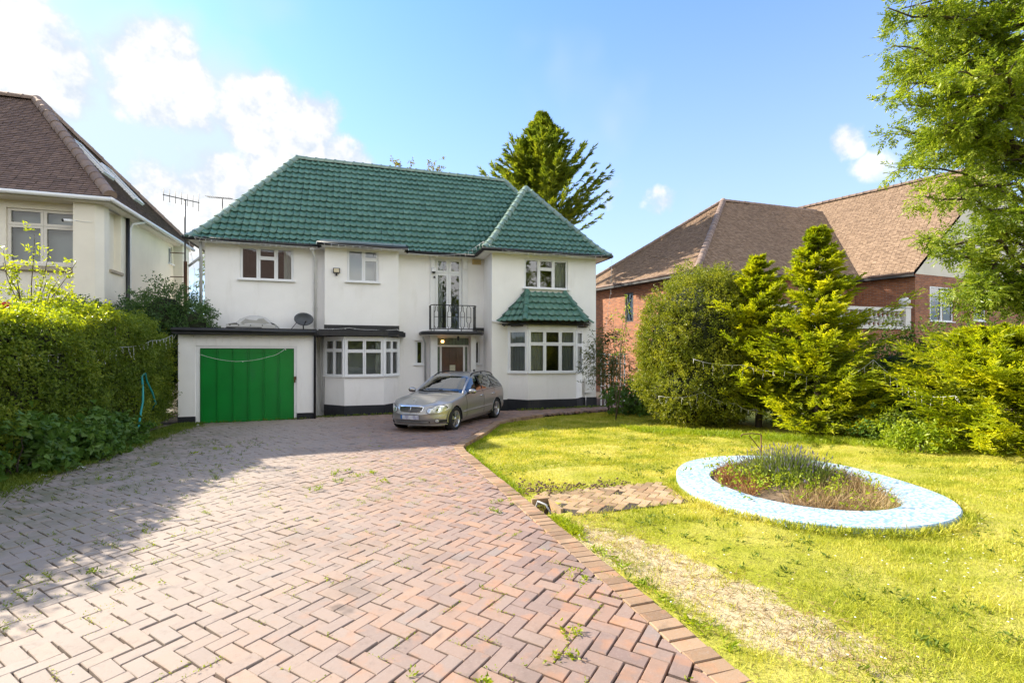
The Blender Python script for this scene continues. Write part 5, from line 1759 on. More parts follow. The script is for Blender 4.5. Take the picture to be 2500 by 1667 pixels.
# grille: chrome surround, black back, three slats and a centre bar
def grille_out(sc):
    def f(t):
        c, s = math.cos(t), math.sin(t)
        y = math.copysign(abs(c) ** .4, c); z = math.copysign(abs(s) ** .4, s)
        return (y * (.335 + .03 * z) * sc, .605 + z * .082 * (sc if sc == 1 else sc * .93))
    return f
gs = patch(grille_out(1), .010, M['chrome'], 'grille_surround')
patch(grille_out(.93), .016, M['trim'], 'grille', gs)
for k in range(4):
    z = .558 + k * .032
    hw_ = .30 + .02 * (k - 1.5) / 1.5
    mb = MB()
    ysl = np.linspace(-hw_, hw_, 14)
    V = [(front_x(y, z) + .024, y, z + d) for y in ysl for d in (-.009, .009)]
    mb.add(V, [(2 * i, 2 * i + 2, 2 * i + 3, 2 * i + 1) for i in range(13)]); mb.build('slat', M['chrome'], gs)
mb = MB(); mb.tube([(front_x(0, .535) + .026, 0, .535), (front_x(0, .675) + .026, 0, .675)], .007, 6); mb.build('centre_bar', M['chrome'], gs)
# twin-oval headlamps
for sd in (1, -1):
    sur = patch(ell_out(sd * .655, .600, .150, .112, sd * .25), .006, M['trim'], 'headlight')
    patch(ell_out(sd * .655, .600, .138, .102, sd * .25), .014, M['lamp'], 'lens', sur)
    patch(ell_out(sd * .50, .572, .085, .078, 0), .008, M['trim'], 'lens_rim', sur)
    patch(ell_out(sd * .50, .572, .075, .069, 0), .017, M['lamp'], 'lens', sur)
    patch(ell_out(sd * .66, .60, .05, .05), .02, M['chrome'], 'reflector', sur)
    fg_ = patch(rect_out(sd * .69 - .10, sd * .69 + .10, .275, .345, 3), .012, M['trim'], 'fog_light')
    patch(ell_out(sd * .64, .312, .036, .033), .03, M['lamp'], 'lens', fg_)
low = patch(rect_out(-.50, .50, .262, .330, 5), .012, M['trim'], 'lower_intake')
for z in (.285, .31):
    V = [(front_x(y, z) + .024, y, z + d) for y in np.linspace(-.48, .48, 14) for d in (-.006, .006)]
    MB().add(V, [(2 * i, 2 * i + 2, 2 * i + 3, 2 * i + 1) for i in range(13)]).build('slat', M['steel'], low)
# bumper crease and plate (characters are blurred away in the photograph)
for z, nm in ((.472, 'bumper_strip'), (.222, 'lip_strip')):
    V = [(front_x(y, z) + .012, y, z + d) for y in np.linspace(-.80, .80, 40) for d in (-.010, .010)]
    MB().add(V, [(2 * i, 2 * i + 2, 2 * i + 3, 2 * i + 1) for i in range(39)]).build(nm, M['car'], car)
m_p, t_p = new_mat('blurred_plate')
pp = t_p.n('ShaderNodeTexCoord')
nn_ = t_p.noise(pp.outputs['Object'], 9.0, 1, .4)
t_p.n('ShaderNodeOutputMaterial', None, Surface=t_p.n('ShaderNodeBsdfPrincipled', None, Base_Color=t_p.mix(t_p.sstep(nn_, .4, .62), (.62, .64, .70), (.40, .40, .52)), Roughness=.4))
mb = MB(); V = [(front_x(y, .41) + .028, y, z) for y in np.linspace(-.26, .26, 10) for z in (.360, .462)]
plate = mb.add(V, [(2 * i, 2 * i + 2, 2 * i + 3, 2 * i + 1) for i in range(9)]).build('number_plate', m_p, car)
mb = MB(); V = [(front_x(y, .41) + .030, y, z) for y in (-.26, -.215) for z in (.360, .462)]
mb.add(V, [(0, 2, 3, 1)]).build('blue_band', plain('plate_blue', (.03, .18, .55), .4, var=.1), plate)
# bonnet emblem: ring with three spokes
zo = float(z_top(.20)) + .005
mb = MB().tube([(2.04, .04 * math.sin(a), zo + .055 + .04 * math.cos(a)) for a in np.linspace(0, 2 * math.pi, 13)[:-1]], .005, 5, closed=True)
for a in (0, 2.094, 4.189): mb.tube([(2.04, 0, zo + .055), (2.04, .04 * math.sin(a), zo + .055 + .04 * math.cos(a))], .004, 5)
mb.tube([(2.04, 0, zo - .01), (2.04, 0, zo + .015)], .006, 5)
mb.build('bonnet_emblem', M['chrome'], car)
# wheels
for s_, sd in ((WF, 1), (WR, 1), (WF, -1), (WR, -1)):
    c = np.array((2.27 - s_, sd * .755, wz))
    ax_ = (0, sd, 0)
    mb = MB().lathe([(.20, -.11), (.285, -.115), (.312, -.09), (.317, 0), (.312, .09), (.285, .112), (.215, .108), (.205, .09)], c, 32, axis=ax_, caps=False)
    wh = mb.build('wheel', M['tyre'], car)
    mb = MB().lathe([(.215, .10), (.222, .106), (.205, .108), (.19, .085), (.19, -.08), (.0, -.08)], c, 32, axis=ax_, caps=False)
    mb.build('rim', M['alloy'], wh)
    mb = MB().lathe([(.19, .0), (.0, .0)], c + np.array((0, sd * .02, 0)), 24, axis=ax_); mb.build('brake_disc', M['dark_steel'], wh)
    mb = MB()
    for k in range(5):
        a = 2 * math.pi * k / 5 + .3
        e = np.array((math.cos(a), 0, math.sin(a))); tq = np.array((-math.sin(a), 0, math.cos(a)))
        p = [c + e * .03 + tq * .035, c + e * .20 + tq * .048, c + e * .20 - tq * .048, c + e * .03 - tq * .035]
        o_ = np.array((0, sd * .098, 0)); i_ = np.array((0, sd * .07, 0))
        V = [v + o_ * (1.0 if n_ in (0, 3) else .94) for n_, v in enumerate(p)] + [v + i_ for v in p]
        mb.add(V, [(0, 1, 2, 3), (0, 4, 5, 1), (1, 5, 6, 2), (2, 6, 7, 3), (3, 7, 4, 0)])
    mb.lathe([(.055, .085), (.055, .10), (.03, .108), (.0, .108)], c, 14, axis=ax_)
    mb.build('spokes', M['alloy'], wh)
    # arch lip and liner
    mb = MB()
    V, F = [], []
    ang = np.linspace(-.15, math.pi + .15, 26)
    for a in ang:
        e = np.array((math.cos(a), 0, math.sin(a)))
        yo = sd * (float(plan_w(s_ - .345 * math.cos(a) * .9)) + .004)
        for rr, yy in ((.372, yo), (.345, yo + sd * .008), (.335, yo - sd * .02), (.335, sd * .55)):
            V.append((c[0] + e[0] * rr, yy, c[2] + e[2] * rr))
    F = [(4 * i + k, 4 * i + 4 + k, 4 * i + 5 + k, 4 * i + 1 + k) for i in range(25) for k in range(3)]
    nl_ = [f for n_, f in enumerate(F) if n_ % 3 == 0]; ln_ = [f for n_, f in enumerate(F) if n_ % 3 != 0]
    MB().add(V, nl_, True).build('arch_lip', M['car'], car)
    MB().add(V, ln_, True).build('arch_liner', M['trim'], car)
# flank trim: seams, rub strip, handles, sill, mirrors, rails, wipers
def flank(s, z, sd):
    """point on the flank"""
    i = int(np.argmin(np.abs(st_s - s)))
    zz = G[i, :i4 + 1, 2]
    y = np.interp(z, zz, G[i, :i4 + 1, 1])
    return np.array((2.27 - s, sd * y, z))
for sd in (1, -1):
    mb = MB()
    for s in (1.42, 2.54, 3.36):
        zs = np.linspace(.26, float(z_belt(s)) - .005, 12)
        if s > 3.3: zs = zs[zs > .64]
        mb.tube([flank(s, z, sd) + np.array((0, sd * .001, 0)) for z in zs], .0045, 4)
    mb.tube([flank(s, float(z_belt(s)) - .004, sd) for s in np.linspace(1.42, 4.0, 30)], .007, 4)
    build_each(mb, 'seam', M['trim'], car)
    mb = MB(); mb.tube([flank(s, .455 + .012 * (s - 1.2), sd) + np.array((0, sd * .004, 0)) for s in np.linspace(1.24, 3.10, 20)], .017, 6); mb.build('rub_strip', M['car'], car)
    for s in (2.36, 3.20):
        mb = MB(); mb.tube([flank(s - .09, .80, sd), flank(s - .07, .805, sd) + np.array((0, sd * .035, 0)), flank(s + .08, .81, sd) + np.array((0, sd * .035, 0)), flank(s + .10, .81, sd)], .014, 6); mb.build('door_handle', M['chrome'], car)
    mp = np.array((2.27 - 1.60, sd * .95, .965))
    mb = MB()
    V, F = [], []
    for r in range(9):
        ph = math.pi * r / 8
        for k in range(12):
            th = 2 * math.pi * k / 12
            V.append(mp + np.array((.075 * math.sin(ph) * math.cos(th) * (1.2 if math.cos(th) > 0 else .6), .115 * math.cos(ph), .075 * math.sin(ph) * math.sin(th))))
    F = [(r * 12 + k, r * 12 + (k + 1) % 12, (r + 1) * 12 + (k + 1) % 12, (r + 1) * 12 + k) for r in range(8) for k in range(12)]
    mir = mb.add(V, F, True).build('wing_mirror', plain('mirror_shell', (.42, .41, .39), .12, .85, var=.02), car)
    MB().tube([(2.27 - 1.58, sd * .80, .905), mp + np.array((0, -sd * .06, -.03))], .028, 6).build('stalk', M['trim'], mir)
    ss = np.linspace(2.22, 3.95, 16)
    mb = MB(); mb.tube([(2.27 - s, sd * (float(w_up(s)) - .01), float(z_up(s)) + .052 * math.sin(math.pi * (i + .0) / 15) ** .35 + .008) for i, s in enumerate(ss)], .016, 6)
    for s in (3.0,): mb.tube([(2.27 - s, sd * (float(w_up(s)) - .01), float(z_up(s))), (2.27 - s, sd * (float(w_up(s)) - .01), float(z_up(s)) + .05)], .02, 6)
    mb.build('roof_rail', M['trim'], car)
    mb = MB(); mb.tube([(2.27 - s, sd * (float(w_up(s)) + .001), float(z_up(s)) + .004) for s in np.linspace(1.42, 2.2, 12)], .022, 6); mb.build('a_pillar', M['car'], car)
mb = MB(); mb.tube([(2.27 - 1.42, -.62, float(z_top(1.42)) + .0), (2.27 - 1.40, 0, float(z_top(1.40)) + .012), (2.27 - 1.42, .62, float(z_top(1.42)) + .0)], .016, 5); mb.tube([(2.27 - 1.47, .1, float(z_top(1.47)) + .012), (2.27 - 1.5, -.5, float(z_top(1.5)) - .005)], .007, 4); mb.build('wiper_cowl', M['trim'], car)
mb = MB()
for y0, y1 in ((-.52, -.2), (.2, .52)):
    mb.obox((2.27 - 1.22, (y0 + y1) / 2, float(z_top(1.22)) - .004), (1, 0, .15), (0, 1, 0), (-.15, 0, 1), .012, (y1 - y0) / 2, .004)
build_each(mb, 'bonnet_vent', M['trim'], car)
mb = MB(); mb.box(-1.6, 1.6, -.76, .76, .17, .24); mb.build('underbody', M['trim'], car)
# tail lamps
for sd in (1, -1):
    i0 = [i for i in range(NS - 1) if 4.30 < st_s[i] < 4.47]
    keys = [(i, j) for i in i0 for j in range(segs[0] + segs[1] + 1, i4)]
    V, F = grid_part(keys, (sd,))
    MB().add([(v[0] - .004, v[1] * 1.006, v[2]) for v in V], F, True).build('tail_light', plain('red_lens', (.35, .01, .012), .15), car)

# ================================================================== VEGETATION
def clusters(C, A, m, length, Lf, Wf, spread=.9, droop=.0, jit=.03, fold=.25):
    """leafy twigs: C origins, A axes; m leaves each, spiralling along the twig"""
    n = len(C)
    t = rng.random((n, m)) ** .8
    Ax = np.repeat(A[:, None], m, 1)
    P = C[:, None] + Ax * (t * length)[..., None] + rng.normal(size=(n, m, 3)) * jit
    Rr = unit(np.cross(Ax, rand_unit(n * m).reshape(n, m, 3)))
    D = unit(Ax * (1 - spread * .55) + Rr * spread + np.array((0, 0, -droop)))
    sc = rng.uniform(.65, 1.2, n * m)
    return leaf_cards(P.reshape(-1, 3), D.reshape(-1, 3), Lf * sc, Wf * sc, fold)


def limb_path(p0, p1, sag=.1, n=5, wob=.06):
    p0, p1 = np.array(p0, float), np.array(p1, float)
    L = np.linalg.norm(p1 - p0)
    out = []
    for i in range(n + 1):
        f = i / n
        p = p0 + (p1 - p0) * f
        p[2] += sag * L * math.sin(math.pi * f)
        if 0 < i < n: p += rng.normal(size=3) * wob * L * .5
        out.append(p)
    return out


def bush(name, label, cat, base, blobs, n_tw, m, Lf, Wf, mat, tw=.14, group=None, stems=6, shell=.62, droop=0.0, trunk_r=.03, core=None, spread=.9, up=.25, stem_mat='bark', la=1.0):
    """blobs: (x,y,z,rx,ry,rz): leafy twigs spread through the volume, denser towards the outside"""
    t = thing(name, label, cat, base, group)
    vols = np.array([b[3] * b[4] + b[4] * b[5] + b[3] * b[5] for b in blobs]); vols /= vols.sum()
    parts = []
    for b, f in zip(blobs, vols):
        k = int(n_tw * f)
        d = rand_unit(k)
        r = (shell + (1 - shell) * rng.random(k)) * (1 + la * .10 * rng.normal(size=k))
        # lumpy outline
        lump = 1 + la * .13 * np.sin(d[:, 0] * 7 + b[0]) * np.cos(d[:, 1] * 6 + b[1]) + la * .10 * np.sin(d[:, 2] * 9 + d[:, 0] * 5)
        C = np.array(b[:3]) + d * (r * lump)[:, None] * np.array(b[3:6])
        A = unit(d + .7 * rand_unit(k) + np.array((0, 0, up)))
        keep = C[:, 2] > base[2] - .02
        parts.append(clusters(C[keep], A[keep], m, tw, Lf, Wf, spread, droop))
    V, F = join_np(parts)
    obj_np('foliage', V, F, M[mat], t)
    mb = MB()
    for k in range(stems):
        b = blobs[k % len(blobs)]
        tip = np.array(b[:3]) + rand_unit(1)[0] * np.array(b[3:6]) * .55
        P = limb_path((base[0] + rng.normal() * .05, base[1] + rng.normal() * .05, base[2] - .05), tip, .05)
        mb.tube(P, list(np.linspace(trunk_r, trunk_r * .3, len(P))), 6)
    mb.build('stems', M[stem_mat], t)
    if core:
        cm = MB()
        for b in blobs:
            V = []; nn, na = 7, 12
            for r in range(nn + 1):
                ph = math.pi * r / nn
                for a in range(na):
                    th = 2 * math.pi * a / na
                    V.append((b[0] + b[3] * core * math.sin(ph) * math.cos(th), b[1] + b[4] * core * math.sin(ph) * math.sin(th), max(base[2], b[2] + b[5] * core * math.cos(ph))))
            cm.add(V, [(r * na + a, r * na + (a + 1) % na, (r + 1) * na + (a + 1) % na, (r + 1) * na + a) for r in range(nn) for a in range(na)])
        cm.build('dark_core', M['core'], t)  # solid core added to block light and stand in for shade inside the crown
    return t


M['core'] = plain('inner_shade_core', (.022, .030, .010), .95, bump=1.0, bscale=16, var=.5)  # dark green with the inner shade put into the colour


def cypress(name, label, base, H, Rb, n_br, mat, group=None, lean=(0, 0), taper=.85, sprays=24, cards=8, cl=.095, cw=.026, upw=.35, outliers=(), zmin=.0, inner=None, shape=None, cat='tree'):
    """conifer built branch by branch: each branch carries flat feathery sprays"""
    t = thing(name, label, cat, base, group)
    b = np.array(base, float)
    hf = zmin + (1 - zmin) * rng.random(n_br) ** .85
    az = rng.random(n_br) * 2 * math.pi
    prof = (1 - hf) ** taper if shape is None else shape(hf)
    Ln = (Rb * prof + .05) * rng.uniform(.62, 1.22, n_br)
    rise = upw * rng.uniform(.6, 1.4, n_br)
    for (h_, a_, l_, r_) in outliers:
        hf = np.append(hf, h_); az = np.append(az, a_); Ln = np.append(Ln, l_); rise = np.append(rise, r_)
    n = len(hf)
    lx, ly = lean
    O = b + np.stack([hf * lx, hf * ly, hf * H], -1)
    dirh = np.stack([np.cos(az), np.sin(az), 0 * az], -1)
    ts = np.clip(np.linspace(.14, 1.0, sprays)[None] + rng.normal(size=(n, sprays)) * .03, .05, 1.02)
    zc = rise[:, None] * ts ** 1.2 - .10 * np.sin(ts * math.pi) * (1 - hf[:, None])
    S = O[:, None] + (dirh * Ln[:, None])[:, None] * ts[..., None]
    S[..., 2] += zc * Ln[:, None]
    side = np.stack([-np.sin(az), np.cos(az), 0 * az], -1)
    sgn = np.where(rng.random((n, sprays)) < .5, -1, 1)
    fwd = .55 + .6 * ts
    SD = unit(dirh[:, None] * fwd[..., None] + side[:, None] * (sgn * rng.uniform(.15, 1.0, (n, sprays)) * (1.15 - .7 * ts))[..., None] + np.array((0, 0, 1.0)) * (rise[:, None] * .8 + rng.normal(size=(n, sprays)) * .28)[..., None])
    slen = (.10 + .16 * (1 - ts * .55)) * np.clip(Ln[:, None] / .8, .28, 1.25) * rng.uniform(.7, 1.2, (n, sprays))
    k = cards
    u = np.linspace(0, 1, k)
    P = S[..., None, :] + SD[..., None, :] * (slen[..., None] * u)[..., None]
    fan = np.where(np.arange(k) % 2 == 0, 1, -1)
    sv = unit(np.cross(SD, rand_unit(n * sprays).reshape(n, sprays, 3) * .5 + np.array((0, 0, 1.0))))
    D = unit(SD[..., None, :] + sv[..., None, :] * (fan * rng.uniform(.25, .8, (n, sprays, k)))[..., None] + rng.normal(size=(n, sprays, k, 3)) * .18)
    sc = rng.uniform(.7, 1.25, n * sprays * k)
    V, F = leaf_cards(P.reshape(-1, 3), D.reshape(-1, 3), cl * sc, cw * sc, .2)
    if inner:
        # darker sprays near the stem
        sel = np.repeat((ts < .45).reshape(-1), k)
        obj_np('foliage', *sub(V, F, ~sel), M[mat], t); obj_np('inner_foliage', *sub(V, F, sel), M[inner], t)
    else:
        obj_np('foliage', V, F, M[mat], t)
    mb = MB()
    mb.tube([b + np.array((0, 0, -.1)), b + np.array((lx * .5, ly * .5, H * .5)), b + np.array((lx * .97, ly * .97, H * .97))], [.02 * H, .012 * H, .004], 7)
    for q in rng.choice(n, min(n, 90), replace=False):
        mb.tube([O[q], S[q, sprays // 2], S[q, int(sprays * .85)]], [.014, .008, .003], 4)
    mb.build('trunk', M['bark'], t)
    return t


def sub(V, F, keep):
    W = V.reshape(-1, 4, 3)[keep].reshape(-1, 3)
    return W, np.arange(len(W)).reshape(-1, 4)


# ---- the long clipped hedge on the left
hedge = thing('hedge', 'long clipped privet hedge along the left of the drive', 'hedge', (-5.7, 8.5, .05))


def hedge_top(y): return 2.50 + .10 * np.sin(y * 1.1) + .08 * np.sin(y * 2.7 + 1) + .05 * np.clip(y - 9, 0, 3) - .07 * np.clip(y - 12, 0, 4)
def hedge_face(y): return -4.98 - .05 * np.sin(y * 1.7) - .04 * np.clip(y - 12, 0, 5)


def hedge_leaves(n, y0, y1, m=9):
    y = rng.uniform(y0, y1, n)
    f = rng.random(n)
    onface = f < .64
    ftop = (~onface) & (f < .93)
    z = np.where(onface, rng.random(n) ** .9 * (hedge_top(y) - .05) + .05, hedge_top(y))
    x = np.where(onface, hedge_face(y), hedge_face(y) - rng.random(n) * 1.45)
    end = ~(onface | ftop)
    y = np.where(end, y1 + .05, y); z = np.where(end, rng.random(n) * hedge_top(y1), z)
    nrm = np.where(onface[:, None], (1.0, 0, .1), np.where(ftop[:, None], (.1, 0, 1.0), (0, 1.0, .2)))
    # bulges
    bulge = .10 * np.sin(y * 3.3 + z * 2.4) * np.sin(z * 2.1 + y) + .06 * np.sin(z * 7 - y * 2.6) + .06 * rng.normal(size=n) + .12 * (rng.random(n) < .04)
    C = np.stack([x, y, z], -1) + nrm * bulge[:, None] - nrm * .08
    A = unit(nrm + .75 * rand_unit(n) + np.array((0, 0, .45)))
    V, F = clusters(C, A, m, .15, .062, .034, .95)
    return V, F, np.repeat(ftop | (onface & (z > hedge_top(y) - .16)), m)


V1, F1_, T1 = hedge_leaves(8200, 7.6, 15.75, 10)
V2, F2_, T2 = hedge_leaves(2600, .5, 7.6, 8)
Va, Fa = join_np([(V1, F1_), (V2, F2_)]); Ta = np.concatenate([T1, T2])
yv = Va.reshape(-1, 4, 3)[:, 0, 1]
gold_sel = Ta & (yv < 12.6) & (rng.random(len(yv)) < .8)  # brighter leaf colour picked for the top and upper edge
obj_np('foliage', *sub(Va, Fa, ~gold_sel), M['hedge'], hedge)
obj_np('top_foliage', *sub(Va, Fa, gold_sel), M['hedge_gold'], hedge)
mb = MB()
for y in np.arange(.6, 15.2, .35):
    for xx in (-5.4, -6.0):
        P = limb_path((xx, y, -.05), (xx + rng.normal() * .25, y + rng.normal() * .3, float(hedge_top(y)) - .25), 0, 4)
        mb.tube(P, [.03, .025, .02, .014, .008], 5)
mb.build('stems', M['bark'], hedge)
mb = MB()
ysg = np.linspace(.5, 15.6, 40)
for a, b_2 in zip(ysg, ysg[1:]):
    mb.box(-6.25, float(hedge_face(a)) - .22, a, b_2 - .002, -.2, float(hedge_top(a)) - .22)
mb.build('dark_core', plain('hedge_shade_core', (.035, .035, .014), .95, bump=.9, bscale=14, var=.5), hedge)  # dark boxes added inside the hedge to block light, coloured as inner shade

# sapling and flowers above the hedge
sap = thing('sapling', 'slender yellow green sapling rising above the hedge', 'sapling', (-6.3, 11.9, 2.2))
mb = MB(); tw_c, tw_a = [], []
for k in range(15):
    tip = np.array((-6.35 + rng.normal() * .40, 11.9 + rng.normal() * .30, 3.05 + abs(rng.normal()) * .50))
    if k > 10: tip = np.array((-5.8 + .3 * rng.random(), 11.8, 2.9 + .35 * rng.random()))
    P = limb_path((-6.25, 11.9, 2.1), tip, .05, 4, .03); mb.tube(P, [.014, .011, .009, .006, .004], 5)
    for q in range(7):
        f = .35 + .65 * q / 6
        i_ = min(3, int(f * 4)); p = P[i_] + (P[i_ + 1] - P[i_]) * (f * 4 - i_)
        tw_c.append(p); tw_a.append(unit(rng.normal(size=3) * np.array((1, 1, .3)) + np.array((.2, 0, .15))))
mb.build('stems', M['twig'], sap)
obj_np('foliage', *clusters(np.array(tw_c), np.array(tw_a), 14, .20, .085, .034, .8, .05), M['hedge_gold'], sap)
mb = MB()
fc_ = np.array((-5.35, 9.6, 2.62))
for k in range(14):
    d = rand_unit(1)[0]; mb.obox(fc_ + d * .05, unit(np.cross(d, (0, 0, 1.0))), np.cross(unit(np.cross(d, (0, 0, 1.0))), d), d, .03, .02, .006)
mb.build('rose', M['red_flower'], label='red rose bloom on top of the hedge at the left edge', cat='flower')

bush('dark_shrub', 'dark green evergreen shrub standing behind the garage roof', 'shrub', (-5.7, 16.7, -.1),
     [(-5.55, 16.7, 2.9, .95, .8, 1.05), (-6.4, 16.6, 2.6, 1.0, .8, .75), (-4.75, 16.4, 2.75, .55, .5, .60), (-7.2, 16.0, 2.7, .8, .6, .55), (-5.6, 16.7, 1.5, .8, .7, 1.2)], 3200, 11, .075, .036, 'laurel', .2, stems=8, core=.6)
# broad-leaved seedlings and ivy at the hedge foot
spots = [(-4.72, 9.6, .55, .55), (-4.75, 10.8, .55, .62), (-4.78, 8.9, .6, .75), (-4.85, 12.0, .45, .5), (-4.62, 10.2, .35, .38)]
labs = ['broad leaved maple seedling low against the hedge, second from the left edge', 'large broad leaved maple seedling at the hedge foot, left of the hose', 'dark broad leaved clump at the hedge foot by the left edge',
        'small leafy clump at the hedge foot beside the hose', 'low broad leaved sprout in front of the hedge seedlings']
for (x, y, r, h), lb in zip(spots, labs):
    g = float(gz(x, y))
    bush('hedge_seedling', lb, 'plant', (x - .12, y, g - .03), [(x, y, g + h * .55, r * .75, r, h * .6)], 110, 7, .125, .10, 'broad', .25, 'seedlings at the hedge foot', stems=5, shell=.4, droop=.35, trunk_r=.012, up=.1)
# garden hose
hz_ = MB()
hz_.tube([(-4.84, 13.13, 1.36), (-4.80, 13.08, 1.1), (-4.76, 12.97, .79), (-4.74, 12.8, .55), (-4.70, 12.63, .36), (-4.66, 12.45, .16), (-4.64, 12.2, .01), (-4.70, 12.0, -.01), (-4.85, 11.85, .0)], .022, 8)
hz_.tube([(-4.84, 13.13, 1.36), (-4.82, 13.25, 1.42), (-4.84, 13.39, 1.24), (-4.80, 13.6, .95), (-4.82, 13.85, .66), (-4.95, 13.95, .5)], .020, 8)
hz_.build('garden_hose', M['hose'], label='teal garden hose draped down the end of the hedge', cat='hose')

# ---- right hand planting
bush('round_shrub', 'big rounded olive green shrub with tiny leaves right of the house', 'shrub', (8.25, 10.9, .0),
     [(8.55, 10.8, 2.15, 1.55, 1.45, 1.95), (8.4, 10.65, 1.15, 1.55, 1.5, 1.2), (8.9, 10.8, 3.1, .85, .9, .95), (7.75, 10.8, 1.9, .7, .9, 1.2)], 10500, 13, .052, .030, 'yew', .13, la=.45, stems=14, shell=.84, core=.80, up=.4, trunk_r=.04)
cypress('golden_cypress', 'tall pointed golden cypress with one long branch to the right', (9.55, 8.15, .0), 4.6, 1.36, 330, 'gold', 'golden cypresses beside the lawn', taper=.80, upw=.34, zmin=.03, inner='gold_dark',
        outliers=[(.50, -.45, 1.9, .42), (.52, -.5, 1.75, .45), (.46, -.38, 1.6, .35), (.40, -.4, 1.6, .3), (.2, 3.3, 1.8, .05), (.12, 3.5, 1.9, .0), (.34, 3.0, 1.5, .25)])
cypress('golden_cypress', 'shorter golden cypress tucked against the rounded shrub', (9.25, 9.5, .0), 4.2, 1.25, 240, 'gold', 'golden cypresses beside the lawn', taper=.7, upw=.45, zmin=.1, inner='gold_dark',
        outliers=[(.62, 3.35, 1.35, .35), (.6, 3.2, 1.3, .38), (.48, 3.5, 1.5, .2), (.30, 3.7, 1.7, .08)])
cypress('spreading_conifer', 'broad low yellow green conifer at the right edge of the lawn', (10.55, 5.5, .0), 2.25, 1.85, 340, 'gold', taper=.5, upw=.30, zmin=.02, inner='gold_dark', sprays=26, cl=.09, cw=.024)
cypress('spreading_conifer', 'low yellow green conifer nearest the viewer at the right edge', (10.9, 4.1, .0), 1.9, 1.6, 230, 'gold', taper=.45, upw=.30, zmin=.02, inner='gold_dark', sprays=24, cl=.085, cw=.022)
bush('boundary_hedge', 'loose green boundary hedge behind the golden conifers', 'hedge', (11.5, 8.3, .0),
     [(10.9, 8.9, 1.0, .9, 1.2, 1.25), (11.6, 7.9, 1.05, .9, 1.2, 1.35), (12.4, 7.0, 1.1, .9, 1.1, 1.4), (13.3, 6.2, 1.1, .9, 1.1, 1.5), (10.6, 9.9, 1.0, .8, 1.0, 1.2)], 4600, 10, .07, .036, 'border', .2, stems=10, core=.6)
for lb, (x, y, r, h), mt_ in (('low dark ivy clump at the lawn edge under the golden cypress', (9.9, 7.0, .55, .5), 'broad'), ('bright leafy weed clump at the lawn edge by the spreading conifer', (9.15, 5.9, .45, .42), 'weed'),
                              ('small leafy clump in the shade between cypress and spreading conifer', (9.7, 6.4, .45, .55), 'hedge')):
    g = float(lawn_z(x, y))
    bush('ground_ivy', lb, 'plant', (x, y, g - .02), [(x, y, g + h * .45, r, r, h * .55)], 170, 7, .075, .05, mt_, .16, 'clumps along the lawn edge', stems=4, shell=.4, trunk_r=.008)
for lb, (x, y, h) in (('leggy pale sapling standing left of the rounded shrub top', (6.85, 12.2, 3.3)), ('pale young ash sapling before the brick wall', (13.6, 7.9, 3.1))):
    t = thing('young_sapling', lb, 'sapling', (x, y, -.05), 'saplings by the boundary')
    mb = MB(); cs, as_ = [], []
    for k in range(4):
        tip = np.array((x + rng.normal() * .22, y + rng.normal() * .2, h + rng.normal() * .2)); P = limb_path((x, y, 0), tip, 0, 5, .02); mb.tube(P, [.016, .014, .012, .010, .007, .004], 5)
        for f in np.linspace(.6, 1, 7): cs.append(np.array((x, y, 0)) + (tip - (x, y, 0)) * f + rng.normal(size=3) * .06); as_.append(unit(rng.normal(size=3) * (1, 1, .4) + (0, 0, .4)))
    mb.build('stems', M['twig'], t); obj_np('foliage', *clusters(np.array(cs), np.array(as_), 9, .2, .085, .035, .8), M['ash'], t)
bush('narrow_leaved_shrub', 'straggly narrow leaved shrub at the right corner of the white house', 'shrub', (7.75, 14.2, .0),
     [(7.65, 14.2, 1.9, .65, .6, .95), (7.95, 13.9, 1.0, .6, .6, .8), (7.4, 14.25, 1.5, .6, .5, .7)], 520, 7, .13, .028, 'bamboo', .2, stems=10, shell=.3, droop=.45, trunk_r=.012, stem_mat='twig')
bush('vine_clump', 'dark green vine leaved clump at the foot of the house corner', 'plant', (7.9, 13.5, .0), [(7.9, 13.4, .45, .75, .5, .5), (8.5, 13.0, .5, .7, .6, .7)], 240, 6, .13, .12, 'broad', .2, stems=5, shell=.4, droop=.3, trunk_r=.01)
# white trellis panel in the passage beside the house
tr = thing('trellis', 'white painted trellis panel in the passage right of the house', 'trellis', (8.6, 15.9, .0))
for k in range(7):
    mb = MB().box(8.30 + k * .16, 8.34 + k * .16, 15.88, 15.90, .0, 1.9); mb.build('upright', M['white'], tr)
for z in (.3, .7, 1.1, 1.5, 1.85):
    mb = MB().box(8.28, 9.34, 15.865, 15.88, z, z + .035); mb.build('slat', M['white'], tr)

# ---- the ash tree overhanging from the right
ash = thing('ash_tree', 'large ash tree overhanging from the right edge of the picture', 'tree', (12.9, 5.7, -.1))
f2 = np.array((.2957, .9553)); r2 = np.array((.9553, -.2957))
def V3(zc, xc, z): return np.array((*(zc * f2 + xc * r2), z))
troot = np.array((12.9, 5.7, -.1)); fork = np.array((12.75, 5.75, 3.0))
mb = MB(); mb.tube([troot, (12.85, 5.72, 1.5), fork, (12.5, 5.8, 6.5), (12.3, 5.9, 9.5)], [.24, .20, .17, .11, .04], 9)
cs, as_ = [], []
lobes = []
for k in range(64):
    u = rng.random()
    z = 2.8 + 7.2 * u
    xc = 10.2 - (1.6 + 1.7 * math.sin(math.pi * (.15 + .75 * u))) * rng.uniform(.15, 1.0) + (rng.random() < .30) * rng.uniform(0, 2.4)
    lobes.append((9.3 + rng.normal() * 1.0, xc, z))
def ash_left(z): return np.interp(z, [2.4, 3.2, 4.2, 5.2, 6.5, 8.0, 10], [.86, .83, .80, .775, .75, .73, .74])
lobes = [(a_, max(b2_, a_ * (float(ash_left(c_)) + .05 + .10 * rng.random())), c_) for a_, b2_, c_ in lobes]
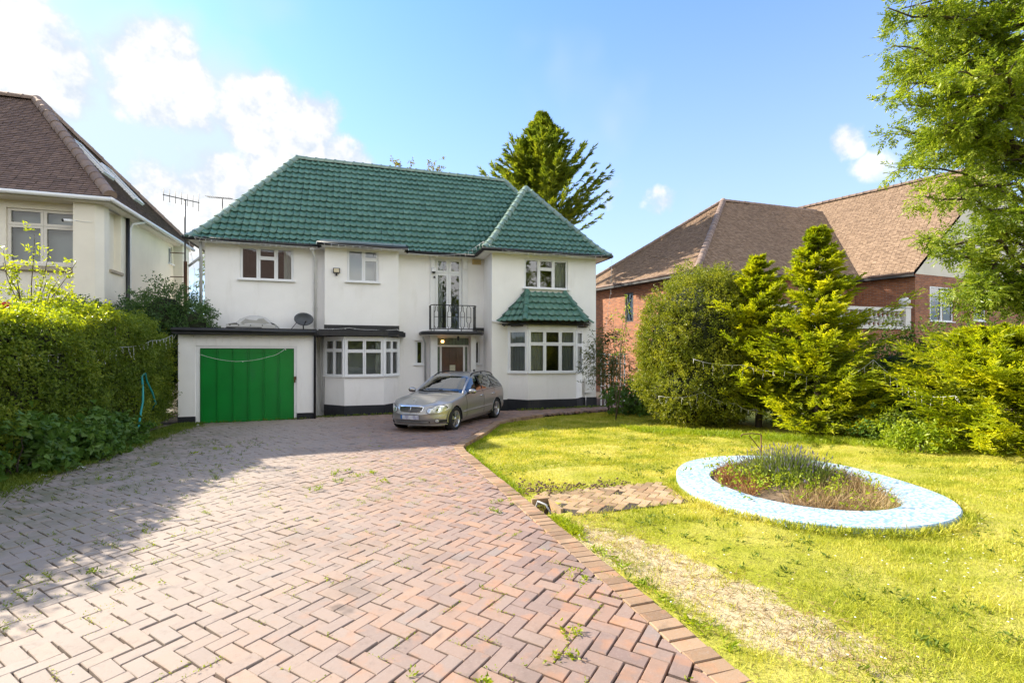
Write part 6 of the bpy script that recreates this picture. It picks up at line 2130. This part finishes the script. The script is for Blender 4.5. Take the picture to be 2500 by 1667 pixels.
lobes += [(9.0, 7.75, 4.05), (9.1, 8.0, 3.7), (8.8, 8.3, 3.1), (9.0, 9.1, 3.0), (9.0, 8.9, 3.5), (8.7, 9.5, 3.2), (9.2, 7.45, 6.6), (9.0, 7.1, 7.6), (9.0, 7.0, 8.3), (9.3, 7.5, 8.5), (9.2, 7.6, 5.4), (9.0, 7.4, 6.9), (9.2, 7.8, 7.4), (9.0, 8.2, 6.2), (9.2, 8.3, 8.2), (9.1, 8.6, 5.0), (9.0, 9.0, 4.2), (8.7, 10.0, 2.7), (9.2, 10.2, 3.6), (8.9, 9.7, 4.6), (9.1, 9.2, 5.6), (9.0, 9.8, 6.6), (9.2, 9.4, 7.6)]
for (zc, xc, z) in lobes:
    tip = V3(zc, xc, z)
    st = np.array((12.7, 5.76, min(8.5, max(2.6, z - .8 - .25 * rng.random()))))
    P = limb_path(st, tip, .10, 6, .05)
    mb.tube(P, list(np.linspace(.055, .010, 7)), 5)
    nb_ = 9
    for q in range(nb_):
        f = .45 + .55 * q / (nb_ - 1)
        i_ = min(5, int(f * 6)); p = P[i_] + (P[i_ + 1] - P[i_]) * (f * 6 - i_)
        d = unit(rng.normal(size=3) * np.array((1, 1, .6)) + unit(tip - st) * .5)
        L = rng.uniform(.22, .52)
        e = p + d * L + np.array((0, 0, -.10 * L))
        mb.tube([p, (p + e) / 2 + np.array((0, 0, .04)), e], [.010, .007, .003], 4)
        for g in np.linspace(.35, 1.0, 4):
            cs.append(p + (e - p) * g); as_.append(unit(d * .5 + rng.normal(size=3) * .6 + np.array((0, 0, -.25))))
mb.build('trunk', M['bark'], ash)
cs, as_ = np.array(cs), np.array(as_)
# each twig end carries compound leaves: pairs of leaflets along a rachis
nlv = 4
Cc = np.repeat(cs, nlv, 0) + rng.normal(size=(len(cs) * nlv, 3)) * .05
Aa = unit(np.repeat(as_, nlv, 0) + .9 * rand_unit(len(cs) * nlv) + np.array((0, 0, -.12)))
kk = 9
u = np.concatenate([np.repeat(np.linspace(.25, .9, 4), 2), [1.0]])
sg = np.array([1, -1] * 4 + [0])
sv = unit(np.cross(Aa, np.array((0, 0, 1.0)) + .5 * rand_unit(len(Aa))))
P = Cc[:, None] + Aa[:, None] * (u * .22)[None, :, None]
D = unit(Aa[:, None] * .75 + sv[:, None] * (sg * .8)[None, :, None] + np.array((0, 0, -.18)) + rng.normal(size=(len(Aa), kk, 3)) * .12)
nrm = unit(np.cross(Aa, sv)); nrm = np.repeat(nrm[:, None], kk, 1)
sc = rng.uniform(.75, 1.2, len(Aa) * kk)
obj_np('crown', *leaf_cards(P.reshape(-1, 3), D.reshape(-1, 3), .080 * sc, .031 * sc, .15, nrm.reshape(-1, 3)), M['ash'], ash)

# ---- behind the house
def upright(n): return 1.0 * (1 - n) ** .55 * (.55 + .45 * np.sin(n * 9 + 1) ** 2)
cypress('tall_conifer', 'tall ragged conifer rising behind the green roof', (10.0, 26.4, -.3), 16.1, 8.6, 330, 'conifer', lean=(.0, 0), taper=1.12, upw=.70, zmin=.54, sprays=34, cards=7, cl=.28, cw=.07,
        outliers=[(.66, -.1, 3.2, .9), (.60, .05, 3.7, .8), (.56, -.2, 4.0, .6), (.70, 3.3, 2.2, 1.0), (.60, 3.2, 3.6, .75), (.70, .1, 2.7, 1.25), (.54, .1, 3.9, .5), (.74, 2.9, 1.6, 1.5), (.80, .4, 1.1, 1.6)])
bush('yellowing_tree', 'yellow leaved treetop just showing over the middle of the green ridge', 'tree', (2.1, 27.6, -.3), [(2.1, 27.6, 12.0, .9, .6, .75), (1.6, 27.6, 11.8, .5, .5, .6)], 60, 9, .15, .08, 'autumn', .4, 'treetops over the ridge', stems=5, shell=.3, trunk_r=.05)
bush('yellowing_tree', 'small yellow leaved treetop over the ridge, right of its twin', 'tree', (3.8, 27.2, -.3), [(3.75, 27.2, 11.9, .45, .5, .9)], 36, 9, .15, .08, 'autumn', .4, 'treetops over the ridge', stems=5, shell=.3, trunk_r=.05)
bush('weeping_tree', 'weeping yellow green tree seen between the two houses', 'tree', (-5.6, 27, -.3), [(-5.9, 27, 5.6, 1.6, 1.2, 2.6), (-5.2, 26.5, 3.5, 1.2, 1.0, 2.5)], 1300, 10, .20, .05, 'willow', .5, stems=8, shell=.4, droop=.9, trunk_r=.12)

# ---- trees across the street, seen only in the window reflections
for k, (lb, x, y, h, r) in enumerate((('street tree opposite the left bay, seen only in reflections', -1.5, -18, 8, 2.4), ('street tree opposite the front door, seen only in reflections', 5, -15, 12.5, 3.2), ('street tree opposite the right wing, seen only in reflections', 13, -14, 12.5, 3.6))):
    bush('street_tree', lb, 'tree', (x, y, .4), [(x, y, h * .60, r, r, h * .42), (x + r * .5, y + .5, h * .40, r * .8, r * .8, h * .33)], 1500, 9, .30, .16, 'hedge', .7, 'trees across the street', stems=7, shell=.5, trunk_r=.2, core=.66)
oh = thing('opposite_house', 'brown roofed brick house across the street, seen only in reflections', 'house', (-12, -22, .4))
mb = MB().box(-17, -4, -26, -20, .2, 7.2); mb.build('wall', M['brick'], oh)
mb = MB().add([(-17.5, -19.5, 7.1), (-3.5, -19.5, 7.1), (-3.5, -26.5, 7.1), (-17.5, -26.5, 7.1), (-14.0, -23, 13.0), (-8.0, -23, 13.0)], [(0, 1, 5, 4), (1, 2, 5), (2, 3, 4, 5), (3, 0, 4)]); mb.build('roof', M['brown_tile'], oh)
for x in (-15.5, -12.5, -9.5):
    mb = MB().box(x, x + 1.4, -20.05, -19.97, 4.6, 6.2); mb.build('window', M['upvc'], oh)
bush('front_hedge', 'low front garden hedge behind the viewer, seen only in reflections', 'hedge', (4, -7.5, .3), [(x, -7.5, .9, 1.6, .8, .9) for x in (-10, -7.5, -5, 3, 5.5, 8, 10.5, 13, 15.5)], 1500, 8, .12, .07, 'hedge', .3, stems=9, core=.8)

# ================================================================== MOSAIC FLOWER BED
bed = thing('flower_bed', 'oval raised flower bed rimmed with pale blue mosaic', 'flower bed', (5.05, 4.6, .15))
bc_ = np.array((5.05, 4.60)); rotb = R(118)
FO = (1.509, -0.051, 0.018, -0.124, 0.13, -0.026, -0.012)
FI = (1.023, -0.017, 0.02, -0.091, 0.108, -0.003, 0.053)
def rad_f(th, c): return c[0] + c[1] * np.cos(th) + c[2] * np.sin(th) + c[3] * np.cos(2 * th) + c[4] * np.sin(2 * th) + c[5] * np.cos(3 * th) + c[6] * np.sin(3 * th)
def bed_pt(th, c, sc=1.0): return bc_ + sc * rad_f(th, c) * np.array((math.cos(th), math.sin(th)))
nth = 96
for (t0, t1) in ((R(192), R(322)), (R(-38), R(192))):
    th = np.linspace(t0 + .003, t1 - .003, nth)
    V = []
    for a in th:
        o_, i_ = bed_pt(a, FO), bed_pt(a, FI)
        zo, zi = float(gz(*o_)) + .050 + .006 * math.sin(a * 3), float(gz(*i_)) + .050 + .006 * math.sin(a * 3)
        n_ = unit(o_ - bc_)
        V += [(*o_, zo - .3), (*o_, zo - .012), (*(o_ - n_ * .012), zo), (*(i_ + n_ * .012), zi), (*i_, zi - .012), (*i_, zi - .2)]
    F = [(6 * i + k, 6 * i + 6 + k, 6 * i + 7 + k, 6 * i + 1 + k) for i in range(nth - 1) for k in range(5)]
    F += [(0, 1, 2, 3, 4, 5), tuple(range(6 * nth - 1, 6 * nth - 7, -1))]
    MB().add(V, F).build('rim', M['mosaic'], bed)
V = [(*bc_, .29)] + [(*bed_pt(a, FI, 1.01), .25) for a in np.linspace(0, 2 * math.pi, 49)[:-1]]
MB().add(V, [(0, 1 + k, 1 + (k + 1) % 48) for k in range(48)]).build('bed_soil', plain('bed_soil', (.20, .135, .08), .95, bump=.9, bscale=20, var=.4), bed)


def in_bed(n, sc=.95):
    th = rng.random(n) * 2 * math.pi; r = np.sqrt(rng.random(n)) * sc
    P = np.array([bed_pt(a, FI, q) for a, q in zip(th, r)])
    return P


def blades(P, z, H, Wd, lean=.4, up=1.0):
    n = len(P)
    B = np.concatenate([P, np.full((n, 1), 0.0) + np.reshape(z, (-1, 1))], 1)
    D = unit(np.stack([rng.normal(size=n) * lean, rng.normal(size=n) * lean, np.full(n, up)], -1))
    return leaf_cards(B, D, H, Wd, .1)


pb = in_bed(7500)
# local axis: 'far-left' end is red-brown weeds, the near-right end straw
ax_u = (pb - bc_) @ np.array((math.cos(rotb), math.sin(rotb)))
left = ax_u > .2
obj_np('dry_weeds', *blades(pb[left], .26, rng.uniform(.06, .18, left.sum()), .007, .7), M['reddry'], bed, kind='stuff')
right = ax_u < -.15
obj_np('dry_straw', *blades(pb[right], .26, rng.uniform(.10, .26, right.sum()), .006, .9), M['straw'], bed, kind='stuff')
lav = thing('lavender', 'overgrown lavender clump in the mosaic flower bed', 'lavender', (5.15, 4.85, .28))
n = 2200
cl_ = np.array((5.15, 4.80)) + rng.normal(size=(n, 2)) * np.array((.26, .26))
hh = rng.uniform(.22, .46, n) * np.exp(-((cl_[:, 0] - 5.15) ** 2 + (cl_[:, 1] - 4.8) ** 2) / .5)
Bq = np.concatenate([cl_, np.full((n, 1), .26)], 1)
Dq = unit(np.concatenate([(cl_ - np.array((5.15, 4.8))) * .9 + rng.normal(size=(n, 2)) * .16, np.ones((n, 1))], 1))
obj_np('stems', *leaf_cards(Bq, Dq, hh, .010, .1), M['lavender'], lav)
selt = rng.random(n) < .14
tip = Bq[selt] + Dq[selt] * hh[selt][:, None]
obj_np('flower_spikes', *leaf_cards(tip - Dq[selt] * .01, Dq[selt], rng.uniform(.04, .07, selt.sum()), .014, .3), M['lav_flower'], lav, kind='stuff')
nn = 260
lc = np.concatenate([np.array((5.0, 4.65)) + rng.normal(size=(nn, 2)) * np.array((.40, .40)), rng.uniform(.28, .42, (nn, 1))], 1)
obj_np('leaves', *clusters(lc, unit(rng.normal(size=(nn, 3)) + (0, 0, .8)), 7, .08, .045, .026, .9), M['weed'], lav)
stk = MB().tube([(5.22, 5.32, .25), (5.22, 5.32, .76)], .008, 5)
stk.tube([(5.22, 5.32, .76), (5.10, 5.36, .775), (4.98, 5.4, .76), (4.96, 5.41, .73)], .007, 5); stk.tube([(5.06, 5.37, .75), (5.20, 5.33, .57)], .007, 5)
stk.build('hanging_hook', M['rust'], label='rusty metal plant hook standing in the flower bed', cat='plant hook')

# ================================================================== LAWN, WEEDS
def lawn_pts(n, y0, y1, x1):
    y = rng.uniform(y0, y1, n)
    kx = kerb_x(y) + .10
    x = kx + rng.random(n) * (x1 - kx)
    ok = np.ones(n, bool)
    # visible wedge only, plus a margin
    ok &= np.arctan2(x, y) < R(67)
    # not on the flower bed or the path
    dxy = np.stack([x, y], -1) - bc_
    ok &= np.hypot(dxy[:, 0], dxy[:, 1]) > rad_f(np.arctan2(dxy[:, 1], dxy[:, 0]), FO) - .02
    onpath = (x < 3.7) & (y > 4.60 + .06 * np.sin(x * 9)) & (y < 5.58 + .08 * np.sin(x * 5))
    ok &= ~(onpath & (rng.random(n) > .12))
    # dry bare strip beside the kerb
    u = x - (3.6 - y) * .18
    k = np.clip(1 - np.abs(u - 2.10) / .54, 0, 1) * np.clip((4.6 - y) / 1.0, 0, 1) * np.clip((y - 1.5) / .8, 0, 1)
    nz = .5 + .5 * np.sin(x * 11 + 3 * np.sin(y * 7)) * np.cos(y * 9 + 2 * np.sin(x * 5))
    nz2 = np.sin(x * 23 + 2 * np.sin(y * 17)) * np.sin(y * 21 + x * 4)
    ok &= rng.random(n) > np.clip(k * 1.05 + (nz - .5) * .9 * (k > .05) - .9 * (nz2 > .35), 0, .95)
    return x[ok], y[ok]


Vg, Fg = [], []
tot = 0
for (n, y0, y1, x1, h0, h1_, wd) in ((120000, 1.1, 4.2, 8.5, .014, .042, .0050), (95000, 4.0, 7.2, 9.6, .016, .042, .0075), (75000, 7.0, 10.6, 9.2, .018, .045, .012), (34000, 10.4, 14.4, 8.6, .022, .055, .018)):
    x, y = lawn_pts(n, y0, y1, x1)
    m = len(x)
    tall = 1 + .8 * (np.sin(x * 5.1 + 1.7 * np.sin(y * 4.3)) * np.sin(y * 6.7 + x * 2) > .80)
    H = rng.uniform(h0, h1_, m) * tall
    th = rng.random(m) * 2 * math.pi
    B = np.stack([x, y, lawn_z(x, y) - .004], -1)
    s_ = np.stack([np.cos(th), np.sin(th), 0 * th], -1) * (wd * rng.uniform(.6, 1.3, m))[:, None]
    tipd = np.stack([rng.normal(size=m) * .55, rng.normal(size=m) * .55, np.ones(m)], -1)
    T = B + tipd * H[:, None]
    Vg.append(np.stack([B - s_ * .5, B + s_ * .5, T], 1).reshape(-1, 3)); Fg.append(np.arange(3 * m).reshape(-1, 3) + tot); tot += 3 * m
obj_np('lawn_grass', np.concatenate(Vg), np.concatenate(Fg), M['grass'], None, label='short dry yellow green lawn grass', cat='grass', kind='stuff')
# ragged grass left uncut against the mosaic rim
th = rng.random(1500) * 2 * math.pi
rr_ = rad_f(th, FO) + .015 + np.abs(rng.normal(size=1500)) * .05
rp = bc_ + np.stack([np.cos(th), np.sin(th)], -1) * rr_[:, None]
Cr = np.stack([rp[:, 0], rp[:, 1], lawn_z(rp[:, 0], rp[:, 1])], -1)
obj_np('rim_grass', *clusters(Cr, unit(rng.normal(size=(1500, 3)) * .4 + np.array((0, 0, 1.1))), 6, .02, .075, .007, .6, 0, .012), M['grass'], None, label='uncut grass fringe around the mosaic flower bed rim', cat='grass', kind='stuff')
# straw thatch on the bare strip
n = 2600
y = rng.uniform(1.7, 4.6, n); x = 2.12 + (3.6 - y) * .18 + rng.normal(size=n) * .28
ok = x > 1.84; x, y = x[ok], y[ok]; m = len(x)
B = np.stack([x, y, lawn_z(x, y) + .004], -1); D = unit(np.stack([rng.normal(size=m), rng.normal(size=m), .18 * np.abs(rng.normal(size=m))], -1))
obj_np('dead_thatch', *leaf_cards(B, D, rng.uniform(.03, .09, m), .004, .1), M['straw'], None, label='dead straw thatch on the bare strip by the kerb', cat='dry grass', kind='stuff')
# daisies and clover heads
x, y = lawn_pts(1500, 1.7, 4.2, 8.0); k_ = rng.random(len(x)) < .12; x, y = x[k_], y[k_]
x = np.concatenate([x, rng.uniform(3.4, 5.5, 60)]); y = np.concatenate([y, rng.uniform(1.7, 2.6, 60)])
m = len(x); B = np.stack([x, y, lawn_z(x, y) + .045], -1)
Vd, Fd = [], []
for q in range(m):
    a = np.linspace(0, 2 * math.pi, 7)[:-1]
    Vd.append(np.stack([B[q, 0] + .006 * np.cos(a), B[q, 1] + .006 * np.sin(a), np.full(6, B[q, 2])], -1)); Fd.append(np.arange(6)[None] + 6 * q)
obj_np('daisies', np.concatenate(Vd), np.concatenate(Fd), M['petal'], None, label='scattered white daisy heads in the lawn', cat='daisies', kind='stuff')


def tufts(n_t, pts, m, Lf, Wf, mat, name, label, cat, spread=.9, h=.0, up=.7, zf=gz, L=.02):
    C = np.stack([pts[:, 0], pts[:, 1], zf(pts[:, 0], pts[:, 1]) + h], -1)
    A = unit(rng.normal(size=(len(C), 3)) * .4 + np.array((0, 0, up)))
    obj_np(name, *clusters(C, A, m, L, Lf, Wf, spread, 0, .012), M[mat], None, label=label, cat=cat, kind='stuff')


# plantains and clover patches in the turf
x, y = lawn_pts(1400, 1.6, 9.5, 8.6)
kk_ = (np.sin(x * 2.1 + 2 * np.sin(y * 1.3)) * np.cos(y * 1.9 + x) > .1); x, y = x[kk_], y[kk_]
Cw = np.stack([x, y, lawn_z(x, y) + .004], -1)
obj_np('lawn_weeds', *clusters(Cw, unit(rng.normal(size=(len(x), 3)) * .3 + np.array((0, 0, .5))), 8, .012, .042, .016, 1.1, 0, .014), M['moss'], None, label='darker plantain and clover weeds dotted through the lawn', cat='weeds', kind='stuff')
# weeds in the paving joints: snapped to joints of the herringbone
jp = bricks[rng.choice(nb, 1500)]
jp = jp[(jp[:, 1] < 12)]
ang = jp[:, 2] + R(90)
J = jp[:, :2] + np.stack([np.cos(ang), np.sin(ang)], -1) * PIT * .5 + np.stack([np.cos(jp[:, 2]), np.sin(jp[:, 2])], -1) * rng.uniform(-.09, .09, len(jp))[:, None]
sel = (rng.random(len(J)) < .22) | ((J[:, 0] < -1.6) & (rng.random(len(J)) < .5))
tufts(0, J[sel & (J[:, 0] > -2.2)], 10, .017, .010, 'weed', 'joint_weeds', 'little bright weeds growing in the paving joints', 'weeds', h=-.010)
Jl = J[J[:, 0] < -1.9]
tufts(0, np.concatenate([Jl, Jl + rng.normal(size=Jl.shape) * .05]), 8, .026, .009, 'moss', 'joint_grass', 'grass and moss in the shaded paving joints by the hedge', 'weeds', h=-.002)
# moss lines along joints
jm = bricks[rng.choice(nb, 1700)]
jm = jm[(jm[:, 1] < 9)]
ang = jm[:, 2] + R(90)
base_ = jm[:, :2] + np.stack([np.cos(ang), np.sin(ang)], -1) * PIT * .5
sel = rng.random(len(base_)) < np.where(base_[:, 0] < -1.5, .9, .45)
lines = np.concatenate([base_[sel] + np.stack([np.cos(jm[sel, 2]), np.sin(jm[sel, 2])], -1) * tq for tq in np.linspace(-.08, .08, 9)])
tufts(0, lines, 5, .012, .007, 'weed', 'joint_moss', 'thin lines of moss in the joints of the paving', 'moss', h=-.008, L=.008)
# bigger clumps
big = np.array([(-.4, 7.4), (-.25, 7.6), (-.1, 7.2), (.15, 7.25), (-.3, 6.9), (-.55, 6.6), (.3, 6.7), (-2.7, 10.6), (-2.9, 10.3), (-2.5, 10.8), (-3.2, 9.2), (-3.5, 8.3), (.95, 2.32), (.55, 2.2), (.2, 2.3), (1.15, 2.5), (1.45, 3.15), (1.35, 4.9), (1.5, 5.2)])
bigp = np.concatenate([big + rng.normal(size=big.shape) * .05 for _ in range(6)])
tufts(0, bigp, 12, .026, .013, 'weed', 'drive_weeds', 'brighter weed clumps scattered over the drive', 'weeds')
# rank grass along hedge foot, kerb and walls
n = 5200
y = rng.uniform(6.5, 15.2, n); x = -4.75 + np.abs(rng.normal(size=n)) * .28 - .15
tufts(0, np.stack([x, y], -1), 6, .085, .010, 'moss', 'verge_grass', 'rank grass along the foot of the hedge', 'grass', .6, up=1.2)
n = 1500
y = np.concatenate([rng.uniform(2.0, 9.2, n), rng.uniform(9.2, 12.8, 500)]); x = kerb_x(y) + .12 + np.abs(rng.normal(size=len(y))) * .06
keep = ~((y > 4.6) & (y < 5.7)) & ~((y < 4.0) & (rng.random(len(y)) < .9))
tufts(0, np.stack([x, y], -1)[keep], 7, .055, .012, 'weed', 'kerb_grass', 'longer grass and weeds against the lawn side of the kerb', 'grass', .8, zf=lawn_z, up=1.0)
n = 700
wx = np.concatenate([rng.uniform(-4.95, -4.3, 300), rng.uniform(-1.4, 1.2, 120), rng.uniform(4.9, 8.2, 200), rng.uniform(-4.3, -1.5, 80)])
wy_ = np.concatenate([15.45 + rng.normal(size=300) * .14, 16.0 + rng.normal(size=120) * .05, 15.3 + rng.normal(size=200) * .12, 15.75 + rng.normal(size=80) * .04])
tufts(0, np.stack([wx, wy_], -1), 7, .07, .011, 'moss', 'wall_foot_weeds', 'weeds along the foot of the garage and house walls', 'weeds', .7, up=1.0)
n = 2600
x = rng.uniform(6.2, 10.4, n); y = 10.35 - (x - 6.2) * 1.15 + rng.normal(size=n) * .35
tufts(0, np.stack([x, y], -1), 6, .11, .010, 'weed', 'border_grass', 'taller unmown grass along the foot of the shrubs', 'grass', .55, zf=lawn_z, up=1.3)
# soil crumbs, turf lumps by the path
n = 260
x = np.concatenate([rng.uniform(1.9, 3.4, 160), rng.uniform(1.8, 2.5, 100)]); y = np.concatenate([5.72 + rng.normal(size=160) * .12, 5.95 + rng.normal(size=100) * .2])
mb = MB()
for a, b in zip(x, y):
    r = rng.uniform(.006, .022); z = float(lawn_z(a, b)) + .02
    mb.lathe([(r * .6, 0), (r, r * .5), (r * .5, r)], (a, b, z), 5)
mb.build('turf_crumbs', plain('dug_soil', (.15, .095, .05), .95, var=.4, vscale=20), label='clods of dug soil along the far edge of the brick path', cat='soil', kind='stuff')
# small litter by the hedge
for k, (x, y, lb) in enumerate(((-4.25, 9.3, 'scrap of white paper on the paving near the hedge'), (-4.45, 8.75, 'second scrap of white litter nearer the left edge'), (-4.3, 15.2, 'pale crumpled scrap on the ground by the garage'))):
    g = float(gz(x, y)) + .01
    MB().add([(x - .05, y - .02, g), (x + .05, y - .03, g + .02), (x + .06, y + .03, g + .01), (x - .03, y + .04, g + .03), (x, y, g + .045)], [(0, 1, 4), (1, 2, 4), (2, 3, 4), (3, 0, 4)]).build('litter_scrap', M['petal'], label=lb, cat='litter', group='litter on the drive')


# ================================================================== ICICLE STRING LIGHTS
def string_lights(label, P, drops, dl=(.08, .22), r=.0045, sag=.0, bulb=True):
    t = thing('string_lights', label, 'string lights', tuple(P[0]), 'icicle string lights')
    P = [np.array(p, float) for p in P]
    path = []
    for a, b in zip(P, P[1:]):
        n = 8
        for i in range(n):
            f = i / n; p = a + (b - a) * f; p = p.copy(); p[2] -= sag * 4 * f * (1 - f); path.append(p)
    path.append(P[-1])
    MB().tube(path, r, 4).build('wire', M['wire'], t)
    seg = np.linalg.norm(np.diff(np.array(path), axis=0), axis=1); cum = np.concatenate([[0], np.cumsum(seg)])
    mb, bb = MB(), MB()
    arr = np.array(path)
    for d in np.linspace(0, cum[-1], drops):
        p = np.array([np.interp(d, cum, arr[:, k]) for k in range(3)])
        L = rng.uniform(*dl)
        q1 = p + np.array((rng.normal() * .012, rng.normal() * .012, -L * .5)); q2 = p + np.array((rng.normal() * .02, rng.normal() * .02, -L))
        mb.tube([p, q1, q2], r * .8, 3)
        for z in np.linspace(.25, 1, 3): bb.lathe([(r * .7, -.016), (r * 1.7, 0), (r * .7, .012)], p + (q2 - p) * z + np.array((.006, 0, 0)), 4)
    mb.build('icicle_strands', M['wire'], t, kind='stuff'); bb.build('bulbs', M['wire'], t, kind='stuff')
    return t


yg = 16.83
string_lights('icicle lights sagging along the gutter of the left wall', [(-5.15, 16.86, 5.50), (-4.4, yg, 5.36), (-3.0, yg, 5.34), (-1.4, yg, 5.34)], 26, (.04, .12), sag=.02)
string_lights('icicle lights along the gutter over the projecting bay', [(-1.38, 16.36, 5.42), (0, 16.34, 5.35), (1.46, 16.36, 5.36)], 14, (.04, .10), sag=.03)
string_lights('icicle lights looped up to the corner of the wing roof', [(1.5, yg, 5.33), (2.6, yg, 5.32), (3.4, 16.6, 5.38), (3.85, 15.70, 5.62)], 16, (.06, .18), sag=.02)
string_lights('icicle lights along the gutter of the right wing', [(3.85, 15.68, 5.62), (4.7, 15.64, 5.36), (6.5, 15.64, 5.36), (8.0, 15.64, 5.38), (8.64, 15.66, 5.55)], 22, (.04, .16), sag=.03)
string_lights('icicle lights hanging down the right corner of the wing', [(8.66, 15.7, 5.4), (8.72, 15.9, 4.2), (8.55, 15.9, 3.1), (8.45, 15.9, 2.2)], 9, (.06, .2))
string_lights('icicle lights under the garage roof edge', [(-5.0, 15.72, 2.42), (-3.2, 15.72, 2.43), (-1.45, 15.72, 2.43)], 19, (.08, .26), r=.0035, sag=.01)
string_lights('single light wire looped across the green garage door', [(-4.44, 15.70, 1.88), (-3.5, 15.68, 1.66), (-2.6, 15.68, 1.80), (-2.2, 15.70, 2.02)], 3, (.01, .02), r=.0045, sag=.04)
string_lights('icicle lights strung from the garage across the hedge', [(-4.98, 15.45, 2.40), (-4.92, 13.9, 2.20), (-4.95, 12.4, 2.02), (-4.98, 11.0, 1.95), (-4.98, 9.2, 1.85)], 26, (.06, .34), r=.0035, sag=.05)
string_lights('white lights tangled on the flat roof over the left bay', [(-1.2, 16.2, 2.66), (-.4, 16.1, 2.70), (.3, 16.25, 2.66), (1.1, 16.3, 2.68)], 8, (.0, .03), r=.005, sag=.02)
string_lights('icicle lights swagged from the round shrub to the tall cypress', [(7.4, 9.55, 1.75), (8.3, 9.0, 1.62), (8.9, 8.5, 1.50), (9.5, 7.5, 1.42), (9.9, 7.2, 1.75)], 18, (.06, .34), r=.0035, sag=.06)
string_lights('icicle lights swagged from the tall cypress to the spreading conifer', [(9.9, 7.2, 1.75), (9.7, 6.5, 1.30), (9.5, 6.0, 1.12), (9.6, 5.6, 1.16)], 12, (.06, .34), r=.0035, sag=.02)
string_lights('icicle lights drooping low across the front of the round shrub', [(6.9, 10.2, .85), (7.6, 9.45, .98), (8.3, 9.2, .72), (8.7, 9.0, .60)], 14, (.04, .26), r=.003, sag=.08)
string_lights('icicle lights hanging down the drainpipe at the left house corner', [(-5.05, 16.95, 5.4), (-4.9, 17.0, 4.4), (-4.88, 17.0, 3.4), (-4.86, 17.0, 2.8)], 7, (.06, .2))
